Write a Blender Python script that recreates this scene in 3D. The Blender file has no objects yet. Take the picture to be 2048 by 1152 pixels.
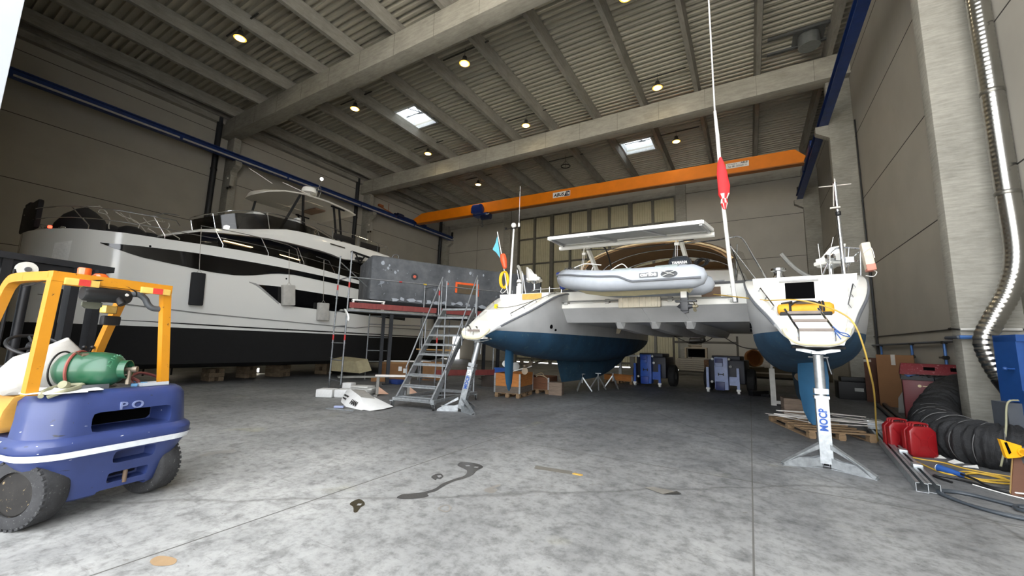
import bpy, bmesh, math, random
from mathutils import Vector, Matrix
random.seed(7)
scene = bpy.context.scene
col = scene.collection
R = math.radians

# ------------------------------------------------------------------ camera
def camera_matrix():
    y, p, r = R(30.68294489), R(8.08251396), R(-1.60763824)
    rz = Matrix.Rotation(y, 3, 'Z'); rx = Matrix.Rotation(p, 3, 'X')
    ry = Matrix.Rotation(r, 3, 'Y')
    m = rz @ rx @ ry                       # columns: right, forward, up
    right, fwd, up = m.col[0], m.col[1], m.col[2]
    m4 = Matrix((( right[0], up[0], -fwd[0], 0.0), (right[1], up[1], -fwd[1], 0.0), (right[2], up[2], -fwd[2], 1.6), (0, 0, 0, 1)))
    return m4
cd = bpy.data.cameras.new('camera'); cam = bpy.data.objects.new('camera', cd); col.objects.link(cam)
cam.matrix_world = camera_matrix()
cd.sensor_width = 36.0; cd.lens = 36.0 * 799.816 / 2048.0; cd.clip_start = 0.05; cd.clip_end = 400
scene.camera = cam

# ------------------------------------------------------------------ world, exposure
w = bpy.data.worlds.new('overcast_sky'); scene.world = w; w.use_nodes = True
bg = w.node_tree.nodes['Background']; bg.inputs[0].default_value = (0.93, 0.96, 1.0, 1); bg.inputs[1].default_value = 7.2
scene.view_settings.view_transform = 'Standard'; scene.view_settings.look = 'None'
scene.view_settings.gamma = 1.0; scene.view_settings.use_curve_mapping = False
scene.view_settings.exposure = 0.0

sd = bpy.data.lights.new('sun', 'SUN'); sd.energy = 110.0; sd.angle = R(1.0); sd.color = (1.0, 0.95, 0.88)
so_ = bpy.data.objects.new('sun', sd); col.objects.link(so_); so_.rotation_euler = (R(-38), R(6), 0)   # stands behind the hall, which shades the doorway

# ------------------------------------------------------------------ materials
MATS = {}
def lin(c):
    return tuple(((v / 255.0) / 12.92 if v / 255.0 <= 0.04045 else ((v / 255.0 + 0.055) / 1.055) ** 2.4) for v in c)
class NT:
    def __init__(s, name):
        s.m = bpy.data.materials.new(name); s.m.use_nodes = True
        s.t = s.m.node_tree; s.b = s.t.nodes['Principled BSDF']
    def n(s, typ, **kw):
        nd = s.t.nodes.new(typ)
        for k, v in kw.items(): setattr(nd, k, v)
        return nd
    def l(s, a, b): s.t.links.new(a, b)
    def coord(s, scale=(1, 1, 1), kind='Object'):
        tc = s.n('ShaderNodeTexCoord'); mp = s.n('ShaderNodeMapping'); mp.inputs['Scale'].default_value = scale
        s.l(tc.outputs[kind], mp.inputs['Vector']); return mp.outputs[0]
    def noise(s, vec, scale, detail=4, rough=0.55):
        nz = s.n('ShaderNodeTexNoise'); nz.inputs['Scale'].default_value = scale; nz.inputs['Detail'].default_value = detail
        nz.inputs['Roughness'].default_value = rough; s.l(vec, nz.inputs['Vector']); return nz.outputs[0]
    def ramp(s, fac, stops):
        r = s.n('ShaderNodeValToRGB'); e = r.color_ramp.elements
        while len(e) < len(stops): e.new(0.5)
        for i, (p, c) in enumerate(stops):
            e[i].position = p; e[i].color = (*c[:3], 1) if not isinstance(c, float) else (c, c, c, 1)
        s.l(fac, r.inputs[0]); return r.outputs[0]
    def mix(s, fac, a, b, mode='MIX'):
        mx = s.n('ShaderNodeMix', data_type='RGBA', blend_type=mode)
        for i, v in ((0, fac), (6, a), (7, b)):
            if isinstance(v, (int, float)): mx.inputs[i].default_value = v
            elif isinstance(v, (tuple, list)): mx.inputs[i].default_value = (*v[:3], 1)
            else: s.l(v, mx.inputs[i])
        return mx.outputs[2]
    def bump(s, h, strength=0.2, dist=0.01):
        b = s.n('ShaderNodeBump'); b.inputs['Strength'].default_value = strength; b.inputs['Distance'].default_value = dist
        s.l(h, b.inputs['Height']); s.l(b.outputs[0], s.b.inputs['Normal'])
def mat(name, rgb, rough=0.5, metal=0.0, var=0.12, scale=6.0, spots=None, spot_amt=0.6, bump=0.0, coat=0.0, stretch=(1, 1, 1), spec=0.5):
    """painted / plain surface: base colour with soft noise variation, optional worn spots (rgb) and bump"""
    if name in MATS: return MATS[name]
    t = NT(name); c = lin(rgb); v = t.coord(stretch)
    f = t.noise(v, scale, 5)
    lo = tuple(x * (1 - var) for x in c); hi = tuple(min(1, x * (1 + var)) for x in c)
    o = t.ramp(f, [(0.3, lo), (0.7, hi)])
    if spots is not None:
        f2 = t.noise(v, scale * 4.5, 6, 0.7)
        k = t.ramp(f2, [(spot_amt, 0.0), (min(1, spot_amt + 0.03), 1.0)])
        o = t.mix(k, o, lin(spots))
    t.l(o, t.b.inputs['Base Color'])
    t.b.inputs['Roughness'].default_value = rough; t.b.inputs['Metallic'].default_value = metal
    t.b.inputs['Specular IOR Level'].default_value = spec
    if coat: t.b.inputs['Coat Weight'].default_value = coat; t.b.inputs['Coat Roughness'].default_value = 0.08
    if bump: t.bump(t.noise(v, scale * 6, 4), bump, 0.01)
    MATS[name] = t.m; return t.m
def emit(name, rgb, strength):
    if name in MATS: return MATS[name]
    t = NT(name); t.b.inputs['Base Color'].default_value = (*lin(rgb), 1)
    t.b.inputs['Emission Color'].default_value = (*lin(rgb), 1); t.b.inputs['Emission Strength'].default_value = strength
    MATS[name] = t.m; return t.m
def translucent(name, rgb):
    if name in MATS: return MATS[name]
    t = NT(name); tr = t.n('ShaderNodeBsdfTranslucent'); tr.inputs[0].default_value = (*lin(rgb), 1)
    t.l(tr.outputs[0], t.t.nodes['Material Output'].inputs[0]); MATS[name] = t.m; return t.m
def glass(name, rgb, alpha, rough=0.03):
    if name in MATS: return MATS[name]
    t = NT(name); t.b.inputs['Base Color'].default_value = (*lin(rgb), 1); t.b.inputs['Roughness'].default_value = rough
    t.b.inputs['Alpha'].default_value = alpha; MATS[name] = t.m; return t.m

# ------------------------------------------------------------------ mesh builder
def V(*a): return Vector(a)
class MB:
    def __init__(s): s.bm = bmesh.new()
    def _add(s, verts, faces):
        vs = [s.bm.verts.new(v) for v in verts]
        for f in faces:
            try: s.bm.faces.new([vs[i] for i in f])
            except ValueError: pass
        return vs
    def box(s, c, d, rz=0.0, rx=0.0, ry=0.0, bev=0.0):
        m = Matrix.Translation(Vector(c)) @ Matrix.Rotation(rz, 4, 'Z') @ Matrix.Rotation(ry, 4, 'Y') @ Matrix.Rotation(rx, 4, 'X')
        r = bmesh.ops.create_cube(s.bm, size=1.0, matrix=m @ Matrix.Diagonal((d[0], d[1], d[2], 1)))
        if bev:
            es = list({e for v in r['verts'] for e in v.link_edges})
            bmesh.ops.bevel(s.bm, geom=es, offset=bev, segments=2, affect='EDGES', profile=0.6)
        return s
    def b2(s, lo, hi, bev=0.0):
        return s.box([(a + b) / 2 for a, b in zip(lo, hi)], [abs(b - a) for a, b in zip(lo, hi)], bev=bev)
    def beam(s, a, b, w, h, up=(0, 0, 1)):
        """rectangular bar from a to b; w across, h along up"""
        a, b = Vector(a), Vector(b); d = (b - a).normalized(); u = Vector(up)
        x = d.cross(u)
        if x.length < 1e-4: u = Vector((0, 1, 0)); x = d.cross(u)
        x.normalize(); u = x.cross(d).normalized()
        vs = []
        for p in (a, b):
            for sx, su in ((-1, -1), (1, -1), (1, 1), (-1, 1)): vs.append(p + x * sx * w / 2 + u * su * h / 2)
        s._add(vs, [(3, 2, 1, 0), (4, 5, 6, 7), (0, 1, 5, 4), (1, 2, 6, 5), (2, 3, 7, 6), (3, 0, 4, 7)]); return s
    def cyl(s, a, b, r, r2=None, n=12, cap=True):
        a, b = Vector(a), Vector(b); r2 = r if r2 is None else r2
        d = (b - a).normalized(); x = d.orthogonal().normalized(); y = d.cross(x)
        vs = [p + (x * math.cos(2 * math.pi * i / n) + y * math.sin(2 * math.pi * i / n)) * q for p, q in ((a, r), (b, r2)) for i in range(n)]
        fs = [(i, (i + 1) % n, n + (i + 1) % n, n + i) for i in range(n)]
        if cap: fs += [tuple(range(n))[::-1], tuple(range(n, 2 * n))]
        s._add(vs, fs); return s
    def tube(s, pts, r, n=8, closed=False):
        """round tube along points (radius number or list)"""
        P = [Vector(p) for p in pts]; m = len(P); rs = r if isinstance(r, (list, tuple)) else [r] * m
        rings = []; prev = None
        for i in range(m):
            if closed: d = P[(i + 1) % m] - P[i - 1]
            else: d = P[min(i + 1, m - 1)] - P[max(i - 1, 0)]
            d = d.normalized() if d.length > 1e-9 else Vector((0, 0, 1))
            x = d.orthogonal().normalized() if prev is None else (prev - d * prev.dot(d))
            if x.length < 1e-6: x = d.orthogonal()
            x.normalize(); prev = x; y = d.cross(x)
            rings.append([s.bm.verts.new(P[i] + (x * math.cos(2 * math.pi * k / n) + y * math.sin(2 * math.pi * k / n)) * rs[i]) for k in range(n)])
        for i in range(m if closed else m - 1):
            a, b = rings[i], rings[(i + 1) % m]
            for k in range(n): s.bm.faces.new((a[k], a[(k + 1) % n], b[(k + 1) % n], b[k]))
        if not closed:
            s.bm.faces.new(rings[0][::-1]); s.bm.faces.new(rings[-1])
        return s
    def lathe(s, prof, o=(0, 0, 0), ax=(0, 0, 1), n=20):
        """profile [(radius, along)] about axis ax at o"""
        o = Vector(o); d = Vector(ax).normalized(); x = d.orthogonal().normalized(); y = d.cross(x); rings = []
        for r, z in prof:
            if r < 1e-5: rings.append([s.bm.verts.new(o + d * z)])
            else: rings.append([s.bm.verts.new(o + d * z + (x * math.cos(2 * math.pi * k / n) + y * math.sin(2 * math.pi * k / n)) * r) for k in range(n)])
        for a, b in zip(rings, rings[1:]):
            for k in range(n):
                k2 = (k + 1) % n
                f = [a[k % len(a)], a[k2 % len(a)], b[k2 % len(b)], b[k % len(b)]]
                f = [v for i, v in enumerate(f) if v not in f[:i]]
                if len(f) > 2: s.bm.faces.new(f)
        for rg, rev in ((rings[0], True), (rings[-1], False)):
            if len(rg) > 2: s.bm.faces.new(rg[::-1] if rev else rg)
        return s
    def loft(s, secs, closed=True, caps=True):
        """rings of equal length joined in order; closed = each ring is a loop"""
        rings = [[s.bm.verts.new(p) for p in sc] for sc in secs]; n = len(rings[0])
        for a, b in zip(rings, rings[1:]):
            for k in range(n if closed else n - 1):
                k2 = (k + 1) % n
                try: s.bm.faces.new((a[k], a[k2], b[k2], b[k]))
                except ValueError: pass
        if caps and closed:
            for rg in (rings[0][::-1], rings[-1]):
                try: s.bm.faces.new(rg)
                except ValueError: pass
        return s
    def prism(s, poly, ext):
        """polygon (3D points) extruded by vector ext"""
        e = Vector(ext); n = len(poly); P = [Vector(p) for p in poly]
        s._add(P + [p + e for p in P], [tuple(range(n))[::-1], tuple(range(n, 2 * n))] + [(i, (i + 1) % n, n + (i + 1) % n, n + i) for i in range(n)]); return s
    def sphere(s, c, r, seg=16, sc=(1, 1, 1)):
        bmesh.ops.create_uvsphere(s.bm, u_segments=seg, v_segments=max(6, seg // 2), radius=1.0,
            matrix=Matrix.Translation(Vector(c)) @ Matrix.Diagonal((r * sc[0], r * sc[1], r * sc[2], 1))); return s
    def quad(s, *p): s._add(p, [tuple(range(len(p)))]); return s
    def xf(s, m): bmesh.ops.transform(s.bm, matrix=m, verts=s.bm.verts[:]); return s
    def bevel(s, w, seg=2, ang=30):
        bmesh.ops.remove_doubles(s.bm, verts=s.bm.verts[:], dist=1e-5)
        bmesh.ops.recalc_face_normals(s.bm, faces=s.bm.faces[:])
        es = [e for e in s.bm.edges if len(e.link_faces) == 2 and e.calc_face_angle(0) > R(ang)]
        bmesh.ops.bevel(s.bm, geom=es, offset=w, segments=seg, affect='EDGES', profile=0.55); return s
    def build(s, name, material, parent=None, smooth=None, loc=None, recalc=True):
        if recalc: bmesh.ops.recalc_face_normals(s.bm, faces=s.bm.faces[:])
        me = bpy.data.meshes.new(name); s.bm.to_mesh(me); s.bm.free()
        if material is not None:
            for mm in (material if isinstance(material, (list, tuple)) else [material]): me.materials.append(mm)
        if smooth is None: smooth = 40
        if smooth:
            for p in me.polygons: p.use_smooth = True
            me.set_sharp_from_angle(angle=R(smooth))
        o = bpy.data.objects.new(name, me); col.objects.link(o)
        if parent is not None: o.parent = parent
        if loc is not None: o.location = loc
        return o
def tag(o, label, cat, group=None, kind=None):
    o['label'] = label; o['category'] = cat
    if group: o['group'] = group
    if kind: o['kind'] = kind
    return o
def thing(name, label, cat, loc=(0, 0, 0), rz=0.0, group=None, rot=None):
    o = bpy.data.objects.new(name, None); col.objects.link(o); o.empty_display_size = 0.2
    o.location = loc; o.rotation_euler = rot if rot else (0, 0, rz); return tag(o, label, cat, group)
def struct(o): o['kind'] = 'structure'; return o
def copy_thing(root, loc, rz, label, group=None):
    r = root.copy(); col.objects.link(r); r.location = loc; r.rotation_euler = (0, 0, rz); r['label'] = label
    if group: r['group'] = group
    for ch in list(root.children):
        c = ch.copy(); col.objects.link(c); c.parent = r
        for g in list(ch.children):
            d = g.copy(); col.objects.link(d); d.parent = c
    return r
def text_mesh(body, name, material, parent, size, origin, xdir, ydir, depth=0.004, bold=0.0, align='CENTER', shear=0.0, loc_matrix=None, font=None, spacing=1.0, xscale=1.0):
    cu = bpy.data.curves.new('t', 'FONT'); cu.body = body; cu.size = size; cu.extrude = depth / 2; cu.offset = bold
    cu.align_x = align; cu.align_y = 'CENTER'; cu.shear = shear; cu.resolution_u = 3; cu.space_character = spacing
    ob = bpy.data.objects.new('t', cu); col.objects.link(ob); bpy.context.view_layer.update()
    me = bpy.data.meshes.new_from_object(ob.evaluated_get(bpy.context.evaluated_depsgraph_get()))
    bpy.data.objects.remove(ob); bpy.data.curves.remove(cu)
    x = Vector(xdir).normalized(); y = Vector(ydir).normalized(); z = x.cross(y); x = x * xscale
    m = Matrix(((x[0], y[0], z[0], origin[0]), (x[1], y[1], z[1], origin[1]), (x[2], y[2], z[2], origin[2]), (0, 0, 0, 1)))
    me.transform(m); me.name = name; me.materials.clear(); me.materials.append(material)
    o = bpy.data.objects.new(name, me); col.objects.link(o)
    if parent is not None: o.parent = parent
    return o
def lerp(a, b, t): return a + (b - a) * t
def pw(x, pts):
    """piecewise linear y(x)"""
    if x <= pts[0][0]: return pts[0][1]
    for (a, b), (c, d) in zip(pts, pts[1:]):
        if x <= c: return lerp(b, d, (x - a) / (c - a))
    return pts[-1][1]
def sm(x, pts):
    """smooth (monotone-ish Catmull-Rom) y(x)"""
    if x <= pts[0][0]: return pts[0][1]
    if x >= pts[-1][0]: return pts[-1][1]
    for i in range(len(pts) - 1):
        if x <= pts[i + 1][0]:
            x0, y0 = pts[i]; x1, y1 = pts[i + 1]; h = x1 - x0; t = (x - x0) / h
            def slope(j):
                if j <= 0: return (pts[1][1] - pts[0][1]) / (pts[1][0] - pts[0][0])
                if j >= len(pts) - 1: return (pts[-1][1] - pts[-2][1]) / (pts[-1][0] - pts[-2][0])
                return (pts[j + 1][1] - pts[j - 1][1]) / (pts[j + 1][0] - pts[j - 1][0])
            m0, m1 = slope(i) * h, slope(i + 1) * h
            return (2*t**3 - 3*t*t + 1) * y0 + (t**3 - 2*t*t + t) * m0 + (-2*t**3 + 3*t*t) * y1 + (t**3 - t*t) * m1
def curve(pts, n=6):
    """Catmull-Rom through 3D points"""
    P = [Vector(p) for p in pts]; out = []
    for i in range(len(P) - 1):
        p0, p1, p2, p3 = P[max(i - 1, 0)], P[i], P[i + 1], P[min(i + 2, len(P) - 1)]
        for k in range(n):
            t = k / n
            out.append(0.5 * ((2 * p1) + (p2 - p0) * t + (2 * p0 - 5 * p1 + 4 * p2 - p3) * t * t + (3 * p1 - p0 - 3 * p2 + p3) * t ** 3))
    out.append(P[-1]); return out
# ------------------------------------------------------------------ building materials
def m_floor():
    t = NT('floor_concrete'); v = t.coord()
    big = t.noise(v, 0.22, 6, 0.62); mid = t.noise(t.coord((1.0, 0.45, 1)), 1.5, 8, 0.68); fine = t.noise(v, 14, 6, 0.7)
    c = t.ramp(big, [(0.30, lin((140, 140, 138))), (0.48, lin((172, 171, 168))), (0.68, lin((196, 195, 191)))])
    c2 = t.ramp(mid, [(0.30, lin((118, 118, 117))), (0.47, lin((188, 187, 184))), (0.7, lin((208, 207, 203)))])
    c = t.mix(0.55, c, c2, 'MULTIPLY')
    c = t.mix(1.0, c, (0.92, 0.93, 0.945), 'MULTIPLY')
    k = t.ramp(fine, [(0.33, 0.45), (0.52, 1.0)])
    c = t.mix(0.55, c, k, 'MULTIPLY')
    k = t.ramp(t.noise(v, 5.0, 8, 0.72), [(0.36, 0.55), (0.5, 1.0), (0.66, 1.18)])
    c = t.mix(0.8, c, k, 'MULTIPLY')
    yl = t.ramp(t.noise(v, 1.1, 3, 0.5), [(0.66, 0.0), (0.74, 1.0)])
    c = t.mix(t.mix(1.0, yl, (0.25, 0.25, 0.25), 'MULTIPLY'), c, lin((170, 165, 128)))
    # worn tyre-darkened lane and rusty specks
    sp = t.noise(v, 3.2, 8, 0.75); spk = t.ramp(sp, [(0.63, 0.0), (0.68, 1.0)])
    c = t.mix(t.mix(1.0, spk, (0.55, 0.55, 0.55), 'MULTIPLY'), c, lin((92, 84, 72)))
    sp3 = t.noise(t.coord((0.7, 1.6, 1)), 9.0, 6, 0.7); s3 = t.ramp(sp3, [(0.655, 0.0), (0.69, 1.0)])
    c = t.mix(t.mix(1.0, s3, (0.6, 0.6, 0.6), 'MULTIPLY'), c, lin((84, 80, 74)))
    st = t.noise(t.coord((0.6, 5.0, 1.0)), 2.6, 7, 0.7); stk = t.ramp(st, [(0.60, 0.0), (0.66, 1.0)])
    c = t.mix(t.mix(1.0, stk, (0.4, 0.4, 0.4), 'MULTIPLY'), c, lin((100, 99, 97)))
    wk = t.n('ShaderNodeTexVoronoi', feature='DISTANCE_TO_EDGE'); wk.inputs['Scale'].default_value = 0.11
    wv = t.n('ShaderNodeMix', data_type='RGBA', blend_type='ADD'); wv.inputs[0].default_value = 0.35
    t.l(v, wv.inputs[6]); nz = t.n('ShaderNodeTexNoise'); nz.inputs['Scale'].default_value = 1.2; nz.inputs['Detail'].default_value = 6; t.l(v, nz.inputs['Vector'])
    t.l(nz.outputs['Color'], wv.inputs[7]); t.l(wv.outputs[2], wk.inputs['Vector'])
    crack = t.ramp(wk.outputs['Distance'], [(0.0, 1.0), (0.00045, 0.0)])
    c = t.mix(t.mix(1.0, crack, (0.45, 0.45, 0.45), 'MULTIPLY'), c, lin((70, 68, 64)))
    # daylight falloff painted in: slab darkens inward from the doorway, patchy with tyre marks
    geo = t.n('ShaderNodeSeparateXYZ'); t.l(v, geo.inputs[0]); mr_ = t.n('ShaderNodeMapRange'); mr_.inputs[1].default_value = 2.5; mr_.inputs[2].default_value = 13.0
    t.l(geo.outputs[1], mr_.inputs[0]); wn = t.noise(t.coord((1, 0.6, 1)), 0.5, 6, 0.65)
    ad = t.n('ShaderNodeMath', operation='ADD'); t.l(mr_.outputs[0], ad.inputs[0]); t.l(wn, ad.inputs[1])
    falloff = t.ramp(ad.outputs[0], [(0.45, 0.0), (1.25, 1.0)])
    c = t.mix(falloff, c, t.mix(1.0, c, (0.50, 0.51, 0.535), 'MULTIPLY'))
    t.l(c, t.b.inputs['Base Color']); t.b.inputs['Specular IOR Level'].default_value = 0.3
    rr = t.ramp(mid, [(0.3, 0.45), (0.6, 0.75)]); t.l(rr, t.b.inputs['Roughness'])
    t.bump(fine, 0.15, 0.004)
    return t.m
def m_concrete(name, a, b, streak=(1.2, 1.2, 5), rough=0.9):
    t = NT(name); v = t.coord(); s = t.coord(streak)
    n1 = t.noise(v, 0.8, 8, 0.65); n2 = t.noise(s, 3.0, 6, 0.7)
    c = t.mix(0.5, t.ramp(n1, [(0.3, lin(a)), (0.7, lin(b))]), t.ramp(n2, [(0.3, lin(a)), (0.65, lin(b))]))
    h = t.noise(v, 30, 3); hk = t.ramp(h, [(0.70, 0.0), (0.74, 1.0)])
    c = t.mix(t.mix(1.0, hk, (0.5, 0.5, 0.5), 'MULTIPLY'), c, lin(tuple(x * 0.6 for x in a)))
    t.l(c, t.b.inputs['Base Color']); t.b.inputs['Roughness'].default_value = rough
    t.bump(n2, 0.25, 0.01); return t.m
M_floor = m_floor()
M_conc = m_concrete('beam_concrete', (130, 127, 117), (176, 173, 162), (0.6, 3, 3))
M_colm = m_concrete('column_concrete', (116, 114, 106), (168, 165, 155), (1.0, 1.0, 7.0))
M_purl = m_concrete('purlin_concrete', (118, 115, 108), (160, 157, 148), (3, 0.6, 3))
M_wall = mat('wall_panel', (166, 162, 152), 0.85, var=0.06, scale=0.7, bump=0.05)
M_joint = mat('panel_joint', (52, 50, 47), 0.9)
M_deck = mat('roof_deck', (188, 184, 170), 0.45, 0.2, var=0.08, scale=1.2, stretch=(0.3, 2, 1))
M_steel = mat('grey_steel', (110, 112, 114), 0.45, 0.7, var=0.12)
M_galv = mat('galvanised_steel', (168, 172, 174), 0.42, 0.75, var=0.22, scale=14, bump=0.03)
M_alu = mat('aluminium', (196, 198, 200), 0.32, 0.85, var=0.08)
M_chrome = mat('polished_steel', (214, 216, 220), 0.12, 1.0, var=0.04)
M_black = mat('black_plastic', (20, 20, 21), 0.45, var=0.2)
M_rubber = mat('rubber', (30, 30, 30), 0.85, var=0.25, scale=12, bump=0.1)
M_white = mat('white_paint', (232, 231, 226), 0.35, var=0.03)
M_blue = mat('blue_steel', (22, 52, 112), 0.4, 0.1, var=0.18, scale=3)
M_pipe = mat('dark_pipe', (44, 46, 50), 0.5, 0.3, var=0.15)
M_orange = mat('crane_orange', (228, 126, 8), 0.45, var=0.06, scale=2)
M_door = mat('door_sheet', (176, 170, 142), 0.6, 0.1, var=0.07, scale=2)

XL, XR, YB, YF, ZC = -28.9, 4.58, 33.5, 0.40, 16.1
# ------------------------------------------------------------------ setting
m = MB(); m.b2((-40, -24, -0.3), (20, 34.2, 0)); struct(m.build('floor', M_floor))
m = MB(); m.b2((-90, -110, -0.3), (90, -24, 0)); struct(m.build('ground', mat('yard_concrete', (176, 172, 164), 0.9, var=0.1, scale=0.3)))
m = MB()
for x0, x1 in ((-3.86, -3.845), (-0.06, -0.045), (2.9, 2.912), (-11.3, -11.288)): m.b2((x0, -4, 0.0004), (x1, YB, 0.0012))
for y0 in (6.05, 17.2, 28.3): m.b2((XL, y0, 0.0004), (XR, y0 + 0.014, 0.0012))
struct(m.build('trim_1', mat('floor_joint', (92, 90, 86), 0.9), smooth=0))
m = MB(); m.b2((XL - 0.3, YF, -0.05), (XL, YB + 0.3, 16.6)); struct(m.build('wall_left', M_wall))
m = MB(); m.b2((XR, -0.5, -0.05), (XR + 0.3, YB + 0.3, 16.6)); struct(m.build('wall_right', M_wall))
m = MB()
for lo, hi in (((XL, YB, -0.05), (-27.0, YB + 0.3, 16.6)), ((-26.0, YB, -0.05), (-19.3, YB + 0.3, 16.6)), ((-27.0, YB, 2.35), (-26.0, YB + 0.3, 16.6)), ((-4.6, YB, -0.05), (XR, YB + 0.3, 16.6)), ((-19.3, YB, 14.0), (-4.6, YB + 0.3, 16.6))): m.b2(lo, hi)
struct(m.build('wall_back', M_wall))
m = MB()
m.b2((XL, YF, -0.05), (-8.0, YF + 0.3, 16.6)); m.b2((-8.0, YF, 14.0), (XR, YF + 0.3, 16.6)); m.b2((XR, -0.5, 0), (XR + 0.3, YF, 16.6))
struct(m.build('wall_front', M_wall))
m = MB()
for z in (5.28, 8.33, 11.38, 14.45):
    m.b2((XR - 0.004, 0.5, z), (XR + 0.01, YB, z + 0.03)); m.b2((XL - 0.01, YF + 0.3, z + 0.2), (XL + 0.004, YB, z + 0.23))
    for x0, x1 in ((XL, -19.3), (-4.6, XR)): m.b2((x0, YB - 0.004, z - 0.05), (x1, YB + 0.01, z - 0.02))
for x in (-24.3,): m.b2((x, YB - 0.004, 0), (x + 0.03, YB + 0.01, 16))
struct(m.build('trim_2', M_joint, smooth=0))
# open door leaf at the left of the doorway, seen from its bright outer side
m = MB(); m.b2((-8.14, -5.0, 0.02), (-8.0, 0.72, 13.9), bev=0.01)
for z in (3.1, 6.2, 9.3): m.b2((-8.0, -5.0, z), (-7.992, 0.72, z + 0.02))
struct(m.build('door_2', mat('white_door_leaf', (168, 173, 178), 0.5, var=0.03, scale=1)))
# roof deck: trapezoidal sheet running across the bays, one skylight opening each
def roof():
    m = MB(); p = 0.33; prof = ((0.0, 0.0), (0.13, 0.0), (0.16, 0.17), (0.30, 0.17), (0.33, 0.0))
    sky = ((-19.2, -17.2, 16.5, 18.55), (-7.3, -5.25, 27.0, 28.8))
    n = int((YB + 0.3 - YF) / p) + 1
    for i in range(n):
        y = YF + i * p
        for (a, za), (b, zb) in zip(prof, prof[1:]):
            cuts = [(XL, XR)]
            for sx0, sx1, sy0, sy1 in sky:
                if sy0 < y + (a + b) / 2 < sy1:
                    cuts = [c for x0, x1 in cuts for c in ((x0, sx0), (sx1, x1)) if c[1] - c[0] > 0.01]
            for x0, x1 in cuts: m.quad((x0, y + a, ZC + za), (x1, y + a, ZC + za), (x1, y + b, ZC + zb), (x0, y + b, ZC + zb))
    m.b2((XL, YF, ZC + 0.19), (XR, sky[0][2], ZC + 0.3)); m.b2((XL, sky[0][3], ZC + 0.19), (XR, sky[1][2], ZC + 0.3))
    m.b2((XL, sky[1][3], ZC + 0.19), (XR, YB + 0.3, ZC + 0.3))
    for k in (0, 1):
        m.b2((XL, sky[k][2], ZC + 0.19), (sky[k][0], sky[k][3], ZC + 0.3)); m.b2((sky[k][1], sky[k][2], ZC + 0.19), (XR, sky[k][3], ZC + 0.3))
    struct(m.build('ceiling', M_deck, smooth=0, recalc=False))
    for i, (x0, x1, y0, y1) in enumerate(sky):
        f = MB()
        for lo, hi in (((x0 - 0.1, y0 - 0.1, ZC - 0.05), (x0, y1 + 0.1, ZC + 0.75)), ((x1, y0 - 0.1, ZC - 0.05), (x1 + 0.1, y1 + 0.1, ZC + 0.75)), ((x0, y0 - 0.1, ZC - 0.05), (x1, y0, ZC + 0.75)), ((x0, y1, ZC - 0.05), (x1, y1 + 0.1, ZC + 0.75))): f.b2(lo, hi)
        fo = struct(f.build('window_%d' % (i + 1), mat('skylight_curb', (214, 216, 216), 0.5)))
        g = MB(); g.b2((x0, y0, ZC + 0.70), (x1, y1, ZC + 0.73)); g.build('dome_pane', translucent('skylight_plastic', (150, 154, 158)), fo)
        g = MB(); xm = (x0 + x1) / 2; ym = (y0 + y1) / 2
        g.beam((x0, ym + 0.3, ZC + 0.5), (x1, ym + 0.3, ZC + 0.5), 0.05, 0.05); g.beam((xm - 0.5, y0 + 0.1, ZC + 0.5), (xm + 0.25, ym + 0.3, ZC + 0.5), 0.04, 0.04)
        g.beam((xm + 0.6, y0 + 0.1, ZC + 0.5), (xm + 0.2, ym + 0.3, ZC + 0.5), 0.04, 0.04); g.cyl((xm, ym + 0.25, ZC + 0.45), (xm + 0.4, ym + 0.6, ZC + 0.6), 0.04)
        g.build('opener', M_steel, fo)
roof()
for k, (y0, y1) in enumerate(((11.2, 12.0), (22.05, 22.85))):
    m = MB(); n = 0
    m.b2((XL, y0, 14.35), (XR, y1, 15.45), bev=0.03)
    struct(m.build('roof_beam', M_conc))
    m = MB()
    for i in range(14):
        x = XL + 1.6 + i * 2.35; m.b2((x, y0 - 0.004, 14.36), (x + 0.012, y1 + 0.004, 15.44))
    struct(m.build('trim_3', mat('beam_crack', (96, 93, 86), 0.9), smooth=0))
for i in range(12):
    x = -27.55 + i * 2.857
    m = MB(); m.prism([(x - 0.17, YF, 16.08), (x + 0.17, YF, 16.08), (x + 0.10, YF, 15.46), (x - 0.10, YF, 15.46)], (0, YB - YF, 0))
    struct(m.build('purlin', M_purl, smooth=0))
m = MB(); m.b2((XL, YF, 15.2), (XL + 0.35, YB, 16.1)); m.b2((XL + 0.35, YF, 15.55), (XL + 0.5, YB, 15.65)); struct(m.build('trim_4', M_purl))
# columns with crane corbels
def column(x, side, y, corb=True, d=0.42, wdt=0.9):
    m = MB(); s = 1 if side == 'l' else -1     # s: direction into the hall
    x2 = x + s * wdt; m.b2((min(x, x2), y, -0.02), (max(x, x2), y + d, 14.36), bev=0.035)
    if corb:
        xc = x2 + s * 0.5; zt = 12.7 if side == 'l' else 12.22
        m.prism([(x2 - s * 0.04, y + 0.02, zt - 0.65), (x2 - s * 0.04, y + 0.02, zt), (xc, y + 0.02, zt), (xc, y + 0.02, zt - 0.3)], (0, d - 0.04, 0))
    struct(m.build('column', M_colm))
for y in (11.6, 22.45): column(XR, 'r', y); column(XL, 'l', y)
column(XR, 'r', YB - 0.42); column(XL, 'l', YB - 0.42)
for x0, x1, dd in ((-20.85, -20.05, 0.35), (-20.05, -19.3, 0.15), (-4.6, -3.85, 0.3)):
    m = MB(); m.b2((x0, YB - dd, 0), (x1, YB + 0.1, 15.5), bev=0.02); struct(m.build('column', M_colm))
m = MB(); m.b2((XL, YB - 0.12, 14.0), (XR, YB, 14.5)); struct(m.build('roof_beam', M_conc))
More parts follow.
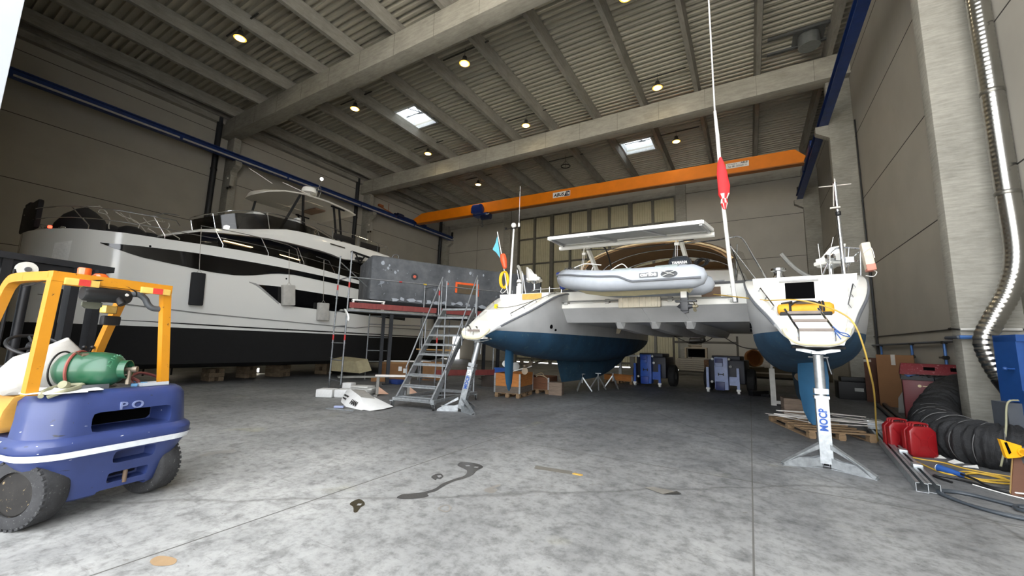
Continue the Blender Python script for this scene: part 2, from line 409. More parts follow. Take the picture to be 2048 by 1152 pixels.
# big sheet-metal sliding door in the back wall
def back_door():
    x0, x1 = -19.3, -4.6; m = MB(); p = 0.2; n = int((x1 - x0) / p)
    for i in range(n):
        x = x0 + i * p
        for a, za, b, zb in ((0, 0, .08, 0), (.08, 0, .1, .04), (.1, .04, .18, .04), (.18, .04, .2, 0)):
            m.quad((x + a, YB + 0.12 - za, 0.07), (x + b, YB + 0.12 - zb, 0.07), (x + b, YB + 0.12 - zb, 14.0), (x + a, YB + 0.12 - za, 14.0))
    m.b2((x0, YB + 0.16, 0.07), (x1, YB + 0.2, 14.0))
    d = struct(m.build('door_1', M_door, smooth=0))
    f = MB()
    for i in range(9):
        x = x0 + (x1 - x0) * i / 8.0; wd = 0.34 if i % 2 == 0 else 0.2
        f.b2((x - wd / 2, YB - 0.12, 0.0), (x + wd / 2, YB + 0.08, 14.0))
    f.build('post', mat('door_frame_steel', (104, 102, 94), 0.5, 0.4), d, smooth=0)
    f = MB()
    for z in (0.3, 3.2, 6.4, 9.3, 11.8, 13.9): f.b2((x0, YB - 0.04, z), (x1, YB + 0.08, z + 0.14))
    f.build('rail', mat('door_rail_steel', (92, 90, 82), 0.5, 0.4), d, smooth=0)
back_door()
# ------------------------------------------------------------------ crane, runway rails, roof lamps
M_strip = mat('conductor_strip', (176, 176, 172), 0.5)
def rails():
    m = MB(); z = 12.7
    m.b2((-27.75, YF + 1.2, z), (-27.45, 33.4, z + 0.05)); m.b2((-27.62, YF + 1.2, z + 0.05), (-27.58, 33.4, z + 0.37)); m.b2((-27.75, YF + 1.2, z + 0.37), (-27.45, 33.4, z + 0.42))
    m.b2((-27.63, YF + 1.2, z + 0.42), (-27.57, 33.4, z + 0.48))
    t = tag(m.build('crane_rail', M_blue), 'blue crane runway beam along the left wall above the motor yacht', 'crane rail')
    k = MB()
    for i in range(5): k.b2((-27.43, YF + 2.2 + i * 6.2, z + 0.02), (-27.38, YF + 8.25 + i * 6.2, z + 0.11))
    k.build('conductor_bar', M_strip, t)
    k = MB(); k.box((-27.6, 33.3, z + 0.7), (0.2, 0.12, 0.5)); k.build('end_stop', M_black, t)
    m = MB(); z = 12.22
    m.b2((3.33, 1.5, z), (3.67, 33.4, z + 0.05)); m.b2((3.33, 1.5, z + 0.36), (3.67, 33.4, z + 0.42)); m.b2((3.48, 1.5, z + 0.05), (3.52, 33.4, z + 0.36)); m.b2((3.47, 1.5, z + 0.42), (3.53, 33.4, z + 0.48))
    t = tag(m.build('crane_rail', M_blue), 'blue crane runway beam along the right wall on concrete corbels', 'crane rail')
    k = MB(); k.box((3.5, 33.3, z + 0.7), (0.2, 0.12, 0.5)); k.build('end_stop', M_black, t)
rails()
def crane():
    y = 27.2
    t = thing('bridge_crane', 'orange bridge crane girder spanning the hall near the back wall', 'crane', (-12, y, 12.62))
    def P(x, dz, dy=0): return (x + 12, dy, dz + (-12 - x) * 0.0118)
    m = MB(); hw = 0.17
    prof = [P(-26.7, 0), P(3.15, 0), P(3.3, 0.35), P(2.8, 0.86), P(-26.2, 0.92), P(-27.3, 0.45)]
    m.prism([(a, -hw, c) for a, b, c in prof], (0, 2 * hw, 0)); m.build('girder', M_orange, t, smooth=0)
    m = MB()
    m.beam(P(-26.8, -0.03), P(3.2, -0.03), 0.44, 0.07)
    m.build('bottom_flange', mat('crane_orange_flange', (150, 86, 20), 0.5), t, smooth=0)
    for x, lb in ((-27.58, 'l'), (3.42, 'r')):
        m = MB(); zz = 0.35 if lb == 'l' else 0.33
        m.box((x + 12, 0, zz - 0.0 + (-12 - x) * 0.0118 - 0.02), (0.26, 3.8, 0.3), bev=0.03)
        for yy in (-1.75, 1.75): m.cyl((x + 11.9, yy, zz + (-12 - x) * 0.0118 - 0.1), (x + 12.1, yy, zz + (-12 - x) * 0.0118 - 0.1), 0.14, n=16)
        e = m.build('end_carriage', M_blue, t)
        if lb == 'l':
            m = MB(); m.box((x + 12, -2.1, zz + 0.22), (0.2, 0.3, 0.25)); m.cyl((x + 12.1, -1.3, zz + 0.3), (x + 12.1, -2.0, zz + 0.3), 0.14, n=12)
            m.build('drive_motor', mat('motor_navy', (20, 30, 60), 0.4), e)
            m = MB(); m.tube([(x + 12, -2.0, zz + .1), (x + 12, -3.2, zz + .3), (x + 12.0, -4.1, zz + .45)], 0.05); m.tube([(x + 12, -3.0, zz + .2), (x + 12, -3.0, zz + 1.0)], 0.02); m.box((x + 12, -3.9, zz + .5), (.2, .5, .2))
            m.build('collector_arm', mat('rust_orange', (150, 82, 40), 0.6), e)
    # hoist trolley
    m = MB(); xh = 12 - 19.3; zh = 0.0118 * (-12 + 19.3)
    m.box((xh, 0, zh - 0.15), (1.5, 0.75, 0.16)); m.box((xh - 0.55, -0.32, zh + 0.3), (0.75, 0.3, 0.5), bev=0.04)
    h = m.build('hoist_trolley', M_blue, t)
    m = MB(); m.lathe([(0, 0), (0.3, 0.02), (0.42, 0.12), (0.42, 0.85), (0.3, 0.95), (0, 0.97)], (xh - 0.6, -0.55, zh + 0.25), (1, 0, 0)); m.build('drum_motor', mat('hoist_blue', (26, 50, 116), 0.3), h)
    m = MB(); m.cyl((xh + 0.1, -0.2, zh - 0.4), (xh + 0.95, -0.2, zh - 0.4), 0.26, n=16); m.build('gearbox', mat('motor_navy', (20, 30, 60), 0.4), h)
    m = MB(); m.cyl((xh, 0, zh - 0.5), (xh, 0, zh - 0.95), 0.05); m.tube(curve([(xh, 0, zh - 0.95), (xh + 0.1, 0, zh - 1.05), (xh, 0, zh - 1.16), (xh - 0.1, 0, zh - 1.05)]), 0.035); m.build('hook', M_steel, h)
    m = MB(); m.box((xh - 0.62, -0.48, zh + 0.46), (0.32, 0.01, 0.12)); m.build('maker_plate', M_white, h)
    # signs on the girder
    wp = MB(); a = P(-11.87, 0.5)
    th = -0.0118
    wp.box((a[0], -hw - 0.006, a[2]), (1.42, 0.012, 0.42), ry=-th); s = wp.build('sign_plate', M_white, t, smooth=0)
    bk = MB(); c = a
    bk.prism([(c[0] + 0.22, -hw - 0.013, c[2] - 0.19), (c[0] + 0.68, -hw - 0.013, c[2] - 0.2), (c[0] + 0.68, -hw - 0.013, c[2] + 0.18), (c[0] + 0.40, -hw - 0.013, c[2] + 0.19)], (0, 0.006, 0))
    bk.build('capacity_field', mat('sign_navy', (14, 18, 44), 0.5), s, smooth=0)
    text_mesh('ABUS', 'maker_lettering', mat('sign_black', (14, 14, 16), 0.5), s, 0.34, (c[0] - 0.22, -hw - 0.016, c[2] - 0.02), (1, 0, th), (0, 0, 1), 0.006, 0.012, shear=0.25)
    text_mesh('1t', 'capacity_lettering', M_white, s, 0.32, (c[0] + 0.52, -hw - 0.018, c[2] - 0.01), (1, 0, th), (0, 0, 1), 0.006, 0.006)
    wp = MB(); a = P(-0.13, 0.5); wp.box((a[0], -hw - 0.006, a[2]), (1.24, 0.012, 0.34), ry=-th); s = wp.build('sign_plate', M_white, t, smooth=0)
    blk = mat('sign_black', (14, 14, 16), 0.5)
    text_mesh('Tel. 081 219 631 11', 'phone_lettering', blk, s, 0.15, (a[0], -hw - 0.016, a[2] - 0.07), (1, 0, th), (0, 0, 1), 0.004, 0.003, xscale=0.84)
    text_mesh('Ditta Nosmar s.', 'firm_lettering', blk, s, 0.1, (a[0] - 0.28, -hw - 0.016, a[2] + 0.09), (1, 0, th), (0, 0, 1), 0.004, 0.002, xscale=0.8)
    text_mesh('ABUS', 'maker_lettering', blk, s, 0.15, (a[0] + 0.36, -hw - 0.016, a[2] + 0.09), (1, 0, th), (0, 0, 1), 0.004, 0.006, shear=0.25)
crane()
M_lampglow = emit('lamp_glow', (255, 226, 160), 60.0)
M_lamphouse = mat('lamp_housing', (70, 70, 66), 0.5, 0.4)
def lamps():
    first = None; G = 'high-bay lamps under the roof'
    rows = {14.1: 'front', 20.45: 'rear'}
    lab = {(-19.6, 7.8): 'lit round high-bay lamp in the dark front bay at upper left', (-11.45, 7.8): 'lit round high-bay lamp in the front bay over the yellow-guarded forklift side', (-3.55, 7.8): 'lit round high-bay lamp in the front bay over the doorway',
           (-19.6, 14.1): 'lit round high-bay lamp left of the first skylight', (-11.45, 14.1): 'lit round high-bay lamp behind the first concrete beam, right of the first skylight',
           (-3.55, 14.1): 'lit round high-bay lamp cut by the top edge of the photo', (-19.6, 20.45): 'lit round high-bay lamp below the first skylight, before the second concrete beam',
           (-11.45, 20.45): 'lit round high-bay lamp before the second concrete beam, middle of the three', (-3.55, 20.45): 'lit round high-bay lamp before the second concrete beam, nearest the right wall',
           (-19.6, 26.8): 'lit round high-bay lamp above the hoist end of the orange crane', (-3.55, 26.8): 'lit round high-bay lamp right of the second skylight, above the orange crane'}
    for (x, y), l in lab.items():
        if y == 7.8 and x > -19: continue
        if first is None:
            t = thing('ceiling_lamp', l, 'lamp', (x, y, 15.25), group=G); first = t
            m = MB(); m.lathe([(0.0, 0.36), (0.1, 0.36), (0.13, 0.2), (0.2, 0.12), (0.27, 0.03), (0.27, 0.0), (0.24, 0.0), (0.2, 0.03), (0, 0.03)], n=24); m.build('housing', M_lamphouse, t)
            m = MB(); m.lathe([(0, 0.025), (0.19, 0.02), (0.19, -0.01), (0.15, -0.03), (0, -0.04)], n=24); m.build('diffuser', M_lampglow, t)
            m = MB(); m.lathe([(0.19, 0.02), (0.265, 0.02), (0.26, 0.0), (0.19, -0.012), (0.19, 0.02)], n=24); m.build('reflector_ring', emit('ring_halo', (255, 196, 84), 1.6), t)  # lamp halo put into a self-glowing amber rim
            m = MB(); m.tube([(0, 0, 0.36), (0, 0, 0.82)], 0.012); m.b2((-1.4, -0.03, 0.66), (1.4, 0.03, 0.7)); m.build('hanger', M_lamphouse, t)
        else: copy_thing(first, (x, y, 15.25), 0, l, G)
        ld = bpy.data.lights.new('lamp_light', 'SPOT'); ld.energy = 300; ld.color = (1.0, 0.88, 0.68); ld.spot_size = R(150); ld.spot_blend = 0.8; ld.shadow_soft_size = 0.22
        lo = bpy.data.objects.new('lamp_light', ld); col.objects.link(lo); lo.location = (x, y, 15.19)
    t = thing('ceiling_lamp', 'unlit ring-shaped lamp hanging under the roof above the orange crane', 'lamp', (-11.45, 26.8, 15.2))
    m = MB(); m.tube([(0.34 * math.cos(a * math.pi / 12), 0.34 * math.sin(a * math.pi / 12), 0) for a in range(24)], 0.035, closed=True); m.build('ring', M_black, t)
    m = MB()
    for a in range(3): m.tube([(0.34 * math.cos(a * 2.1), 0.34 * math.sin(a * 2.1), 0), (0, 0, 0.45)], 0.012)
    m.tube([(0, 0, 0.45), (0, 0, 0.87)], 0.015); m.b2((-1.4, -0.03, 0.66), (1.4, 0.03, 0.7)); m.build('hanger', M_lamphouse, t)
lamps()
# roof fan
t = thing('roof_fan', 'grey cylindrical roof fan beside the right wall under the roof sheet', 'fan', (3.0, 20.95, 15.45))
m = MB(); m.cyl((0, 0, 0), (0, 0, 0.62), 0.42, n=28); m.build('drum', mat('fan_grey', (126, 130, 130), 0.4, 0.5), t)
m = MB(); m.b2((-1.6, 0.5, 0.5), (1.0, 0.62, 0.6)); m.b2((-1.6, -0.62, 0.5), (1.0, -0.5, 0.6)); m.box((0, 0, 0.6), (1.2, 1.2, 0.08)); m.build('bracket', M_steel, t)
# rain pipes and junction boxes on the left wall
for y, l in ((10.95, 'dark rain pipe beside the left wall column nearest the door'), (21.6, 'dark rain pipe beside the middle column of the left wall'), (32.6, 'dark rain pipe in the far left corner of the hall')):
    m = MB(); m.cyl((-28.66, y, 0.0), (-28.66, y, 15.6), 0.16, n=14)
    for z in (3, 6, 9, 12): m.cyl((-28.66, y, z), (-28.66, y, z + 0.12), 0.185, n=14)
    t = tag(m.build('rain_pipe', M_pipe), l, 'pipe')
for y, l in ((11.5, 'grey junction box on the left wall column nearest the door'), (22.35, 'grey junction box on the middle left wall column')):
    t = thing('junction_box', l, 'junction box', (-27.62, y - 0.02, 10.9)); m = MB(); m.b2((-0.3, -0.12, 0), (0.3, 0.12, 0.72), bev=0.02); m.build('body', mat('box_grey', (158, 156, 148), 0.5), t)
    m = MB(); m.lathe([(0, 0), (0.06, 0.01), (0.05, 0.05), (0, 0.06)], (0.05, -0.12, 0.5), (0, -1, 0)); m.build('lamp_lens', M_white, t)
    for x in (-0.15, 0.15): m = MB(); m.cyl((x, 0, -0.12), (x, 0, 0), 0.06); m.build('cable_gland', M_black, t)
# ------------------------------------------------------------------ pipes on the right wall
def wallpipes():
    bl = mat('pipe_blue', (70, 110, 168), 0.35, 0.3); x = XR - 0.08
    m = MB(); m.tube([(XR - 0.1, YB - 1, 2.0), (XR - 0.1, 12.05, 2.0), (3.6, 12.05, 2.0), (3.6, 11.5, 2.0), (XR - 0.02, 11.5, 2.0)], 0.035)
    t = tag(m.build('air_pipe', mat('pipe_grey', (84, 92, 104), 0.4, 0.4)), 'grey compressed air pipe running along the right wall behind the red cabinet', 'pipe')
    k = MB(); k.tube([(3.62, 11.47, 2.0), (4.56, 11.47, 2.0)], 0.04); k.build('painted_run', bl, t)
    k = MB(); k.cyl((3.86, 11.46, 2.0), (4.02, 11.46, 2.0), 0.06); k.build('coupling', M_black, t)
    for y, l in ((21.2, 'blue drop pipe with a black valve on the right wall behind the cardboard box'), (17.7, 'blue drop pipe with a black valve above the red cabinet lid'), (15.15, 'blue drop pipe with a black valve nearest the large concrete column')):
        t = thing('drop_pipe', l, 'pipe', (XR - 0.1, y, 1.3), group='drop pipes on the right wall')
        k = MB(); k.tube([(0, 0, 0), (0, 0, 0.66)], 0.035); k.build('pipe', bl, t)
        k = MB(); k.cyl((0, -0.09, 0.28), (0, 0.09, 0.28), 0.055); k.box((-0.06, 0, 0.28), (0.05, 0.34, 0.05)); k.build('valve', M_black, t)
        k = MB(); k.box((0, 0, 0.68), (0.09, 0.16, 0.07)); k.build('tee', M_black, t)
    m = MB(); m.tube([(XR - 0.03, YB - 1, 2.42), (XR - 0.03, 12.06, 2.3), (3.66, 12.06, 2.2), (3.66, 11.56, 2.16), (XR - 0.03, 11.56, 2.16)], 0.016)
    t = tag(m.build('cable', M_black), 'black electric cable along the right wall just above the air pipe', 'cable')
    k = MB(); k.tube([(3.5 + 0.17, 11.55, 2.16), (3.98, 11.55, 2.16)], 0.028); k.tube([(4.1, 11.55, 2.16), (4.5, 11.55, 2.16)], 0.028); k.build('sleeve', mat('sleeve_grey', (190, 188, 182), 0.6), t)
    m = MB(); m.tube([(XR - 0.05, 22.0, 0.02), (XR - 0.05, 22.0, 8.0), (XR - 0.05, 22.0, 12)], 0.03); m.tube([(XR - 0.05, 21.85, 0.02), (XR - 0.05, 21.85, 5.2)], 0.03)
    tag(m.build('cable_conduit', M_black), 'black vertical conduits beside the far right column', 'conduit')
wallpipes()
# ------------------------------------------------------------------ spiral exhaust duct at the right edge
def duct():
    t = thing('exhaust_duct', 'ribbed shiny metal exhaust duct hanging before the large concrete column', 'duct', (4.2, 11.1, 0.0))
    pts = [(0.19, 0, 13.5), (0.19, 0, 8.7), (0.2, 0, 7.2), (0.2, -.0, 5.9), (0.2, 0, 5.0), (0.2, 0, 3.6), (0.05, 0, 2.9), (-0.2, 0, 2.35), (-0.36, -.0, 1.95), (-0.33, -0.02, 1.6), (-0.22, -0.05, 1.22)]
    P = curve(pts, 14)
    # resample evenly so the corrugation has one pitch
    L = [0.0]
    for a, b in zip(P, P[1:]): L.append(L[-1] + (b - a).length)
    out = []; rad = []; n = int(L[-1] / 0.024); j = 0
    for i in range(n + 1):
        d = L[-1] * i / n
        while j < len(L) - 2 and L[j + 1] < d: j += 1
        out.append(P[j].lerp(P[j + 1], (d - L[j]) / max(1e-6, L[j + 1] - L[j])))
        lower = out[-1][2] < 3.2
        amp = 0.010 if lower else 0.004
        rad.append((0.165 if i % 4 in (0, 1) else 0.165 - amp))
    m = MB(); m.tube(out, rad, n=28); m.build('corrugated_tube', mat('duct_metal', (166, 164, 158), 0.22, 0.95, var=0.1, scale=2), t, smooth=60)
    for x, z in ((0.2, 4.7), (0.2, 6.8), (0.19, 9.0)):
        m = MB(); m.lathe([(0.165, 0), (0.175, 0.02), (0.175, 0.06), (0.165, 0.08)], (x, 0, z), (0.02, 0, 1), n=28); m.build('clamp', mat('clamp_metal', (130, 128, 122), 0.35, 0.9), t)
    m = MB(); m.tube(curve([(-0.22, -0.05, 1.24), (-0.1, -0.09, 0.95), (0.06, -0.14, 0.5), (0.14, -0.16, 0.22)], 5), [0.168] * 6 + [0.15] * 5 + [0.14] * 5, n=24)
    m.build('rubber_sleeve', mat('sleeve_black', (16, 16, 17), 0.4), t)
duct()
# ------------------------------------------------------------------ catamaran
M_gel = mat('gelcoat_white', (222, 221, 214), 0.35, var=0.05, scale=2.5, spots=(186, 184, 176), spot_amt=0.68, coat=0.2)
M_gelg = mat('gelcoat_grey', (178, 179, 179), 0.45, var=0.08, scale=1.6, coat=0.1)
M_anti = mat('antifouling_blue', (30, 66, 92), 0.75, var=0.32, scale=1.6, spots=(58, 84, 96), spot_amt=0.6, bump=0.15)
M_rudder = mat('rudder_blue', (38, 84, 116), 0.6, var=0.12, scale=3, spots=(70, 96, 112), spot_amt=0.64)
M_cream = mat('aged_cream', (214, 205, 172), 0.5, var=0.08, scale=5, spots=(176, 150, 96), spot_amt=0.66)
M_strake = mat('rub_rail_grey', (96, 99, 104), 0.5)
M_teak = mat('weathered_teak', (122, 112, 104), 0.7, var=0.2, scale=8, stretch=(1, 6, 6))
M_canvas = mat('brown_canvas', (112, 84, 52), 0.85, var=0.1, scale=3, bump=0.1)
M_canvasd = mat('tan_piping', (176, 152, 112), 0.8)
M_dark = mat('dark_opening', (6, 6, 7), 0.95, spec=0.05)  # near-black: shade inside holes and recesses put into the colour
CAT = thing('catamaran', 'white sailing catamaran with blue antifouling propped on jack stands', 'sailboat', (-2.45, 7.65, 0), rz=math.atan2(-0.045, 0.999))
ZG = [(-.3, 1.84), (0, 2.02), (.5, 2.26), (1.05, 2.52), (1.5, 2.74), (2.0, 2.96), (2.5, 3.10), (3, 3.18), (6, 3.24), (15.4, 3.45)]
BD = [(-.3, .33), (-.2, .40), (0, .46), (.5, .60), (1, .76), (1.5, .88), (2, .95), (3, 1.0), (5, 1.02), (9, .96), (12, .72), (14, .38), (15.4, .03)]
ZK = [(-.3, 1.70), (0, 1.66), (.5, 1.57), (1, 1.47), (2, 1.31), (4, 1.14), (7, 1.05), (10, 1.14), (13, 1.45), (15, 1.85), (15.4, 2.1)]
def bwl(s): return sm(s, BD) * sm(s, [(-.3, .93), (1, .92), (3, .9), (8, .92), (12, .85), (15.4, .6)])
def zwl(s): return min(1.93 + 0.006 * s, sm(s, ZG) - 0.06)
SS = [-.3, -.25, -.15, 0, .2, .4, .7, 1, 1.3, 1.6, 2, 2.5, 3, 3.6, 4.4, 5.4, 6.5, 7.6, 8.8, 10, 11, 12, 13, 13.8, 14.5, 15, 15.3, 15.4]
def cat_hull(tc, ds, side):
    inner = 1 if side == 'left' else -1        # direction of the bridge deck
    def half(s):                               # gunwale -> waterline (half section)
        g, b, zg, zw = sm(s, BD), bwl(s), sm(s, ZG), zwl(s)
        return [(lerp(g, b, u) + 0.03 * math.sin(u * math.pi), lerp(zg, zw, u)) for u in (0, .25, .5, .75, 1)]
    def bottom(s):
        b, zw, zk = bwl(s), zwl(s), sm(s, ZK); out = []
        for k in range(9):
            a = k / 8 * math.pi / 2; out.append((b * math.cos(a) ** 0.75, zw - (zw - zk) * math.sin(a) ** 1.15))
        return out
    m = MB(); secs = []
    for s in SS:
        h = half(s); secs.append([(tc - x, s + ds, z) for x, z in h])
    m.loft(secs, closed=False, caps=False)
    m.loft([[(2 * tc - x, y, z) for x, y, z in sc] for sc in secs], closed=False, caps=False)
    # inner skin so the shell has thickness around the open stern scoop
    for sg in (-1, 1):
        m.loft([[(tc + sg * (x - 0.05), s + ds, z) for x, z in half(s)] for s in SS if s <= 3.0], closed=False, caps=False)
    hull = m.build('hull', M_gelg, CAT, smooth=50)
    m = MB(); secs = []
    for s in SS:
        b = bottom(s); secs.append([(tc - x, s + ds, z) for x, z in b] + [(tc + x, s + ds, z) for x, z in b[-2::-1]])
    m.loft(secs, closed=False, caps=False)
    s0 = secs[0]; m.quad(*s0)
    m.build('antifouling', M_anti, hull, smooth=60)
    # stern scoop: rim, sloping sides, risers and treads
    m = MB()
    for sg in (-1, 1):
        rim = []
        for s in (-.3, -.2, 0, .25, .5, .8, 1.05, 1.3, 1.5, 1.75, 2.0, 2.3, 2.6):
            g, zg = sm(s, BD), sm(s, ZG); wr = 0.05 if s < 0 else lerp(0.07, 0.26, min(1, s / 1.6))
            ft = sm(s, [(-.3, 1.76), (0.45, 1.93), (1.0, 2.1), (1.9, 2.3), (2.6, 2.5)])
            rim.append([(tc + sg * g, s + ds, zg), (tc + sg * (g - 0.02), s + ds, zg + 0.02), (tc + sg * (g - wr), s + ds, zg + 0.012), (tc + sg * (g - wr - 0.04), s + ds, max(ft, zg - 0.9))])
        m.loft(rim, closed=False, caps=False)
    lipz = [(-.3, 1.84)]
    a = sm(-.3, BD)
    m.loft([[(tc - a, -.3 + ds, 1.86), (tc - a * .8, -.33 + ds, 1.79), (tc - a * .4, -.35 + ds, 1.75), (tc + a * .4, -.35 + ds, 1.75), (tc + a * .8, -.33 + ds, 1.79), (tc + a, -.3 + ds, 1.86)],
            [(tc - a, -.28 + ds, 1.78), (tc - a * .8, -.32 + ds, 1.72), (tc - a * .4, -.34 + ds, 1.69), (tc + a * .4, -.34 + ds, 1.69), (tc + a * .8, -.32 + ds, 1.72), (tc + a, -.28 + ds, 1.78)]], closed=False, caps=False)
    m.build('gunwale', M_gel, hull, smooth=50)
    m = MB()
    for z, s0, s1, w in ((1.90, -.33, .45, .36), (2.20, .45, 1.0, .50), (2.53, 1.0, 1.9, .70), (3.07, 1.9, 3.2, .82)):
        zb = {1.90: 1.72, 2.20: 1.88, 2.53: 2.18, 3.07: 2.5}[z]
        w0 = w - 0.06
        m.prism([(tc - w, s0 + ds, z), (tc + w, s0 + ds, z), (tc + w0, s0 + ds - 0.0, zb), (tc - w0, s0 + ds - 0.0, zb)], (0, s1 - s0, 0))
    m.build('scoop_steps', M_gel, hull, smooth=0)
    m = MB()
    m.loft([[(tc - sm(s, BD) + 0.02, s + ds, sm(s, ZG) + (.0 if s < 3 else 0.0)), (tc - sm(s, BD) * .5, s + ds, sm(s, ZG) + 0.05), (tc + sm(s, BD) * .5, s + ds, sm(s, ZG) + 0.05), (tc + sm(s, BD) - 0.02, s + ds, sm(s, ZG))] for s in SS if s >= 2.5], closed=False, caps=False)
    m.build('deck', M_gel, hull, smooth=40)
    m = MB()
    for sg in (-1, 1):
        m.tube([(tc + sg * (sm(s, BD) + 0.012), s + ds, sm(s, ZG) - 0.035) for s in (.1, .4, .7, 1, 1.3, 1.6, 1.9, 2.2, 2.6, 3, 4, 6, 9, 12, 14, 15.2)], 0.022, n=6)
    m.build('rub_rail', M_strake, hull)
    # lip edge, yellowed
    m = MB(); m.tube(curve([(tc - a * 1.15, -.2 + ds, 1.95), (tc - a, -.31 + ds, 1.84), (tc - a * .55, -.37 + ds, 1.745), (tc + a * .55, -.37 + ds, 1.745), (tc + a, -.31 + ds, 1.84), (tc + a * 1.15, -.2 + ds, 1.95)], 5), 0.035, n=8)
    m.build('stern_lip', M_cream, hull)
    # keel fin, rudder, shaft and propeller
    m = MB(); secs = []
    for z, s0, s1, wd in ((1.25, 4.2, 11.6, .11), (0.95, 4.32, 10.8, .10), (0.6, 4.5, 9.2, .085), (0.42, 4.62, 8.0, .07)):
        ring = []
        for k in range(9):
            u = k / 8; ring.append((tc + wd * math.sin(u * math.pi) ** .7, lerp(s0, s1, u) + ds * .5, z))
        for k in range(7, 0, -1):
            u = k / 8; ring.append((tc - wd * math.sin(u * math.pi) ** .7, lerp(s0, s1, u) + ds * .5, z))
        secs.append(ring)
    m.loft(secs); m.build('keel', mat('keel_blue', (34, 66, 86), 0.75, var=0.25, scale=2, spots=(70, 90, 98), spot_amt=0.6), hull)
    m = MB(); secs = []; an = R(-48) if side == 'right' else R(-8)
    for z, s0, s1, wd in ((1.50, -.02, .48, .045), (1.2, -.05, .5, .05), (0.9, -.03, .49, .05), (0.6, .06, .44, .04), (0.44, .17, .36, .028), (0.39, .24, .3, .012)):
        ring = [(wd * math.sin(u / 8 * math.pi), lerp(s0, s1, u / 8)) for u in range(9)] + [(-wd * math.sin(u / 8 * math.pi), lerp(s0, s1, u / 8)) for u in range(7, 0, -1)]
        cx, sy = math.cos(an), math.sin(an)
        secs.append([(tc + 0.03 + (x * cx + (y - .2) * sy), 1.0 + ds + .2 + (-x * sy + (y - .2) * cx), z) for x, y in ring])
    m.loft(secs); m.build('rudder', M_rudder, hull)
    m = MB(); m.cyl((tc, 2.5, 1.03), (tc, 3.8, 1.18), 0.025); m.lathe([(0, -.1), (.045, -.06), (.06, 0), (.06, .1), (0, .16)], (tc, 2.4, 1.02), (0, 1, .1))
    for k in range(3):
        an2 = k * 2.094 + .4; d = V(math.cos(an2), 0, math.sin(an2)); tq = V(-math.sin(an2), 0.6, math.cos(an2)).normalized()
        o = V(tc, 2.42, 1.02)
        m.loft([[o + d * r + tq * w0 + V(0, .006, 0), o + d * r - tq * w0 + V(0, .006, 0), o + d * r - tq * w0 - V(0, .006, 0), o + d * r + tq * w0 - V(0, .006, 0)] for r, w0 in ((.04, .03), (.1, .075), (.17, .09), (.23, .06), (.25, .02))])
    m.build('propeller', mat('bronze', (120, 108, 92), 0.45, 0.7), hull)
    # boarding ladder with wooden treads, blue line
    m = MB()
    if side == 'right':
        for t0, t1 in ((3.09, 2.95), (3.50, 3.36)): m.tube([(t0 - .0, -.38 + ds, 1.76), (t0, -.40 + ds, 1.93), (t1, -.10 + ds, 2.26)], 0.016)
        ld = m.build('boarding_ladder', M_chrome, hull)
        for k, z in enumerate((1.93, 2.07, 2.20)):
            tt = MB(); u = (z - 1.93) / .33; tm = 3.295 - .14 * u; tt.box((tm, -.41 + .30 * u + ds, z), (.40, .03, .045), bev=.008); tt.build('tread', M_teak, ld)
        tt = MB(); tt.tube(curve([(3.48, -.42, 1.98), (3.55, -.42, 1.9), (3.62, -.4, 1.88), (3.66, -.38, 1.84), (3.58, -.4, 1.86), (3.50, -.42, 1.92), (3.56, -.42, 1.8)]), 0.008)
        tt.build('lanyard', mat('lanyard_blue', (60, 92, 150), .7), ld)
    else:
        m.tube(curve([(tc - .22, -.36 + ds, 1.80), (tc - .24, -.34 + ds, 1.98), (tc - .12, -.34 + ds, 2.02), (tc - .04, -.36 + ds, 1.9), (tc + .02, -.4 + ds, 1.92)], 4), .016)
        m.tube(curve([(tc + .02, -.38 + ds, 1.80), (tc + .02, -.38 + ds, 1.94), (tc + .1, -.34 + ds, 2.0), (tc + .18, -.38 + ds, 1.93)], 4), .016)
        ld = m.build('boarding_ladder', M_chrome, hull)
        tt = MB(); tt.box((tc + .07, -.40 + ds, 1.91), (.34, .03, .05)); tt.build('tread', M_teak, ld)
    # grab rails on both sides of the scoop
    m = MB()
    for sg in (-1, 1):
        p0 = V(tc + sg * (sm(.55, BD) - .10), .55 + ds, sm(.55, ZG) + .03); p1 = V(tc + sg * (sm(1.45, BD) - .16), 1.45 + ds, sm(1.45, ZG) + .03); up = V(-sg * .03, -.03, .06)
        m.tube([p0, p0 + up, p1 + up, p1], .013)
        q = (p0 + p1) / 2; m.tube([q, q + up], .011)
    m.build('grab_rail', M_chrome, hull)
    m = MB()
    if side == 'right':
        m.box((tc - .05, 1.885 + ds, 2.79), (.46, .03, .32), bev=.012); m.build('escape_hatch', M_dark, hull)
        m = MB(); m.box((tc - .06, 1.88 + ds, 2.985), (.62, .03, .035)); m.build('hatch_rail', mat('grey_slide', (150, 150, 148), .5), hull)
        m = MB(); m.tube([(tc + .33, 1.87 + ds, 2.62), (tc + .31, 1.88 + ds, 3.05), (tc + .3, 2.0 + ds, 3.7)], .005); m.box((tc + .33, 1.87 + ds, 2.62), (.03, .02, .1)); m.build('signal_halyard', M_white, hull)
    else:
        m.box((tc + .30, 1.88 + ds, 2.97), (.62, .04, .16)); m.build('locker_niche', mat('varnished_niche', (196, 158, 80), .45), hull)
        m = MB(); m.box((tc - .28, .97 + ds, 2.62), (.1, .06, .12), bev=.02); m.build('shore_socket', mat('socket_yellow', (222, 196, 30), .4), hull)
        m = MB(); m.tube(curve([(tc - .25, .95 + ds, 2.62), (tc + .0, .8 + ds, 2.56), (tc + .35, 1.0 + ds, 2.62), (tc + .7, 1.6 + ds, 2.86), (tc + 1.0, 2.2 + ds, 3.15)]), .011); m.build('shore_cable', mat('cable_grey', (120, 118, 110), .6), hull)
    # skin fittings on the inboard side
    m = MB(); sx = inner
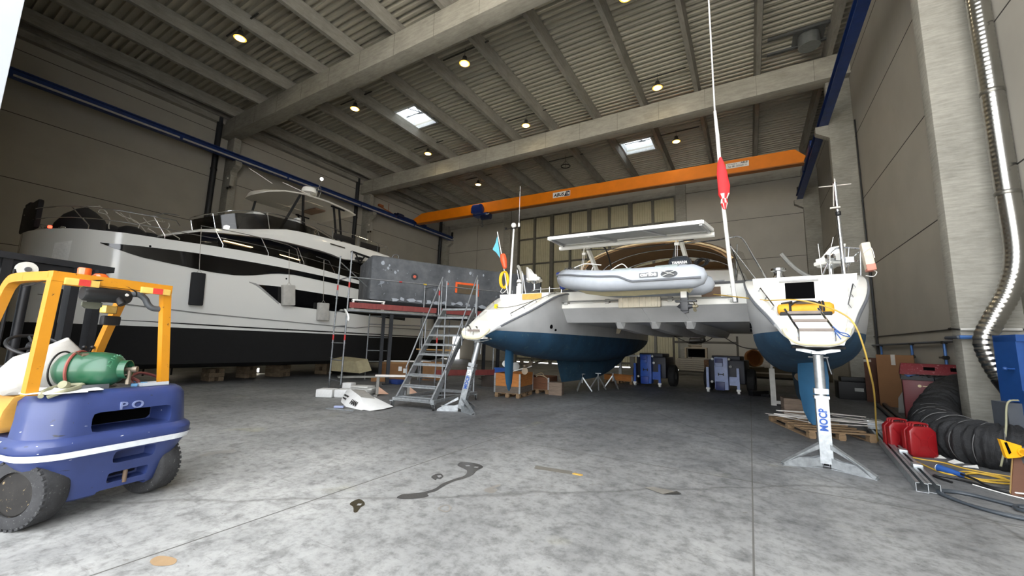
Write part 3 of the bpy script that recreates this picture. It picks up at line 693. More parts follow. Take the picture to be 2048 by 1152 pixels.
    for s, z, r in ((1.95, 2.12, .055), (2.2, 2.04, .03), (3.2, 2.95, .028)):
        x = tc + sx * (lerp(sm(s, BD), bwl(s), (sm(s, ZG) - z) / (sm(s, ZG) - zwl(s))) + .02); m.cyl((x - .02 * sx, s + ds, z), (x + .02 * sx, s + ds, z), r)
    m.build('skin_fitting', M_dark, hull)
    return hull
HL = cat_hull(-3.2, 0.3, 'left'); HR = cat_hull(3.3, 0.0, 'right')
def cat_bridge():
    m = MB(); t0, t1 = -2.45, 2.45
    # aft beam face, ledge, cockpit bulkhead and long wing-deck box
    prof = [(2.75, 2.78), (2.75, 2.66), (13.6, 2.66), (13.6, 3.15), (3.1, 3.2), (3.1, 2.78)]
    m.prism([(t0, y, z) for y, z in prof], (t1 - t0, 0, 0)); b = m.build('bridge_deck', M_gel, CAT, smooth=0)
    m = MB(); m.prism([(t0, y, z) for y, z in ((2.76, 2.66), (3.15, 2.28), (12.5, 2.35), (13.5, 2.66))], (t1 - t0, 0, 0)); m.build('bridge_underside', M_gelg, b, smooth=0)  # grey coat puts the shade of the down-facing side into its colour
    m = MB()
    for x0, x1 in ((-0.95, -0.02), (0.10, 0.92)):
        m.prism([(x0, 2.74, 2.635), (x1, 2.74, 2.635), (x1 + .16, 3.125, 2.295), (x0 + .16, 3.125, 2.295)], (0, .012, .03))
    m.build('locker_panel', M_gelg, b, smooth=0)
    m = MB()
    for x in (-.72, .2, 1.05):
        secs = []
        for s, w, h in ((3.14, .10, .02), (3.3, .16, .18), (5, .22, .24), (9, .26, .24), (11.5, .2, .16), (12.3, .05, .02)):
            secs.append([(x - w, s, 2.32), (x - w * .55, s, 2.30 - h), (x + w * .55, s, 2.30 - h), (x + w, s, 2.32)])
        m.loft(secs)
    m.build('keelson_rib', M_gelg, b, smooth=20)
    m = MB(); m.tube([(-2.2, 2.72, 2.85), (2.15, 2.72, 2.81)], .022)
    for x in (-2.1, -.9, .7, 2.0): m.box((x, 2.80, 2.82), (.1, .16, .12))
    m.build('traveller_rail', mat('rail_grey', (150, 150, 146), .4, .6), b)
    m = MB(); m.b2((-2.4, 3.06, 3.18), (3.0, 3.14, 3.235)); m.build('bulkhead_trim', mat('dark_trim', (40, 40, 42), .5), b)
    m = MB(); m.b2((1.36, 3.085, 2.85), (1.78, 3.1, 3.12)); m.build('companion_door', mat('brown_door', (96, 74, 54), .6), b)
    m = MB()
    for x, z in ((2.02, 3.1), (2.02, 2.72)): m.cyl((x, 3.1 if z > 2.9 else 2.76, z), (x, 3.07 if z > 2.9 else 2.73, z), .035)
    m.build('vent', mat('vent_grey', (176, 176, 170), .5), b)
    m = MB()
    m.b2((-.57, 2.62, 2.62), (.5, 2.76, 2.89), bev=.05)
    for k in range(7): m.b2((-.5 + k * .145, 2.60, 2.63), (-.44 + k * .145, 2.66, 2.88))
    m.build('liferaft_canister', mat('canister_cream', (222, 214, 194), .45), b)
    # loose cables slung below
    m = MB(); m.tube(curve([(-.45, 9, 2.1), (0.0, 10, 1.85), (.6, 9.6, 1.95), (.9, 9, 2.1)]), .015); m.tube(curve([(1.25, 9, 2.1), (1.8, 9, 1.75), (2.4, 8.6, 1.68)]), .015); m.build('slung_cable', M_black, b)
    m = MB(); m.prism([(-1.25, 4.6, 2.3), (-1.05, 4.6, 2.3), (-1.12, 4.4, 2.02), (-1.22, 4.4, 2.02)], (0, .05, 0)); m.build('drain_flap', mat('flap_metal', (170, 160, 140), .4, .5), b)
    # cabin top behind the cockpit
    m = MB(); secs = []
    for s, w, z in ((6.2, 2.2, 4.05), (6.5, 2.3, 4.15), (8, 2.3, 4.25), (10, 1.9, 4.1), (11.8, 1.2, 3.6), (12.4, .9, 3.25)):
        secs.append([(-w, s, 3.2), (-w * .93, s, lerp(3.2, z, .8)), (-w * .8, s, z), (0, s, z + .12), (w * .8, s, z), (w * .93, s, lerp(3.2, z, .8)), (w, s, 3.2)])
    m.loft(secs); c = m.build('cabin', M_gel, CAT, smooth=35)
    m = MB()
    for x0, x1, z0, z1 in ((-.5, .2, 3.5, 3.95), (.45, 1.6, 3.4, 3.75), (-1.9, -.75, 3.5, 3.9)): m.b2((x0, 6.15, z0), (x1, 6.21, z1))
    m.build('cabin_window', mat('tinted_window', (70, 76, 80), .1), c)
    m = MB()
    for x in (-1.35, -1.05, -.75, .0): m.b2((x - .08, 6.14, 4.0), (x + .08, 6.2, 4.07), bev=.01)
    m.build('instrument', M_black, c)
    m = MB(); m.lathe([(.25, -.01), (.27, 0), (.25, .01)], (1.05, 4.9, 3.75), (0, 1, .2)); 
    m = MB(); m.tube([(1.0 + .36 * math.cos(a * math.pi / 12), 5.0, 3.5 + .36 * math.sin(a * math.pi / 12)) for a in range(24)], .016, closed=True)
    for k in range(3): m.tube([(1.0, 5, 3.5), (1.0 + .36 * math.cos(k * 2.09 + .5), 5, 3.5 + .36 * math.sin(k * 2.09 + .5))], .01)
    m.cyl((1.0, 5, 3.5), (1.0, 5.4, 3.45), .03); m.build('steering_wheel', M_black, c)
    # bimini: cloth arch over hoops
    m = MB(); secs = []
    for s, zc, w in ((3.6, 4.50, 2.0), (3.75, 4.60, 2.05), (4.6, 4.78, 2.05), (5.8, 4.82, 2.0), (6.6, 4.70, 1.95)):
        top = [(w * math.sin(a), s, zc - .62 * (1 - math.cos(a)) * 1.25) for a in [R(-78 + 13 * k) for k in range(13)]]
        secs.append(top + [(x * .985, y, z - .025) for x, y, z in top[::-1]])
    m.loft(secs); bm_ = m.build('bimini', M_canvas, CAT, smooth=50)
    m = MB(); m.tube([(2.06 * math.sin(a), 3.58, 4.52 - .62 * (1 - math.cos(a)) * 1.25) for a in [R(-80 + 10 * k) for k in range(17)]], .025); m.build('front_piping', M_canvasd, bm_)
    m = MB()
    for s in (3.7, 5.0, 6.3): m.tube([(1.98 * math.sin(a), s, 4.62 - .62 * (1 - math.cos(a)) * 1.25) for a in [R(-80 + 10 * k) for k in range(17)]] , .016)
    for sg in (-1, 1):
        for s in (3.7, 5.0, 6.3): m.tube([(sg * 1.95, s, 4.05), (sg * 1.98, 5, 3.25)], .016)
    m.build('hoop_frame', M_chrome, bm_)
    m = MB(); m.loft([[(-2.0, 6.4, 3.25), (-2.0, 6.4, 3.9), (-1.6, 6.4, 4.35), (0, 6.45, 4.6), (1.6, 6.4, 4.35), (2.0, 6.4, 3.9)][1:], [(-2.0, 6.3, 3.25), (-2.0, 6.7, 3.95), (-1.6, 6.8, 4.2), (0, 6.8, 4.3), (1.6, 6.8, 4.2), (2.0, 6.7, 3.95)][1:]], closed=False)
    m.build('spray_screen', M_canvas, bm_)
    m = MB(); m.loft([[(2.0, 3.7, 4.2), (2.0, 3.7, 3.25)], [(2.2, 5.0, 4.3), (2.3, 5.0, 3.25)], [(2.3, 6.4, 4.0), (2.5, 6.6, 3.25)], [(2.5, 7.2, 3.4), (2.6, 7.6, 3.25)]], closed=False)
    m.build('clear_curtain', glass('clear_vinyl', (120, 116, 108), .4, .15), bm_)
    # solar array on davits
    m = MB(); p = [(-1.55, .6, 4.10), (1.76, .6, 4.02), (1.79, 1.92, 4.20), (-1.86, 1.92, 4.29)]
    m.prism(p, (0, 0, .035)); so = m.build('solar_panel', mat('panel_back', (164, 166, 166), .5), CAT, smooth=0)
    m = MB()
    for a, b_ in zip(p, p[1:] + p[:1]): m.beam(V(*a) + V(0, 0, .005), V(*b_) + V(0, 0, .005), .045, .07)
    m.build('panel_frame', M_white, so)
    m = MB(); m.tube([(-1.92, 1.95, 4.20), (1.82, 1.95, 4.11)], .058, n=14); m.build('support_tube', M_white, so)
    for a, b_, wd in (((-.57, .65, 4.06), (-.35, 1.95, 4.22), .07), ((.60, .65, 4.06), (.82, 1.95, 4.22), .07), ((-1.53, .65, 4.09), (-1.8, 1.9, 4.24), .05), ((1.72, .65, 4.0), (1.73, 1.9, 4.15), .05)):
        m = MB(); m.beam(a, b_, .05, wd); m.build('panel_bracket', M_alu, so)
    m = MB(); m.tube(curve([(-1.3, 1.97, 4.10), (-.3, 1.97, 4.02), (.6, 1.97, 4.0), (1.4, 1.97, 4.06)]), .012); m.build('panel_wiring', M_black, so)
    for x, l in ((-1.15, 0), (1.1, 1)):
        m = MB(); m.beam((x + .12, 2.85, 3.2), (x, 2.0, 4.15), .07, .11); d = m.build('davit', M_gel, CAT)
        m = MB(); m.tube([(x - .06, 1.93, 4.14), (x - .07, 1.9, 4.0)], .012); m.box((x - .05, 1.9, 3.97), (.1, .07, .06)); m.tube([(x - .04, 1.9, 3.95), (x - .02, 1.7, 3.4)], .007); m.tube([(x - .08, 1.9, 3.95), (x - .06, 1.7, 3.4)], .007); m.build('hoist_tackle', M_white, d)
        m = MB()
        if l: m.cyl((x - .08, 1.95, 4.0), (x - .2, 1.9, 3.35), .022)
        else: m.tube(curve([(x + .4, 1.95, 4.15), (x + .42, 2.2, 4.1), (x + .4, 2.6, 3.8), (x + .4, 2.8, 3.2)]), .02)
        m.build('gas_strut', M_black, d)
    m = MB()
    for k in range(9): m.tube([(-.66 + .05 * math.sin(k * 2.3) + .16 * math.cos(a * .7), 3.05 + .02 * k, 3.52 + .17 * math.sin(a * .7 + .1 * k)) for a in range(9)], .012, closed=True)
    m.build('coiled_rope', mat('rope_black', (26, 26, 26), .8), CAT)
    m = MB()
    for k in range(8): m.tube([(1.38 + .04 * math.sin(k * 2.3) + .14 * math.cos(a * .7), 3.05 + .02 * k, 3.74 + .1 * math.sin(a * .7 + .1 * k)) for a in range(9)], .012, closed=True)
    m.build('coiled_rope', mat('rope_black', (26, 26, 26), .8), CAT)
    # mast-top halyard pole
    m = MB(); m.tube([(2.12, 2.35, 2.66), (2.05, 2.35, 3.6), (1.98, 2.35, 4.9)], [.042, .042, .04]); m.tube([(1.98, 2.35, 4.9), (1.93, 2.35, 6.6), (1.9, 2.35, 7.2)], [.04, .04, .03])
    po = m.build('ensign_pole', M_white, CAT)
    m = MB(); m.tube([(1.9, 2.35, 7.2), (1.86, 2.35, 13.2)], .018); m.build('backstay', mat('stay_white', (220, 220, 220), .5), po)
    m = MB(); m.box((2.125, 2.37, 2.70), (.1, .1, .1)); m.tube([(2.06, 2.35, 4.0), (2.3, 3.0, 3.2)], .01); m.build('pole_foot', M_black, po)
    m = MB(); m.tube(curve([(1.05, 2.6, 4.15), (1.8, 2.5, 4.12), (2.06, 2.4, 4.12), (2.3, 2.5, 4.1), (2.5, 2.7, 3.7), (2.72, 2.85, 3.2)], 5), .02); m.tube([(2.06, 2.42, 3.95), (2.55, 2.3, 3.08)], .014); m.tube([(2.2, 2.6, 4.0), (2.1, 3.1, 3.2)], .012); m.build('pushpit_rail', M_chrome, CAT)
    # winch and coaming on the right
    m = MB(); m.lathe([(.13, 0), (.12, .05), (.09, .12), (.10, .18), (.15, .2), (.15, .25), (.06, .27), (0, .27)], (2.95, 3.2, 3.22)); m.build('winch', M_chrome, CAT)
    m = MB(); m.tube(curve([(3.1, 6.8, 4.55), (3.4, 6.8, 4.1), (3.75, 6.8, 3.8), (4.2, 6.8, 3.62)]), .06); m.build('passerelle_arch', mat('arch_grey', (140, 140, 136), .5), CAT)
cat_bridge()
def helm_seat(x, y, z, rot, sc=1.0):
    def T(m): return m.xf(Matrix.Translation((x, y, z)) @ Matrix.Rotation(rot, 4, 'Z') @ Matrix.Scale(sc, 4))
    m = MB()                                     # bucket: squab and wrapped shell with arms
    m.box((0, 0, .38), (.46, .46, .1), bev=.045)
    seat = T(m).build('helm_seat', M_white, CAT)
    m = MB(); out = []; 
    angs = [R(a) for a in range(-120, 121, 12)]
    def hgt(a): d = abs(math.degrees(a)); return 0.44 if d < 45 else lerp(.44, .2, min(1, (d - 45) / 40.0)) if d < 85 else lerp(.2, .15, (d - 85) / 35)
    secs = []
    for a in angs:
        cx, cy = math.sin(a), math.cos(a); r0, r1 = .24, .275; h = hgt(a); tl = .05 * h
        secs.append([(cx * r0, cy * r0, .36), (cx * (r0 + tl), cy * (r0 + tl), .36 + h), (cx * (r1 + tl), cy * (r1 + tl), .36 + h), (cx * r1, cy * r1, .32)])
    m.loft(secs); T(m).build('backrest', M_white, seat, smooth=50)
    m = MB(); m.cyl((0, 0, 0), (0, 0, .3), .05); m.lathe([(.11, 0), (.1, .03), (.05, .05)]); m.lathe([(.05, .24), (.16, .31), (.16, .335)]); T(m).build('pedestal', M_chrome, seat)
helm_seat(-3.5, 3.35, 3.30, R(105), .95); helm_seat(3.84, 2.75, 3.10, R(-55), .9)
def cat_gear():
    # right quarter: aerial pole, rails, outboard bracket
    m = MB(); m.tube([(3.98, 2.2, 3.06), (3.965, 2.2, 4.0), (3.955, 2.2, 4.95)], [.04, .034, .03], n=12); p = m.build('aerial_pole', M_chrome, CAT)
    m = MB(); m.tube([(3.70, 2.2, 4.90), (4.2, 2.2, 4.87)], .011); m.tube([(3.93, 2.18, 4.92), (3.9, 2.14, 4.45)], .01); m.box((3.92, 2.15, 4.42), (.16, .05, .03)); m.tube([(3.96, 2.2, 4.95), (3.955, 2.2, 5.03)], .012); m.build('crossbar', mat('aerial_grey', (170, 164, 156), .5), p)
    m = MB(); m.lathe([(0, -.05), (.045, -.03), (.045, .03), (0, .05)], (3.96, 2.15, 4.3)); m.build('clamp', M_black, p)
    m = MB()
    m.tube(curve([(3.76, 2.3, 3.36), (3.80, 2.3, 3.55), (3.9, 2.3, 3.64), (4.08, 2.3, 3.64), (4.26, 2.3, 3.60)], 5), .016)
    m.tube([(4.09, 2.25, 3.63), (4.02, 2.25, 3.08)], .017); m.tube([(3.62, 2.25, 3.06), (3.78, 2.25, 3.42)], .017); m.tube([(4.26, 2.3, 3.6), (4.23, 2.3, 3.08)], .014); m.tube([(3.78, 2.35, 3.42), (4.25, 2.4, 3.38)], .012)
    m.tube(curve([(4.02, 2.4, 3.1), (4.12, 2.4, 3.4), (4.24, 2.4, 3.55)]), .01); m.build('stern_rail', M_chrome, CAT)
    m = MB(); m.lathe([(.06, -.08), (.08, -.05), (.05, 0), (.08, .05), (.06, .08)], (3.785, 2.22, 3.45), (1, 0, .1)); m.build('fishing_reel', M_chrome, CAT)
    m = MB(); m.box((4.07, 2.2, 3.38), (.12, .08, .1)); m.build('rail_bracket', M_alu, CAT)
    m = MB(); m.tube(curve([(3.74, 2.1, 3.0), (3.78, 2.1, 3.5), (3.86, 2.2, 3.85)]), .005); m.build('fishing_line', M_white, CAT)
    # left quarter: anchor light pole, dan buoy mast
    m = MB(); m.tube([(-3.74, 2.3, 3.08), (-3.69, 2.3, 4.2), (-3.65, 2.3, 5.08)], [.036, .032, .026], n=12); p = m.build('light_pole', M_white, CAT)
    m = MB(); m.tube([(-3.97, 2.3, 5.10), (-3.4, 2.3, 5.11)], .012); m.lathe([(.07, 0), (.05, .02), (0, .02)], (-3.66, 2.3, 5.08)); m.box((-3.94, 2.3, 5.13), (.05, .04, .06)); m.build('crossbar', M_black, p)
    m = MB(); m.sphere((-3.66, 2.3, 5.19), .08); m.build('light_globe', M_white, p)
    m = MB(); m.lathe([(0, 0), (.03, .01), (.03, .12), (0, .15)], (-3.47, 2.3, 5.11)); m.tube([(-3.47, 2.3, 5.25), (-3.46, 2.3, 6.4)], .004); m.build('whip_aerial', M_white, p)
    m = MB(); m.box((-3.52, 2.5, 3.2), (.16, .12, .3), bev=.02); m.cyl((-3.52, 2.5, 3.34), (-3.52, 2.5, 3.42), .07); m.build('deck_locker', M_gel, CAT)
    m = MB(); m.lathe([(.08, 0), (.07, .03), (.05, .08), (0, .1)], (-3.54, 2.5, 3.46)); m.build('compass_dome', M_white, CAT)
    m = MB()
    for a, b in (((-3.45, 2.5, 3.10), (-3.62, 2.5, 3.85)), ((-3.38, 2.45, 3.1), (-3.5, 2.6, 3.8)), ((-3.3, 2.5, 3.1), (-3.48, 2.6, 3.75))): m.cyl(a, b, .017)
    m.build('boat_hook', M_alu, CAT)
    m = MB(); m.tube(curve([(-3.5, 2.6, 3.5), (-3.56, 2.55, 3.9), (-3.6, 2.5, 3.95), (-3.5, 2.6, 3.7), (-3.42, 2.65, 3.2)]), .035); m.build('furled_ensign', mat('grey_cloth', (150, 148, 140), .9), CAT)
    m = MB(); m.tube([(-3.70, 2.15, 3.08), (-3.9, 2.12, 4.1), (-4.12, 2.1, 5.0)], .014); bu = m.build('dan_buoy', M_white, CAT)
    m = MB(); m.lathe([(.02, 0), (.06, .03), (.10, .25), (.09, .42), (.06, .47), (.02, .48)], (-3.80, 2.12, 3.83), (-.24, 0, 1), n=16); m.build('float', mat('float_orange', (222, 88, 48), .45), bu)
    m = MB(); F = [(-4.12, 2.1, 4.86), (-4.03, 2.1, 4.42), (-3.98, 2.1, 4.16), (-4.10, 2.06, 4.34), (-4.26, 2.08, 4.46), (-4.17, 2.1, 4.66)]
    m.prism(F, (0, .01, 0)); m.build('flag', mat('flag_cyan', (96, 176, 200), .8), bu)
    m = MB()
    for k, (a, r) in enumerate(((0, .24), (.02, .245), (-.02, .235))):
        m.tube([(-3.83 + a + .06 * math.cos(q * .4), 2.12 + .10 * math.cos(q * .4), 3.5 + r * math.sin(q * .4)) for q in range(16)], .03, closed=True)
    m.build('horseshoe_buoy', mat('horseshoe_yellow', (226, 180, 22), .6, bump=.1), CAT)
    m = MB(); m.tube(curve([(-3.86, 2.1, 3.25), (-3.92, 2.1, 3.15), (-3.84, 2.08, 3.1), (-3.72, 2.1, 3.2), (-3.75, 2.1, 3.3)]), .008); m.build('buoy_line', M_white, CAT)
    m = MB(); m.lathe([(0, -.3), (.07, -.26), (.2, .1), (.21, .16), (.12, .2), (0, .2)], (-1.98, 2.3, 3.42), (.05, 0, 1), n=14); m.build('hooded_motor_cover', mat('cover_blue', (28, 50, 128), .7, bump=.15), CAT)
    m = MB()
    for z in (3.32, ): m.tube([(-3.3, 2.9, z - .05), (-2.9, 3.1, z), (-2.2, 3.15, z)], .012)
    for x in (-3.1, -2.8, -2.4): m.tube([(x, 3.05, 3.15), (x, 3.05, 3.36)], .012)
    m.tube(curve([(-1.45, 2.9, 3.3), (-1.4, 2.9, 3.7), (-1.32, 2.9, 3.85), (-1.25, 2.9, 3.6), (-1.1, 2.9, 3.4)]), .014); m.build('deck_rail', M_chrome, CAT)
cat_gear()
# ------------------------------------------------------------------ things hung on or lying on the catamaran
def cw(p):
    a = math.atan2(-0.045, 0.999); c, s = math.cos(a), math.sin(a); return (-2.45 + p[0] * c - p[1] * s, 7.65 + p[0] * s + p[1] * c, p[2])
CR = math.atan2(-0.045, 0.999)
def dinghy():
    t = thing('inflatable_dinghy', 'grey inflatable dinghy hanging bow-left on davits behind the catamaran', 'dinghy', cw((-.10, 1.55, 2.78)), rz=CR)
    M_tube = mat('tube_grey', (172, 177, 184), .6, var=.05, scale=8, bump=.05, spots=(150, 154, 160), spot_amt=.66)
    def ctr(u, side):      # u 0 at the aft cone, 1 at the bow; y of the tube axis
        x = lerp(1.62, -1.42, u); y = side * .57 * (1 if u < .62 else math.cos((u - .62) / .38 * math.pi / 2) ** .8)
        z = .30 + .20 * max(0, (u - .6) / .4) ** 1.5 - .03 * (1 - u) - .0; return V(x, y, z)
    pts = [V(1.86, -.57, .26), V(1.80, -.57, .26)] + [ctr(k / 16, -1) for k in range(16)] + [V(-1.46, 0, .52)] + [ctr(k / 16, 1) for k in range(15, -1, -1)] + [V(1.80, .57, .26), V(1.86, .57, .26)]
    rad = [.04, .16] + [.24] * 16 + [.235] + [.24] * 16 + [.16, .04]
    m = MB(); m.tube(pts, rad, n=20); tb = m.build('buoyancy_tube', M_tube, t, smooth=70)
    m = MB()
    ln = [V(1.78, -.80, .20)] + [V(x, -.82, z) for x, z in ((1.5, .20), (1.0, .20), (.55, .20), (.4, .22), (.2, .31), (.05, .34), (-.3, .36))] + [V(-.75, -.74, .42), V(-1.05, -.6, .48), V(-1.38, -.38, .54), V(-1.6, -.2, .58), V(-1.68, 0, .58)]
    def push(p):
        return p
    m.tube(curve(ln, 4), .022, n=6); m.build('rubbing_strake', M_strake, tb)
    m = MB(); secs = []
    for x, w, zk in ((1.45, .5, .02), (1.0, .52, .02), (.3, .52, .0), (-.4, .46, .02), (-.9, .34, .1), (-1.2, .18, .24), (-1.35, .04, .36)):
        secs.append([(x, -w, .24 + (.1 if x < -.8 else 0)), (x, -w * .8, zk + .12), (x, -w * .35, zk + .05), (x, 0, zk), (x, w * .35, zk + .05), (x, w * .8, zk + .12), (x, w, .24 + (.1 if x < -.8 else 0))])
    m.loft(secs); hl = m.build('hull', mat('dinghy_hull_cream', (224, 212, 172), .4, var=.06), t, smooth=30)
    m = MB(); m.box((1.2, 0, .3), (.06, .9, .42), bev=.02); m.build('transom', M_white, t)
    m = MB(); m.b2((.62, -.835, .27), (.98, -.805, .36)); lp = m.build('maker_patch', mat('patch_grey', (96, 98, 100), .6), tb)
    text_mesh('caribe', 'maker_lettering', M_white, lp, .115, (.80, -.838, .322), (1, 0, 0), (0, 0, 1), .004, .004, xscale=1.15)
    text_mesh('T/T SOLEIL', 'name_lettering', mat('letter_dark', (56, 58, 66), .6), tb, .095, (-1.0, -.62, .625), (.97, -.2, -.05), (-.02, .55, .8), .004, .001, shear=.15)
    for x0, x1 in ((.0, .4), (.9, 1.35)): m = MB(); m.box(((x0 + x1) / 2, -.66, .50), (x1 - x0, .1, .03), rx=R(22)); m.build('seat_patch', mat('patch_light', (150, 160, 158), .6), tb)
    m = MB(); m.lathe([(0, 0), (.16, 0), (.16, .02), (0, .03)], (1.2, -.80, .31), (0, -1, .1), n=20); m.xf(Matrix.Translation((1.2, -.8, .31)) @ Matrix.Diagonal((1, 1, .45, 1)) @ Matrix.Translation((-1.2, .8, -.31)))
    pt = m.build('grab_handle', mat('handle_grey', (66, 68, 70), .6), tb)
    m = MB(); m.tube([(1.05, -.84, .38), (1.3, -.85, .28)], .008); m.tube([(1.08, -.84, .27), (1.32, -.85, .36)], .008); m.build('handle_cord', mat('cord_white', (190, 190, 186), .7), pt)
    m = MB(); m.tube(curve([(-1.1, -.3, .7), (-.9, -.2, .8), (-.7, -.25, .78), (-.4, -.3, .72)]), .012); m.tube(curve([(-.15, -.4, .55), (0.05, -.2, .72), (.25, -.4, .56)]), .012); m.build('lifting_bridle', M_white, t)
    # outboard motor
    m = MB(); secs = []
    for z, a, b in ((.44, .19, .16), (.50, .235, .2), (.62, .245, .21), (.74, .22, .19), (.80, .16, .13)):
        secs.append([(1.27 + a * math.copysign(abs(math.cos(q)) ** .6, math.cos(q)), b * math.copysign(abs(math.sin(q)) ** .6, math.sin(q)), z) for q in [2 * math.pi * k / 20 for k in range(20)]])
    m.loft(secs); om = m.build('outboard_motor', mat('cowling_black', (46, 50, 56), .25, var=.05, coat=.5), t, smooth=50)
    m = MB(); m.b2((1.1, -.222, .50), (1.47, -.2, .57)); m.build('red_stripe', mat('stripe_red', (196, 32, 34), .4), om)
    text_mesh('YAMAHA', 'maker_lettering', M_white, om, .075, (1.29, -.226, .64), (1, 0, 0), (0, 0, 1), .006, .002, shear=.2)
    m = MB(); m.box((1.33, 0, .0), (.16, .12, .75), bev=.03); m.box((1.36, 0, -.16), (.42, .13, .04), bev=.01); m.prism([(1.24, -.05, -.2), (1.42, -.05, -.2), (1.40, -.03, -.40), (1.32, -.02, -.42), (1.26, -.03, -.36)], (0, .1, 0))
    m.lathe([(0, -.18), (.05, -.12), (.06, .05), (.04, .14), (0, .16)], (1.35, 0, -.27), (1, 0, 0)); lg = m.build('lower_leg', mat('leg_dark', (52, 54, 58), .4, .2), om)
    m = MB(); m.box((1.33, -.065, -.02), (.12, .02, .14)); m.build('leg_decal', M_white, lg)
    m = MB()
    for k in range(3):
        a = k * 2.094 + .3; d = V(0, math.cos(a), math.sin(a)); tq = V(.5, -math.sin(a), math.cos(a)).normalized(); o = V(1.53, 0, -.27)
        m.loft([[o + d * r + tq * w + V(.005, 0, 0), o + d * r - tq * w + V(.005, 0, 0), o + d * r - tq * w - V(.005, 0, 0), o + d * r + tq * w - V(.005, 0, 0)] for r, w in ((.03, .03), (.08, .06), (.12, .03))])
    m.lathe([(0, -.08), (.035, -.05), (.035, .05), (0, .08)], (1.53, 0, -.27), (1, 0, 0)); m.build('propeller', mat('prop_alloy', (150, 142, 120), .4, .5), lg)
dinghy()
def red_flag():
    m = MB(); secs = []
    for z, w, d in ((4.76, .03, .02), (4.9, .07, .03), (5.0, .06, .05), (5.12, .11, .05), (5.3, .12, .06), (5.6, .1, .05), (5.85, .07, .04), (6.0, .025, .02)):
        x0 = 1.99 - (z - 4.9) * .03
        secs.append([(x0 + .02 + w * math.cos(a) * (1 + .18 * math.sin(3 * a + z * 5)), 2.30 + d * math.sin(a), z) for a in [2 * math.pi * k / 18 for k in range(18)]])
    m.loft(secs); mm = m.build('ensign', None, smooth=60)
    mm.data.materials.append(mat('flag_red', (214, 44, 48), .75)); mm.data.materials.append(mat('flag_white', (226, 220, 214), .75))
    for p in mm.data.polygons:
        c = p.center; b = (c[2] * 9 + math.atan2(c[1] - 2.3, c[0] - 2.0) * 1.2) % 2.2
        if c[2] < 5.2 and b > 1.2: p.material_index = 1
    mm.location = (-2.45, 7.65, 0); mm.rotation_euler = (0, 0, CR)
    tag(mm, 'red and white ensign furled around the white pole of the catamaran', 'flag')
red_flag()
def stern_fender():
    t = thing('fender', 'off-white flat fender with a pink bottom tied to the catamaran stern rail', 'fender', cw((4.30, 2.0, 3.13)), rz=CR)
    m = MB(); m.box((0, 0, .25), (.13, .22, .50), ry=R(-6), bev=.02); m.build('body', mat('fender_ivory', (206, 194, 176), .6, spots=(190, 176, 150), spot_amt=.6), t)
    m = MB(); m.box((.025, 0, .04), (.135, .225, .13), ry=R(-6), bev=.02); m.build('stained_end', mat('fender_pink', (190, 124, 106), .6), t)
    m = MB(); m.tube(curve([(-.07, -.12, .3), (.04, -.13, .38), (.08, -.1, .2)]), .006); m.tube(curve([(.0, 0, .0), (.1, -.02, -.04), (.06, 0, -.12), (-.05, 0, -.1)]), .006); m.build('rope', M_white, t)
stern_fender()
def yellow_bag():
    t = thing('duffel_bag', 'yellow and black duffel bag on the stern step of the catamaran', 'bag', cw((3.24, .66, 2.205)), rz=CR)
    Y = mat('bag_yellow', (222, 160, 40), .7, var=.1, scale=9, bump=.15)
    m = MB(); secs = []
    for x, r in ((-.38, .05), (-.36, .09), (-.22, .115), (0, .105), (.22, .12), (.33, .115), (.38, .08)):
        secs.append([(x, r * math.cos(a) * .95, (.115) + r * math.sin(a) * (.95 + .06 * math.sin(9 * x))) for a in [2 * math.pi * k / 18 for k in range(18)]])
    m.loft(secs); m.build('body', Y, t, smooth=60)
    B = mat('bag_black', (28, 28, 30), .7)
    m = MB(); m.box((0, -.02, .035), (.7, .2, .06), bev=.025); m.build('base', B, t)
    m = MB()
    for x in (-.2, -.02 + .22, .24): m.tube([(x, .12 * math.cos(a), .115 + .12 * math.sin(a)) for a in [R(200 - 20 * k) for k in range(14)]], .018, n=6)
    m.tube(curve([(-.2, -.1, .17), (-.1, -.13, .23), (.1, -.13, .23), (.22, -.1, .17)]), .016); m.tube([(-.32, 0, .21), (-.16, -.02, .24)], .022); m.build('strap', B, t)
    m = MB(); m.box((.0, -.03, .215), (.24, .12, .035), bev=.015); m.build('top_pad', mat('pad_grey', (120, 108, 100), .7), t)
yellow_bag()
def hose_line():
    P = [cw(p) for p in ((1.7, 2.4, 2.85), (2.3, 1.6, 2.66), (2.7, .95, 2.52), (3.1, .45, 2.46), (3.4, .3, 2.36), (3.62, .1, 2.22), (3.76, .0, 2.05))]
    P += [cw((3.84, -.0, 1.75)), cw((3.92, .2, 1.35)), (1.62, 8.3, 1.0), (1.80, 9.3, .4), (1.92, 9.9, .08), (2.0, 10.1, .02), (2.1, 10.0, .02)]
    m = MB(); m.tube(curve(P, 6), .012); tag(m.build('hose', mat('hose_yellow', (188, 156, 72), .5)), 'thin yellow hose draped across the right stern and down to the floor', 'hose')
hose_line()
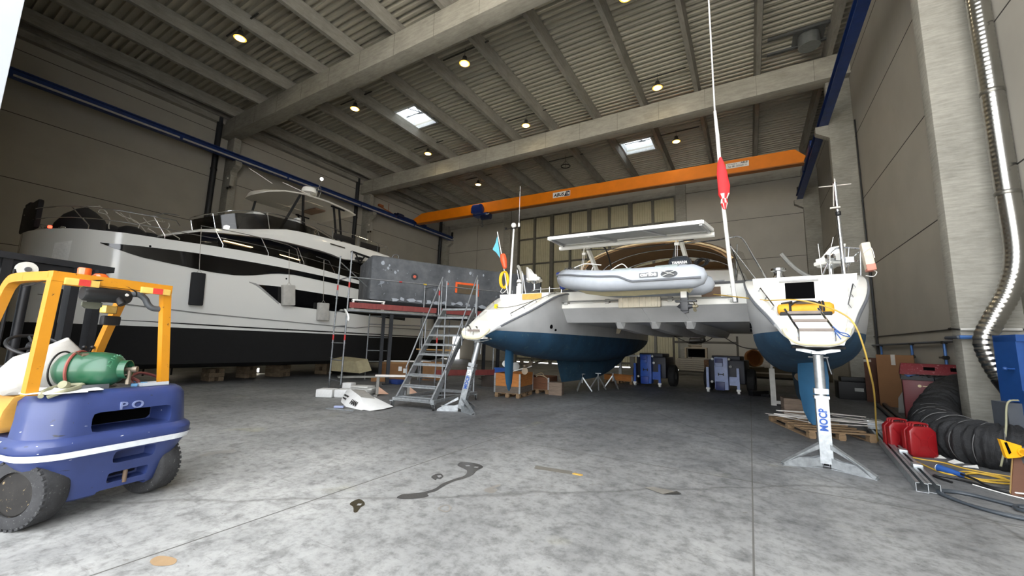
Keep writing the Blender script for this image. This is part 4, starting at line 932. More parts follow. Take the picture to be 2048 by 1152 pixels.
# ------------------------------------------------------------------ forklift
def boolean_cut(o, cutters):
    for c in cutters:
        md = o.modifiers.new('cut', 'BOOLEAN'); md.operation = 'DIFFERENCE'; md.object = c; md.solver = 'EXACT'
    bpy.context.view_layer.update()
    me = bpy.data.meshes.new_from_object(o.evaluated_get(bpy.context.evaluated_depsgraph_get()))
    o.modifiers.clear(); old = o.data; o.data = me; bpy.data.meshes.remove(old)
    for p in me.polygons: p.use_smooth = True
    me.set_sharp_from_angle(angle=R(35))
    for c in cutters: bpy.data.objects.remove(c)
FORK_LOC, FORK_RZ = (-5.06, 1.45, 0.0), math.atan2(-.2, -.98)
def fw(p):
    c, s = math.cos(FORK_RZ), math.sin(FORK_RZ); return (FORK_LOC[0] + p[0] * c - p[1] * s, FORK_LOC[1] + p[0] * s + p[1] * c, p[2])
M_fblue = mat('forklift_blue', (44, 57, 104), .42, var=.14, scale=3, spots=(40, 44, 58), spot_amt=.66, bump=.06, coat=.15)
def add_chips(m, col_, amt, scale, stretch):
    t = m.node_tree; b = t.nodes['Principled BSDF']; src = b.inputs['Base Color'].links[0].from_socket
    tc = t.nodes.new('ShaderNodeTexCoord'); mp = t.nodes.new('ShaderNodeMapping'); mp.inputs['Scale'].default_value = stretch; t.links.new(tc.outputs['Object'], mp.inputs[0])
    nz = t.nodes.new('ShaderNodeTexNoise'); nz.inputs['Scale'].default_value = scale; nz.inputs['Detail'].default_value = 3; t.links.new(mp.outputs[0], nz.inputs[0])
    rp = t.nodes.new('ShaderNodeValToRGB'); rp.color_ramp.elements[0].position = amt; rp.color_ramp.elements[1].position = amt + .015; t.links.new(nz.outputs[0], rp.inputs[0])
    mx = t.nodes.new('ShaderNodeMix'); mx.data_type = 'RGBA'; t.links.new(rp.outputs[0], mx.inputs[0]); t.links.new(src, mx.inputs[6]); mx.inputs[7].default_value = (*lin(col_), 1); t.links.new(mx.outputs[2], b.inputs['Base Color'])
add_chips(M_fblue, (176, 178, 184), .735, 9.0, (1, 1, 2.6)); add_chips(M_fblue, (26, 28, 38), .70, 6.0, (1, .5, 3.5))
M_fyel = mat('forklift_yellow', (186, 124, 22), .45, var=.08, scale=4, spots=(70, 50, 34), spot_amt=.66, bump=.04)
M_fblack = mat('mast_black', (24, 25, 28), .5, .3, var=.3, scale=6, bump=.05)
def forklift():
    t = thing('forklift', 'blue forklift with yellow overhead guard seen from behind at the doorway', 'forklift', FORK_LOC, rz=FORK_RZ)
    # counterweight
    def ring(z, hw, xr, xf=.55, n=6):
        pts = []
        e = min(.26, hw * .45)
        for k in range(n + 1):
            a = math.pi / 2 * k / n; pts.append((xr + e * 1.0 * (1 - math.sin(a)) , hw - e * (1 - math.cos(a)) , z))
        # rear-left corner from side to rear face, a gentle crown across, then the right corner
        left = [(xf, hw, z)] + [(xr + e - e * math.sin(math.pi / 2 * k / n), hw - e + e * math.cos(math.pi / 2 * k / n), z) for k in range(n + 1)]
        return left + [(x, -y, z) for x, y, z in left[::-1]]
    lv = [(.15, .38, .10, .3), (.17, .41, .07, .3), (.34, .50, .035, .3), (.50, .60, .0, .3), (.585, .645, -.035, .42), (.66, .65, -.04, .42), (.685, .645, -.025, .40), (.715, .615, .015, .38), (.86, .60, .02, .38), (1.0, .59, .035, .4), (1.05, .565, .06, .45), (1.075, .53, .095, .5), (1.085, .46, .16, .55)]
    m = MB(); m.loft([ring(z, hw, xr, xf) for z, hw, xr, xf in lv]); m.xf(Matrix.Translation((0, -.10, 0))); cwt = m.build('counterweight', M_fblue, t, smooth=35)
    def cutter(y0, y1, z0, z1, d, r=.04, x0=-.2):
        c = MB(); c.b2((x0, y0, z0), (d, y1, z1), bev=r); o = c.build('cutter', None); o.location = FORK_LOC; o.rotation_euler = (0, 0, FORK_RZ); return o
    bpy.context.view_layer.update()
    cs = [cutter(-.47, .16, .725, .895, .34, .05), cutter(-.36, -.03, .42, .535, .16, .04), cutter(-.34, -.03, .245, .335, .2, .02), cutter(-.36, .03, .0, .19, .5, .03)]
    boolean_cut(cwt, cs)
    m = MB(); m.b2((.33, -.46, .73), (.345, .15, .89)); m.build('radiator_core', M_dark, cwt)
    m = MB(); m.cyl((.06, -.17, .22), (.06, -.17, .36), .018); m.build('tow_pin', mat('rusty_steel', (110, 92, 76), .7, .4), cwt)
    # reflective band
    m = MB(); up = ring(.605, .655, -.043, .45); dn = ring(.55, .634, -.028, .45)
    m.loft([[(x - .004 * 0, y * 1.006, z) for x, y, z in dn], [(x, y * 1.006, z) for x, y, z in up]], closed=False, caps=False)
    m.xf(Matrix.Translation((-.006, -.10, 0)))
    m.build('reflective_band', mat('reflective_tape', (222, 226, 230), .35, var=.08, scale=20, spots=(150, 150, 150), spot_amt=.68), cwt)
    text_mesh('PO', 'embossed_lettering', mat('letter_blue_lit', (112, 122, 158), .35), cwt, .098, (.022, -.12, .93), (0, -1, 0), (0, 0, 1), .014, .001, spacing=1.5, xscale=1.25)  # highlights of the raised letters put into a lighter blue than the casting
    # chassis, hood, seat, floor
    m = MB(); m.b2((.5, -.46, .22), (1.75, .46, .70), bev=.03); m.b2((1.0, -.5, .4), (1.5, .5, .5)); m.build('chassis', M_fblue, t)
    m = MB(); m.prism([(.62, .53, 1.06), (.36, .53, 1.06), (.50, .53, .92), (.56, .53, .76), (.66, .53, .72), (.95, .53, .72), (.90, .53, 1.02)], (0, -1.06, 0)); m.bevel(.03); m.build('engine_hood', mat('hood_ochre', (196, 146, 66), .55, var=.12, scale=4, spots=(120, 88, 50), spot_amt=.66), t)
    m = MB(); m.b2((.5, .44, .60), (1.3, .505, .66)); m.build('side_band', mat('reflective_tape', (222, 226, 230), .35), t)
    m = MB(); m.box((.85, 0, 1.12), (.5, .5, .14), bev=.05); m.box((.66, 0, 1.26), (.12, .44, .26), ry=R(-8), bev=.05); m.build('seat', mat('seat_black', (30, 30, 32), .7), t)
    m = MB(); m.b2((1.35, -.42, .7), (1.6, .42, 1.25), bev=.03); m.build('dashboard', mat('dash_grey', (52, 53, 56), .6), t)
    m = MB(); c = V(1.14, .16, 1.46); ax = V(-.5, 0, .87); x = V(0, 1, 0); y = ax.cross(x)
    m.tube([c + (x * math.cos(a * math.pi / 14) + y * math.sin(a * math.pi / 14)) * .19 for a in range(28)], .016, closed=True)
    for k in range(3): m.tube([c - ax * .02, c + (x * math.cos(k * 2.094 + .5) + y * math.sin(k * 2.094 + .5)) * .19], .012)
    m.lathe([(0, -.05), (.06, -.04), (.06, .01), (0, .03)], c, ax, 14); m.cyl(c, c - ax * .45 + V(.1, 0, 0), .03); m.build('steering_wheel', M_black, t)
    m = MB()
    for k in range(3): m.tube([(1.38, -.18 - .07 * k, 1.25), (1.28, -.2 - .07 * k, 1.42)], .009); m.sphere((1.27, -.2 - .07 * k, 1.44), .022, 10)
    m.build('control_lever', M_black, t)
    # overhead guard
    for y in (.465, -.385):
        m = MB(); m.beam((.21, y + (.04 if y > 0 else -.08), 1.07), (.25, y, 2.07), .075, .07, up=(1, 0, 0)); m.build('guard_leg', M_fyel, t)
    for y in (.465, -.40):
        m = MB(); P = curve([(.28, y, 2.085), (.80, y, 2.085), (.96, y, 2.04), (1.06, y, 1.88), (1.30, y, 1.35), (1.48, y, .75)], 4)
        for a, b in zip(P, P[1:]): m.beam(a, a + (b - a) * 1.04, .08, .07, up=(0, 1, 0))
        m.build('guard_side_rail', M_fyel, t)
    m = MB(); m.beam((.25, .50, 2.085), (.25, -.425, 2.085), .08, .085); m.build('guard_rear_beam', M_fyel, t)
    m = MB()
    for x_ in (.42, .56, .70, .84, .96): m.beam((x_, .46, 2.09), (x_, -.42, 2.09), .035, .03)
    m.build('guard_bar', M_fyel, t)
    # lamps and beacons on the guard
    for y0, y1 in ((.425, .19), (-.14, -.40)):
        m = MB(); m.b2((.185, y1, 2.018), (.215, y0, 2.08), bev=.006); o = m.build('tail_light', mat('lamp_amber_clear', (214, 178, 92), .25), t)
        m = MB(); w = abs(y0 - y1); yc = (y0 + y1) / 2 - .01; m.b2((.18, yc - w * .17, 2.02), (.2, yc + w * .17, 2.078)); m.build('red_lens', mat('lens_red', (196, 62, 56), .2), o)
    m = MB(); m.lathe([(.055, 0), (.058, .015), (.048, .02), (.05, .09), (.045, .1), (0, .1)], (.42, .21, 2.11), n=20); b = m.build('beacon', mat('beacon_orange', (200, 84, 30), .15, coat=.5), t)
    m = MB(); m.lathe([(.06, -.02), (.062, .0), (.0, .0)], (.42, .21, 2.125), n=20); m.build('beacon_base', M_black, b)
    m = MB(); m.lathe([(.07, 0), (.068, .03), (.04, .06), (0, .066)], (.42, .09, 2.115), n=20); m.build('beacon', mat('beacon_orange', (200, 84, 30), .15), t)
    # air cleaner with intake pipe
    m = MB(); m.lathe([(0, -.19), (.06, -.185), (.07, -.17), (.072, .16), (.06, .18), (0, .185)], (.42, .02, 1.975), (0, 1, 0), 22); a = m.build('air_cleaner', mat('cleaner_black', (28, 30, 32), .5), t)
    m = MB(); m.cyl((.38, -.06, 1.95), (.34, -.08, 1.89), .035); m.build('dust_cup', M_black, a)
    m = MB(); m.lathe([(0, 0), (.015, 0), (.012, .012), (0, .014)], (.345, -.105, 1.99), (-1, 0, 0)); m.build('wing_nut', M_white, a)
    m = MB(); m.tube(curve([(.40, -.15, 2.0), (.36, -.21, 2.01), (.33, -.255, 1.97), (.31, -.28, 1.91), (.29, -.32, 1.875), (.27, -.40, 1.875)], 5), [.022] + [.03] * 25, n=12); m.build('intake_pipe', mat('hose_grey', (62, 66, 70), .55), a)
    m = MB(); m.prism([(.5, .15, 1.90), (.5, .0, 1.90), (.5, -.0, 1.86), (.5, .03, 1.835), (.5, .12, 1.835), (.5, .15, 1.86)], (.02, 0, 0)); m.build('mirror', mat('mirror_olive', (96, 98, 86), .2), t)
    m = MB(); m.box((.72, -.16, 1.85), (.07, .12, .08), rz=R(20), bev=.012); w_ = m.build('work_lamp', mat('lamp_amber_clear', (214, 178, 92), .25), t)
    m = MB(); m.box((.73, -.17, 1.85), (.06, .125, .085), rz=R(20), bev=.01); m.build('lamp_shell', M_black, w_)
    m = MB(); m.box((.74, -.2, 1.735), (.08, .15, .1), bev=.02); m.build('work_lamp', M_black, t)
    m = MB(); m.tube(curve([(.2, .3, 2.06), (.22, .1, 2.1), (.22, -.1, 2.03), (.3, -.16, 1.98)]), .006); m.tube(curve([(.3, .45, 2.05), (.5, .45, 2.04), (.75, .46, 2.0)]), .006); m.build('wiring', M_black, t)
    # mast
    for y in (.40, .22, -.34, -.52):
        m = MB(); xx = 1.78 if abs(y + .06) > .35 else 1.88; m.box((xx, y, 1.22), (.14, .075, 2.3)); m.build('mast_rail', M_fblack, t)
    m = MB(); m.box((1.86, -.06, 2.40), (.14, 1.22, .07)); m.box((1.86, -.06, 2.31), (.04, 1.0, .1)); m.build('mast_crossbar', M_fblack, t)
    m = MB()
    for y in (.04, -.22): m.cyl((1.86, y, .4), (1.86, y, 2.1), .04, n=14)
    m.build('lift_cylinder', M_fblack, t)
    m = MB(); m.lathe([(.0, -.025), (.085, -.02), (.075, 0), (.085, .02), (0, .025)], (1.80, .08, 2.27), (1, 0, 0), 24); pu = m.build('chain_pulley', mat('pulley_white', (200, 198, 188), .5), t)
    m = MB(); m.cyl((1.76, .08, 2.27), (1.79, .08, 2.27), .028); m.build('pulley_hub', M_steel, pu)
    m = MB(); m.tube([(1.8, .165, 2.26), (1.82, .165, .8)], .014, n=6); m.build('lift_chain', M_fblack, pu)
    m = MB()
    for y in (.3, -.38): m.beam((2.0, y, .06), (3.05, y, .05), .11, .04)
    for z in (.18, .5): m.box((1.98, -.04, z), (.06, 1.0, .09))
    for y in (.3, -.38): m.box((2.02, y, .3), (.05, .11, .5))
    m.build('fork', M_fblack, t)
    # wheels
    for nm, x_, y_, r_, wd, st in (('w', .27, .385, .283, .20, R(16)), ('w', .30, -.50, .283, .20, R(9)), ('w', 1.55, .47, .34, .24, 0), ('w', 1.55, -.47, .34, .24, 0)):
        s = 1 if y_ > 0 else -1; rot = Matrix.Translation((x_, y_, r_)) @ Matrix.Rotation(st, 4, 'Z')
        m = MB(); prof = [(r_ * .62, -wd / 2), (r_ * .9, -wd / 2 * 1.0), (r_ * .97, -wd * .44), (r_, -wd * .36), (r_, wd * .36), (r_ * .97, wd * .44), (r_ * .9, wd / 2), (r_ * .62, wd / 2), (r_ * .62, -wd / 2)]
        m.lathe(prof, (0, 0, 0), (0, s, 0), 36)
        for k in range(36):
            a = k * math.pi / 18; m.box((math.cos(a) * r_ * .955, s * wd * .46, math.sin(a) * r_ * .955), (.018, .02, .028), ry=-a)
        m.xf(rot); o = m.build('wheel', mat('tyre', (46, 46, 47), .85, var=.3, scale=10, spots=(92, 92, 90), spot_amt=.62, bump=.2), t)
        m = MB(); m.lathe([(r_ * .62, wd * .42), (r_ * .58, wd * .46), (r_ * .54, wd * .1), (r_ * .3, wd * .02), (r_ * .26, wd * .34), (r_ * .1, wd * .36), (0, wd * .36)], (0, 0, 0), (0, s, 0), 28)
        for k in range(6): a = k * math.pi / 3; m.cyl((math.cos(a) * r_ * .4, s * wd * .15, math.sin(a) * r_ * .4), (math.cos(a) * r_ * .4, s * wd * .24, math.sin(a) * r_ * .4), .016, n=6)
        m.xf(rot); m.build('wheel_rim', mat('rim_dark', (40, 38, 36), .5, .4, var=.4, spots=(150, 132, 100), spot_amt=.62), o)
    m = MB(); m.b2((.20, -.40, .18), (.5, .40, .34)); m.build('steer_axle', M_fblack, t)
    # bracket for the gas bottle
    m = MB(); m.b2((.18, -.33, 1.075), (.55, .30, 1.09)); m.b2((.18, -.0, 1.09), (.20, .24, 1.13)); m.b2((.5, -.2, 1.09), (.53, .26, 1.16)); m.build('bottle_cradle', mat('cradle_grey', (104, 106, 108), .5, .5), t)
forklift()
def gas_bottle():
    t = thing('gas_cylinder', 'green gas cylinder lying strapped on top of the forklift counterweight', 'gas cylinder', fw((.36, .06, 1.255)), rz=FORK_RZ)
    G = mat('bottle_green', (34, 84, 58), .35, var=.12, scale=4, spots=(60, 70, 58), spot_amt=.68, coat=.3, bump=.04)
    ax = V(-.80, -.60, .02).normalized(); r = .165
    m = MB(); m.lathe([(0, -.27), (.08, -.26), (.14, -.21), (r, -.15), (r, .08), (.150, .155), (.118, .21), (.07, .24), (.045, .25), (0, .25)], (0, 0, 0), ax, 36); b = m.build('bottle', G, t)
    m = MB(); m.lathe([(.082, .19), (.088, .19), (.088, .285), (.082, .285), (.082, .19)], (0, 0, 0), ax, 28); m.build('collar', G, b)
    m = MB(); p = ax * .36; m.cyl(ax * .22, ax * .31, .02); m.lathe([(.0, .31), (.028, .31), (.03, .33), (.028, .35), (0, .35)], (0, 0, 0), ax, 12); m.cyl(ax * .29, ax * .29 + V(0, 0, -.1), .018); m.cyl(ax * .29 + V(0, 0, -.1), ax * .29 + V(0, 0, -.14), .022, n=6); m.tube([ax * .29 + V(0, 0, -.05), ax * .29 + V(.03, .09, -.06)], .007)
    m.build('valve', mat('brass_dull', (122, 112, 98), .45, .6), t)
    x = ax.orthogonal().normalized(); y = ax.cross(x)
    m = MB(); m.tube([ax * -.10 + (x * math.cos(a) + y * math.sin(a)) * (r + .008) for a in [k * math.pi / 16 for k in range(32)]], .012, n=6, closed=True); m.build('strap', mat('strap_red', (140, 72, 62), .6), t)
    m = MB(); m.tube([ax * -.22 + (x * math.cos(a) + y * math.sin(a)) * (r + .004) for a in [k * math.pi / 16 for k in range(32)]], .008, n=6, closed=True); m.build('band', M_black, t)
    m = MB(); q = ax * -.10 + V(-.1, .02, .13); m.box(q, (.06, .05, .03), ry=R(40), bev=.008); m.tube([q, q + V(-.02, .08, .04)], .008); m.build('buckle', mat('rusty_steel', (110, 92, 76), .7, .4), t)
    em = mat('emboss_green', (70, 122, 92), .4)
    for k, ch in enumerate('NIGALADIRICA'):
        a = R(205 - 17 * k); # letters around the shoulder
        z = V(0, 0, 1); side = ax.cross(z).normalized(); upv = side.cross(ax).normalized()
        rad = (side * math.cos(a) + upv * math.sin(a)); tang = (side * math.sin(a) - upv * math.cos(a))
        pos = rad * .128 + ax * .19; outn = (rad * .6 + ax * .8).normalized()
        yv = outn.cross(tang)
        if k == 0: root = None
        o = text_mesh(ch, 'embossed_lettering', em, b, .045, pos, tang, yv if yv.dot(rad) > 0 else -yv, .01, .001)
gas_bottle()
def forklift_load():
    CL = mat('canvas_white', (164, 161, 154), .9, var=.06, scale=6, bump=.2)
    # a cloth bundle thrown over the seat
    m = MB(); random.seed(3); secs = []
    prof = [(.62, -.16, .14), (.66, .0, .36), (.70, .14, .44), (.72, .26, .40), (.70, .38, .28), (.66, .50, .14), (.62, .60, .03)]
    for i, (xc, y, h) in enumerate(prof):
        row = []
        for k in range(15):
            u = k / 14; x = xc - .26 + .62 * u
            z = 1.075 + h * math.sin(u * math.pi) ** .6 * (1 + .10 * math.sin(7 * u + 2.2 * i)) + .012 * math.sin(17 * u + i)
            row.append((x, y + .03 * math.sin(5 * u + i), z))
        secs.append(row + [(x, y_, max(1.07, z - .02)) for x, y_, z in row[::-1]])
    m.loft(secs); o = m.build('cloth_bundle', CL, smooth=70); o.location = FORK_LOC; o.rotation_euler = (0, 0, FORK_RZ)
    tag(o, 'crumpled off-white canvas bundled over the forklift seat behind the gas cylinder', 'cloth')
    m = MB()
    for k, (x, y, a) in enumerate(((.12, .34, .1), (.15, .22, -.2), (.2, .42, .5))):
        P = [(x - .1, y - .12, 1.085 + .008 * k), (x + .02, y - .14, 1.09 + .008 * k), (x + .10, y, 1.10 + .01 * k), (x + .08, y + .12, 1.088), (x - .06, y + .13, 1.085)]
        m.prism(P, (0, 0, .006))
    o = m.build('rag', mat('rag_white', (226, 226, 222), .8), smooth=0); o.location = FORK_LOC; o.rotation_euler = (0, 0, FORK_RZ); tag(o, 'white rag lying on the left corner of the forklift counterweight', 'rag')
    m = MB()
    m.tube(curve([(.1, .44, 1.06), (.07, .36, 1.10), (.16, .24, 1.115), (.26, .16, 1.13), (.3, .3, 1.12), (.2, .42, 1.1), (.1, .48, 1.07)], 5), .018); m.lathe([(.02, 0), (.034, .005), (.034, .05), (.02, .055)], (.24, .27, 1.13), (-.4, .7, .3), 14)
    o = m.build('hose_coil', mat('strap_olive', (140, 138, 112), .7)); o.location = FORK_LOC; o.rotation_euler = (0, 0, FORK_RZ); tag(o, 'olive webbing strap coiled between the rag and the gas cylinder', 'strap')
    t = thing('tray', 'clear plastic tray on the right corner of the forklift counterweight', 'tray', fw((.20, -.36, 1.085)), rz=FORK_RZ)
    m = MB()
    for lo, hi in (((-.06, -.12, 0), (.06, .12, .006)), ((-.06, -.12, 0), (-.055, .12, .035)), ((.055, -.12, 0), (.06, .12, .035)), ((-.06, -.12, 0), (.06, -.115, .035)), ((-.06, .115, 0), (.06, .12, .035))): m.b2(lo, hi)
    m.build('body', glass('clear_plastic', (196, 200, 204), .7, .2), t)
    m = MB(); m.tube(curve([(.25, -.24, 1.09), (.3, -.22, 1.16), (.4, -.35, 1.2), (.42, -.5, 1.16), (.4, -.58, 1.1)], 6), .014); m.tube(curve([(.25, -.24, 1.09), (.22, -.25, 1.13), (.3, -.22, 1.17)], 5), .016)
    o = m.build('gas_hose', mat('hose_maroon', (96, 48, 44), .5)); o.location = FORK_LOC; o.rotation_euler = (0, 0, FORK_RZ); tag(o, 'maroon rubber gas hose curling over the right side of the forklift top', 'hose')
    m = MB()
    for p, a in (((.26, -.30, 1.105), .4), ((.3, -.26, 1.12), 1.1), ((.22, -.22, 1.10), -.5)): m.box(p, (.09, .05, .03), rz=a, bev=.01)
    o = m.build('rag', mat('rag_blue', (92, 140, 178), .8)); o.location = FORK_LOC; o.rotation_euler = (0, 0, FORK_RZ); tag(o, 'crumpled light blue rag beside the clear tray on the forklift', 'rag')
forklift_load()
# ------------------------------------------------------------------ motor yacht (bow towards the doorway)
M_yw = mat('yacht_white', (226, 226, 222), .18, var=.015, scale=.6, coat=.5)
M_yblack = mat('yacht_glass', (10, 10, 12), .06, spec=.6)
M_ybot = mat('yacht_antifouling', (12, 12, 13), .9, var=.2)
YX = -17.6
YACHT = thing('motor_yacht', 'large white motor yacht with black window bands along the left wall', 'motor yacht', (YX, 9.0, 0))
HWP = [(2.42, .02), (2.44, .45), (2.52, .85), (2.67, 1.37), (2.95, 1.84), (3.24, 2.12), (3.9, 2.36), (4.8, 2.42), (8, 2.44), (12, 2.40), (13.6, 2.36), (16.8, 2.25)]
SHZ = [(2.42, 4.36), (2.95, 4.40), (3.9, 4.46), (4.83, 4.50), (5.72, 4.55), (6.4, 4.59), (7.88, 4.61), (9.28, 4.53), (10.6, 4.43), (12.5, 4.25), (13.6, 4.12), (16.8, 3.9)]
def yhw(Y): return pw(Y, HWP)
def yside(Y, z):
    """half beam at station Y and height z: slab sides with a little flare"""
    top = sm(Y, SHZ); u = max(0, (top - z) / (top - 1.85)); k = lerp(.20, .03, min(1, max(0, (Y - 2.4) / 3.0)))
    return yhw(Y) * (1 - k * u) + .05 * math.sin(min(1, u) * math.pi) * min(1, (Y - 2.4))
def yp(Y, z, off=0.0, side=1): return (side * (yside(Y, z) + off), Y - 9.0, z)
def patch(name, material, parent, top, bot, off, n=24, side=1, thick=.02):
    """panel following the hull side between two (Y, z) edge lines"""
    m = MB(); Y0, Y1 = top[0][0], top[-1][0]; A = []; B = []
    for k in range(n + 1):
        Y = lerp(Y0, Y1, k / n); zt, zb = pw(Y, top), pw(Y, bot)
        A.append([yp(Y, lerp(zt, zb, j / 4), off, side) for j in range(5)]); B.append([yp(Y, lerp(zt, zb, j / 4), off - thick, side) for j in range(5)])
    m.loft([a + b[::-1] for a, b in zip(A, B)]); return m.build(name, material, parent, smooth=30)
def yacht():
    SY = [2.42, 2.43, 2.45, 2.48, 2.52, 2.58, 2.67, 2.8, 2.95, 3.1, 3.24, 3.37, 3.5, 3.7, 3.9, 4.15, 4.4, 4.8, 5.4, 6, 7, 8, 9, 10, 11, 12, 12.8, 13.6, 15, 16.8]
    m = MB()
    for sd in (1, -1): m.loft([[yp(Y, lerp(sm(Y, SHZ), 1.84, j / 8), 0, sd) for j in range(9)] for Y in SY], closed=False, caps=False)
    m.quad(yp(16.8, 3.9), yp(16.8, 1.84), yp(16.8, 1.84, 0, -1), yp(16.8, 3.9, 0, -1))
    hull = m.build('hull', M_yw, YACHT, smooth=50)
    m = MB()   # bulwark cap and deck
    m.loft([[yp(Y, sm(Y, SHZ), .01, -1), (-yhw(Y) + .16 * min(1, yhw(Y)), Y - 9 + .02, sm(Y, SHZ) + .01), (-yhw(Y) + .18 * min(1, yhw(Y)), Y - 9 + .02, sm(Y, SHZ) - .22), (0, Y - 9 + .02, sm(Y, SHZ) - .16), (yhw(Y) - .18 * min(1, yhw(Y)), Y - 9 + .02, sm(Y, SHZ) - .22), (yhw(Y) - .16 * min(1, yhw(Y)), Y - 9 + .02, sm(Y, SHZ) + .01), yp(Y, sm(Y, SHZ), .01)] for Y in SY], closed=False, caps=False)
    m.build('deck', M_yw, hull, smooth=30)
    m = MB(); secs = []
    for Y in SY + [17.4, 18.4]:
        hw = yside(min(Y, 16.8), 1.85) if Y <= 16.8 else 2.1; f = max(0.0, min(1, (Y - 2.4) / 2.2)); zk = lerp(1.2, .5, f ** .7)
        secs.append([(-hw, Y - 9, 1.85), (-hw * .95, Y - 9, lerp(1.5, .72, f)), (-hw * .45, Y - 9, lerp(1.2, .52, f)), (0, Y - 9, zk), (hw * .45, Y - 9, lerp(1.2, .52, f)), (hw * .95, Y - 9, lerp(1.5, .72, f)), (hw, Y - 9, 1.85)])
    m.loft(secs); m.build('antifouling', M_ybot, hull, smooth=30)
    m = MB(); m.b2((-2.15, 7.7, 1.75), (2.15, 9.4, 2.35), bev=.08); m.build('swim_platform', M_yw, hull)
    top = [(3.49, 4.09), (4.25, 4.15), (5.6, 4.23), (7.3, 4.26), (8.5, 4.26), (10.9, 4.19), (12.5, 4.11), (15.5, 3.92)]
    bot = [(3.49, 4.08), (3.82, 3.96), (4.29, 3.84), (4.94, 3.78), (6.06, 3.69), (6.88, 3.70), (7.43, 3.80), (8.19, 4.0), (8.9, 4.06), (11, 3.97), (12.5, 3.85), (15.5, 3.62)]
    patch('hull_window_band', M_yblack, hull, top, bot, .022, 40)
    patch('hull_window_band', M_yblack, hull, top, bot, .022, 40, -1)
    patch('lower_hull_window', M_yblack, hull, [(7.57, 3.49), (8.48, 3.53), (8.97, 3.50), (15, 3.38)], [(7.57, 3.48), (8.42, 2.89), (8.9, 2.84), (10.9, 2.80), (15, 2.68)], .012, 30)
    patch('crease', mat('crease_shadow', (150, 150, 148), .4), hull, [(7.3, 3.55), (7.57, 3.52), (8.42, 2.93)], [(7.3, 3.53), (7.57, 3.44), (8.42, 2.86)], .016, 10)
    patch('chine_strake', mat('chine_grey', (126, 126, 124), .4), hull, [(2.7, 2.60), (3.7, 2.49), (6, 2.345), (12.2, 2.155), (12.6, 2.28), (16.6, 2.30)], [(2.7, 2.575), (3.7, 2.455), (6, 2.31), (12.2, 2.125), (12.6, 2.25), (16.6, 2.27)], .02, 30)
    patch('boot_stripe', mat('boot_black', (12, 12, 13), .4), hull, [(3.9, 2.0), (6, 1.985), (7.5, 1.965), (16.6, 1.92)], [(3.9, 1.99), (6, 1.945), (7.5, 1.92), (16.6, 1.875)], .012, 24)
    patch('masking_patch', mat('film_white', (236, 236, 234), .6, var=.08, scale=20), hull, [(2.78, 3.99), (3.02, 4.07)], [(2.78, 3.4), (3.02, 3.42)], .012, 6)
    m = MB()
    for Y, z in ((8.6, 3.86), (8.9, 1.935), (4.5, 4.2)): m.cyl(yp(Y, z, -.01), yp(Y, z, .012), .03)
    m.build('skin_fitting', M_dark, hull)
    # deckhouse: black glass body under a white moulded overhang
    m = MB(); secs = []
    for Y, w, z0, z1 in ((5.3, .9, 4.5, 4.86), (6.1, 1.34, 4.5, 5.14), (6.8, 1.42, 4.5, 5.26), (8.4, 1.5, 4.45, 5.44), (10.8, 1.5, 4.3, 5.4), (11.5, 1.48, 4.25, 5.3), (13.0, 1.48, 4.1, 5.35), (13.2, 1.48, 4.1, 5.35)):
        secs.append([(-w - .06, Y - 9, z0), (-w, Y - 9, z1), (w, Y - 9, z1), (w + .06, Y - 9, z0)])
    m.loft(secs); sal = m.build('deckhouse_glass', mat('salon_glass', (12, 11, 10), .05, spec=.7), YACHT, smooth=20)
    wl = emit('warm_strip', (255, 214, 150), 5.0)
    for Y0, z0, Y1, z1 in ((6.75, 5.02, 7.72, 4.98), (8.1, 4.97, 9.6, 4.86)):
        m = MB(); m.beam((1.5, Y0 - 9, z0), (1.545, Y1 - 9, z1), .02, .028); m.build('interior_light_strip', wl, sal)
    m = MB(); secs = []
    TOPL = [(5.2, 4.93), (6.04, 5.27), (6.63, 5.43), (7.6, 5.66), (8.9, 6.0), (9.56, 6.06), (10.4, 6.08), (12.4, 6.10), (14.4, 6.02)]
    BOTL = [(5.2, 4.86), (6.05, 5.18), (6.65, 5.27), (7.54, 5.38), (8.4, 5.47), (9.35, 5.47), (10.8, 5.44), (11.3, 5.34), (11.6, 5.30), (13.3, 5.5), (14.4, 5.62)]
    WL = [(5.2, .86), (5.6, 1.2), (6.2, 1.48), (7, 1.58), (9, 1.66), (12, 1.66), (14.4, 1.6)]
    for Y in (5.2, 5.6, 6.05, 6.65, 7.2, 7.6, 8.2, 8.9, 9.5, 10.4, 11, 11.3, 11.6, 12.4, 13.3, 14.4):
        t_, b_, w = sm(Y, TOPL), pw(Y, BOTL), sm(Y, WL); md = lerp(b_, t_, .45)
        secs.append([(-w + .03, Y - 9, b_), (-w, Y - 9, md), (-w + .10, Y - 9, t_), (-w + .3, Y - 9, t_ - .02), (w - .3, Y - 9, t_ - .02), (w - .10, Y - 9, t_), (w, Y - 9, md), (w - .03, Y - 9, b_)])
    m.loft(secs); fly = m.build('flybridge_moulding', M_yw, YACHT, smooth=30)
    m = MB(); m.box((1.69, 2.2, 5.83), (.02, .75, .05), rx=R(-2)); m.build('vent_slot', mat('slot_dark', (50, 46, 42), .5), fly)
    m = MB(); m.box((1.35, -2.15, 5.55), (.2, .12, .12), bev=.03); fl_ = m.build('deck_floodlight', emit('flood_white', (255, 252, 246), 9), fly)
    # flybridge windscreen
    path = [(-1.5, 11.2, 6.05, 6.12), (-1.5, 10.4, 6.05, 6.35), (-1.5, 9.5, 6.03, 6.46), (-1.46, 8.3, 5.82, 6.42), (-1.3, 7.3, 5.6, 6.22), (-.9, 6.7, 5.48, 5.98), (0, 6.45, 5.42, 5.9)]
    path = path + [(-a, b, c, d) for a, b, c, d in path[-2::-1]]
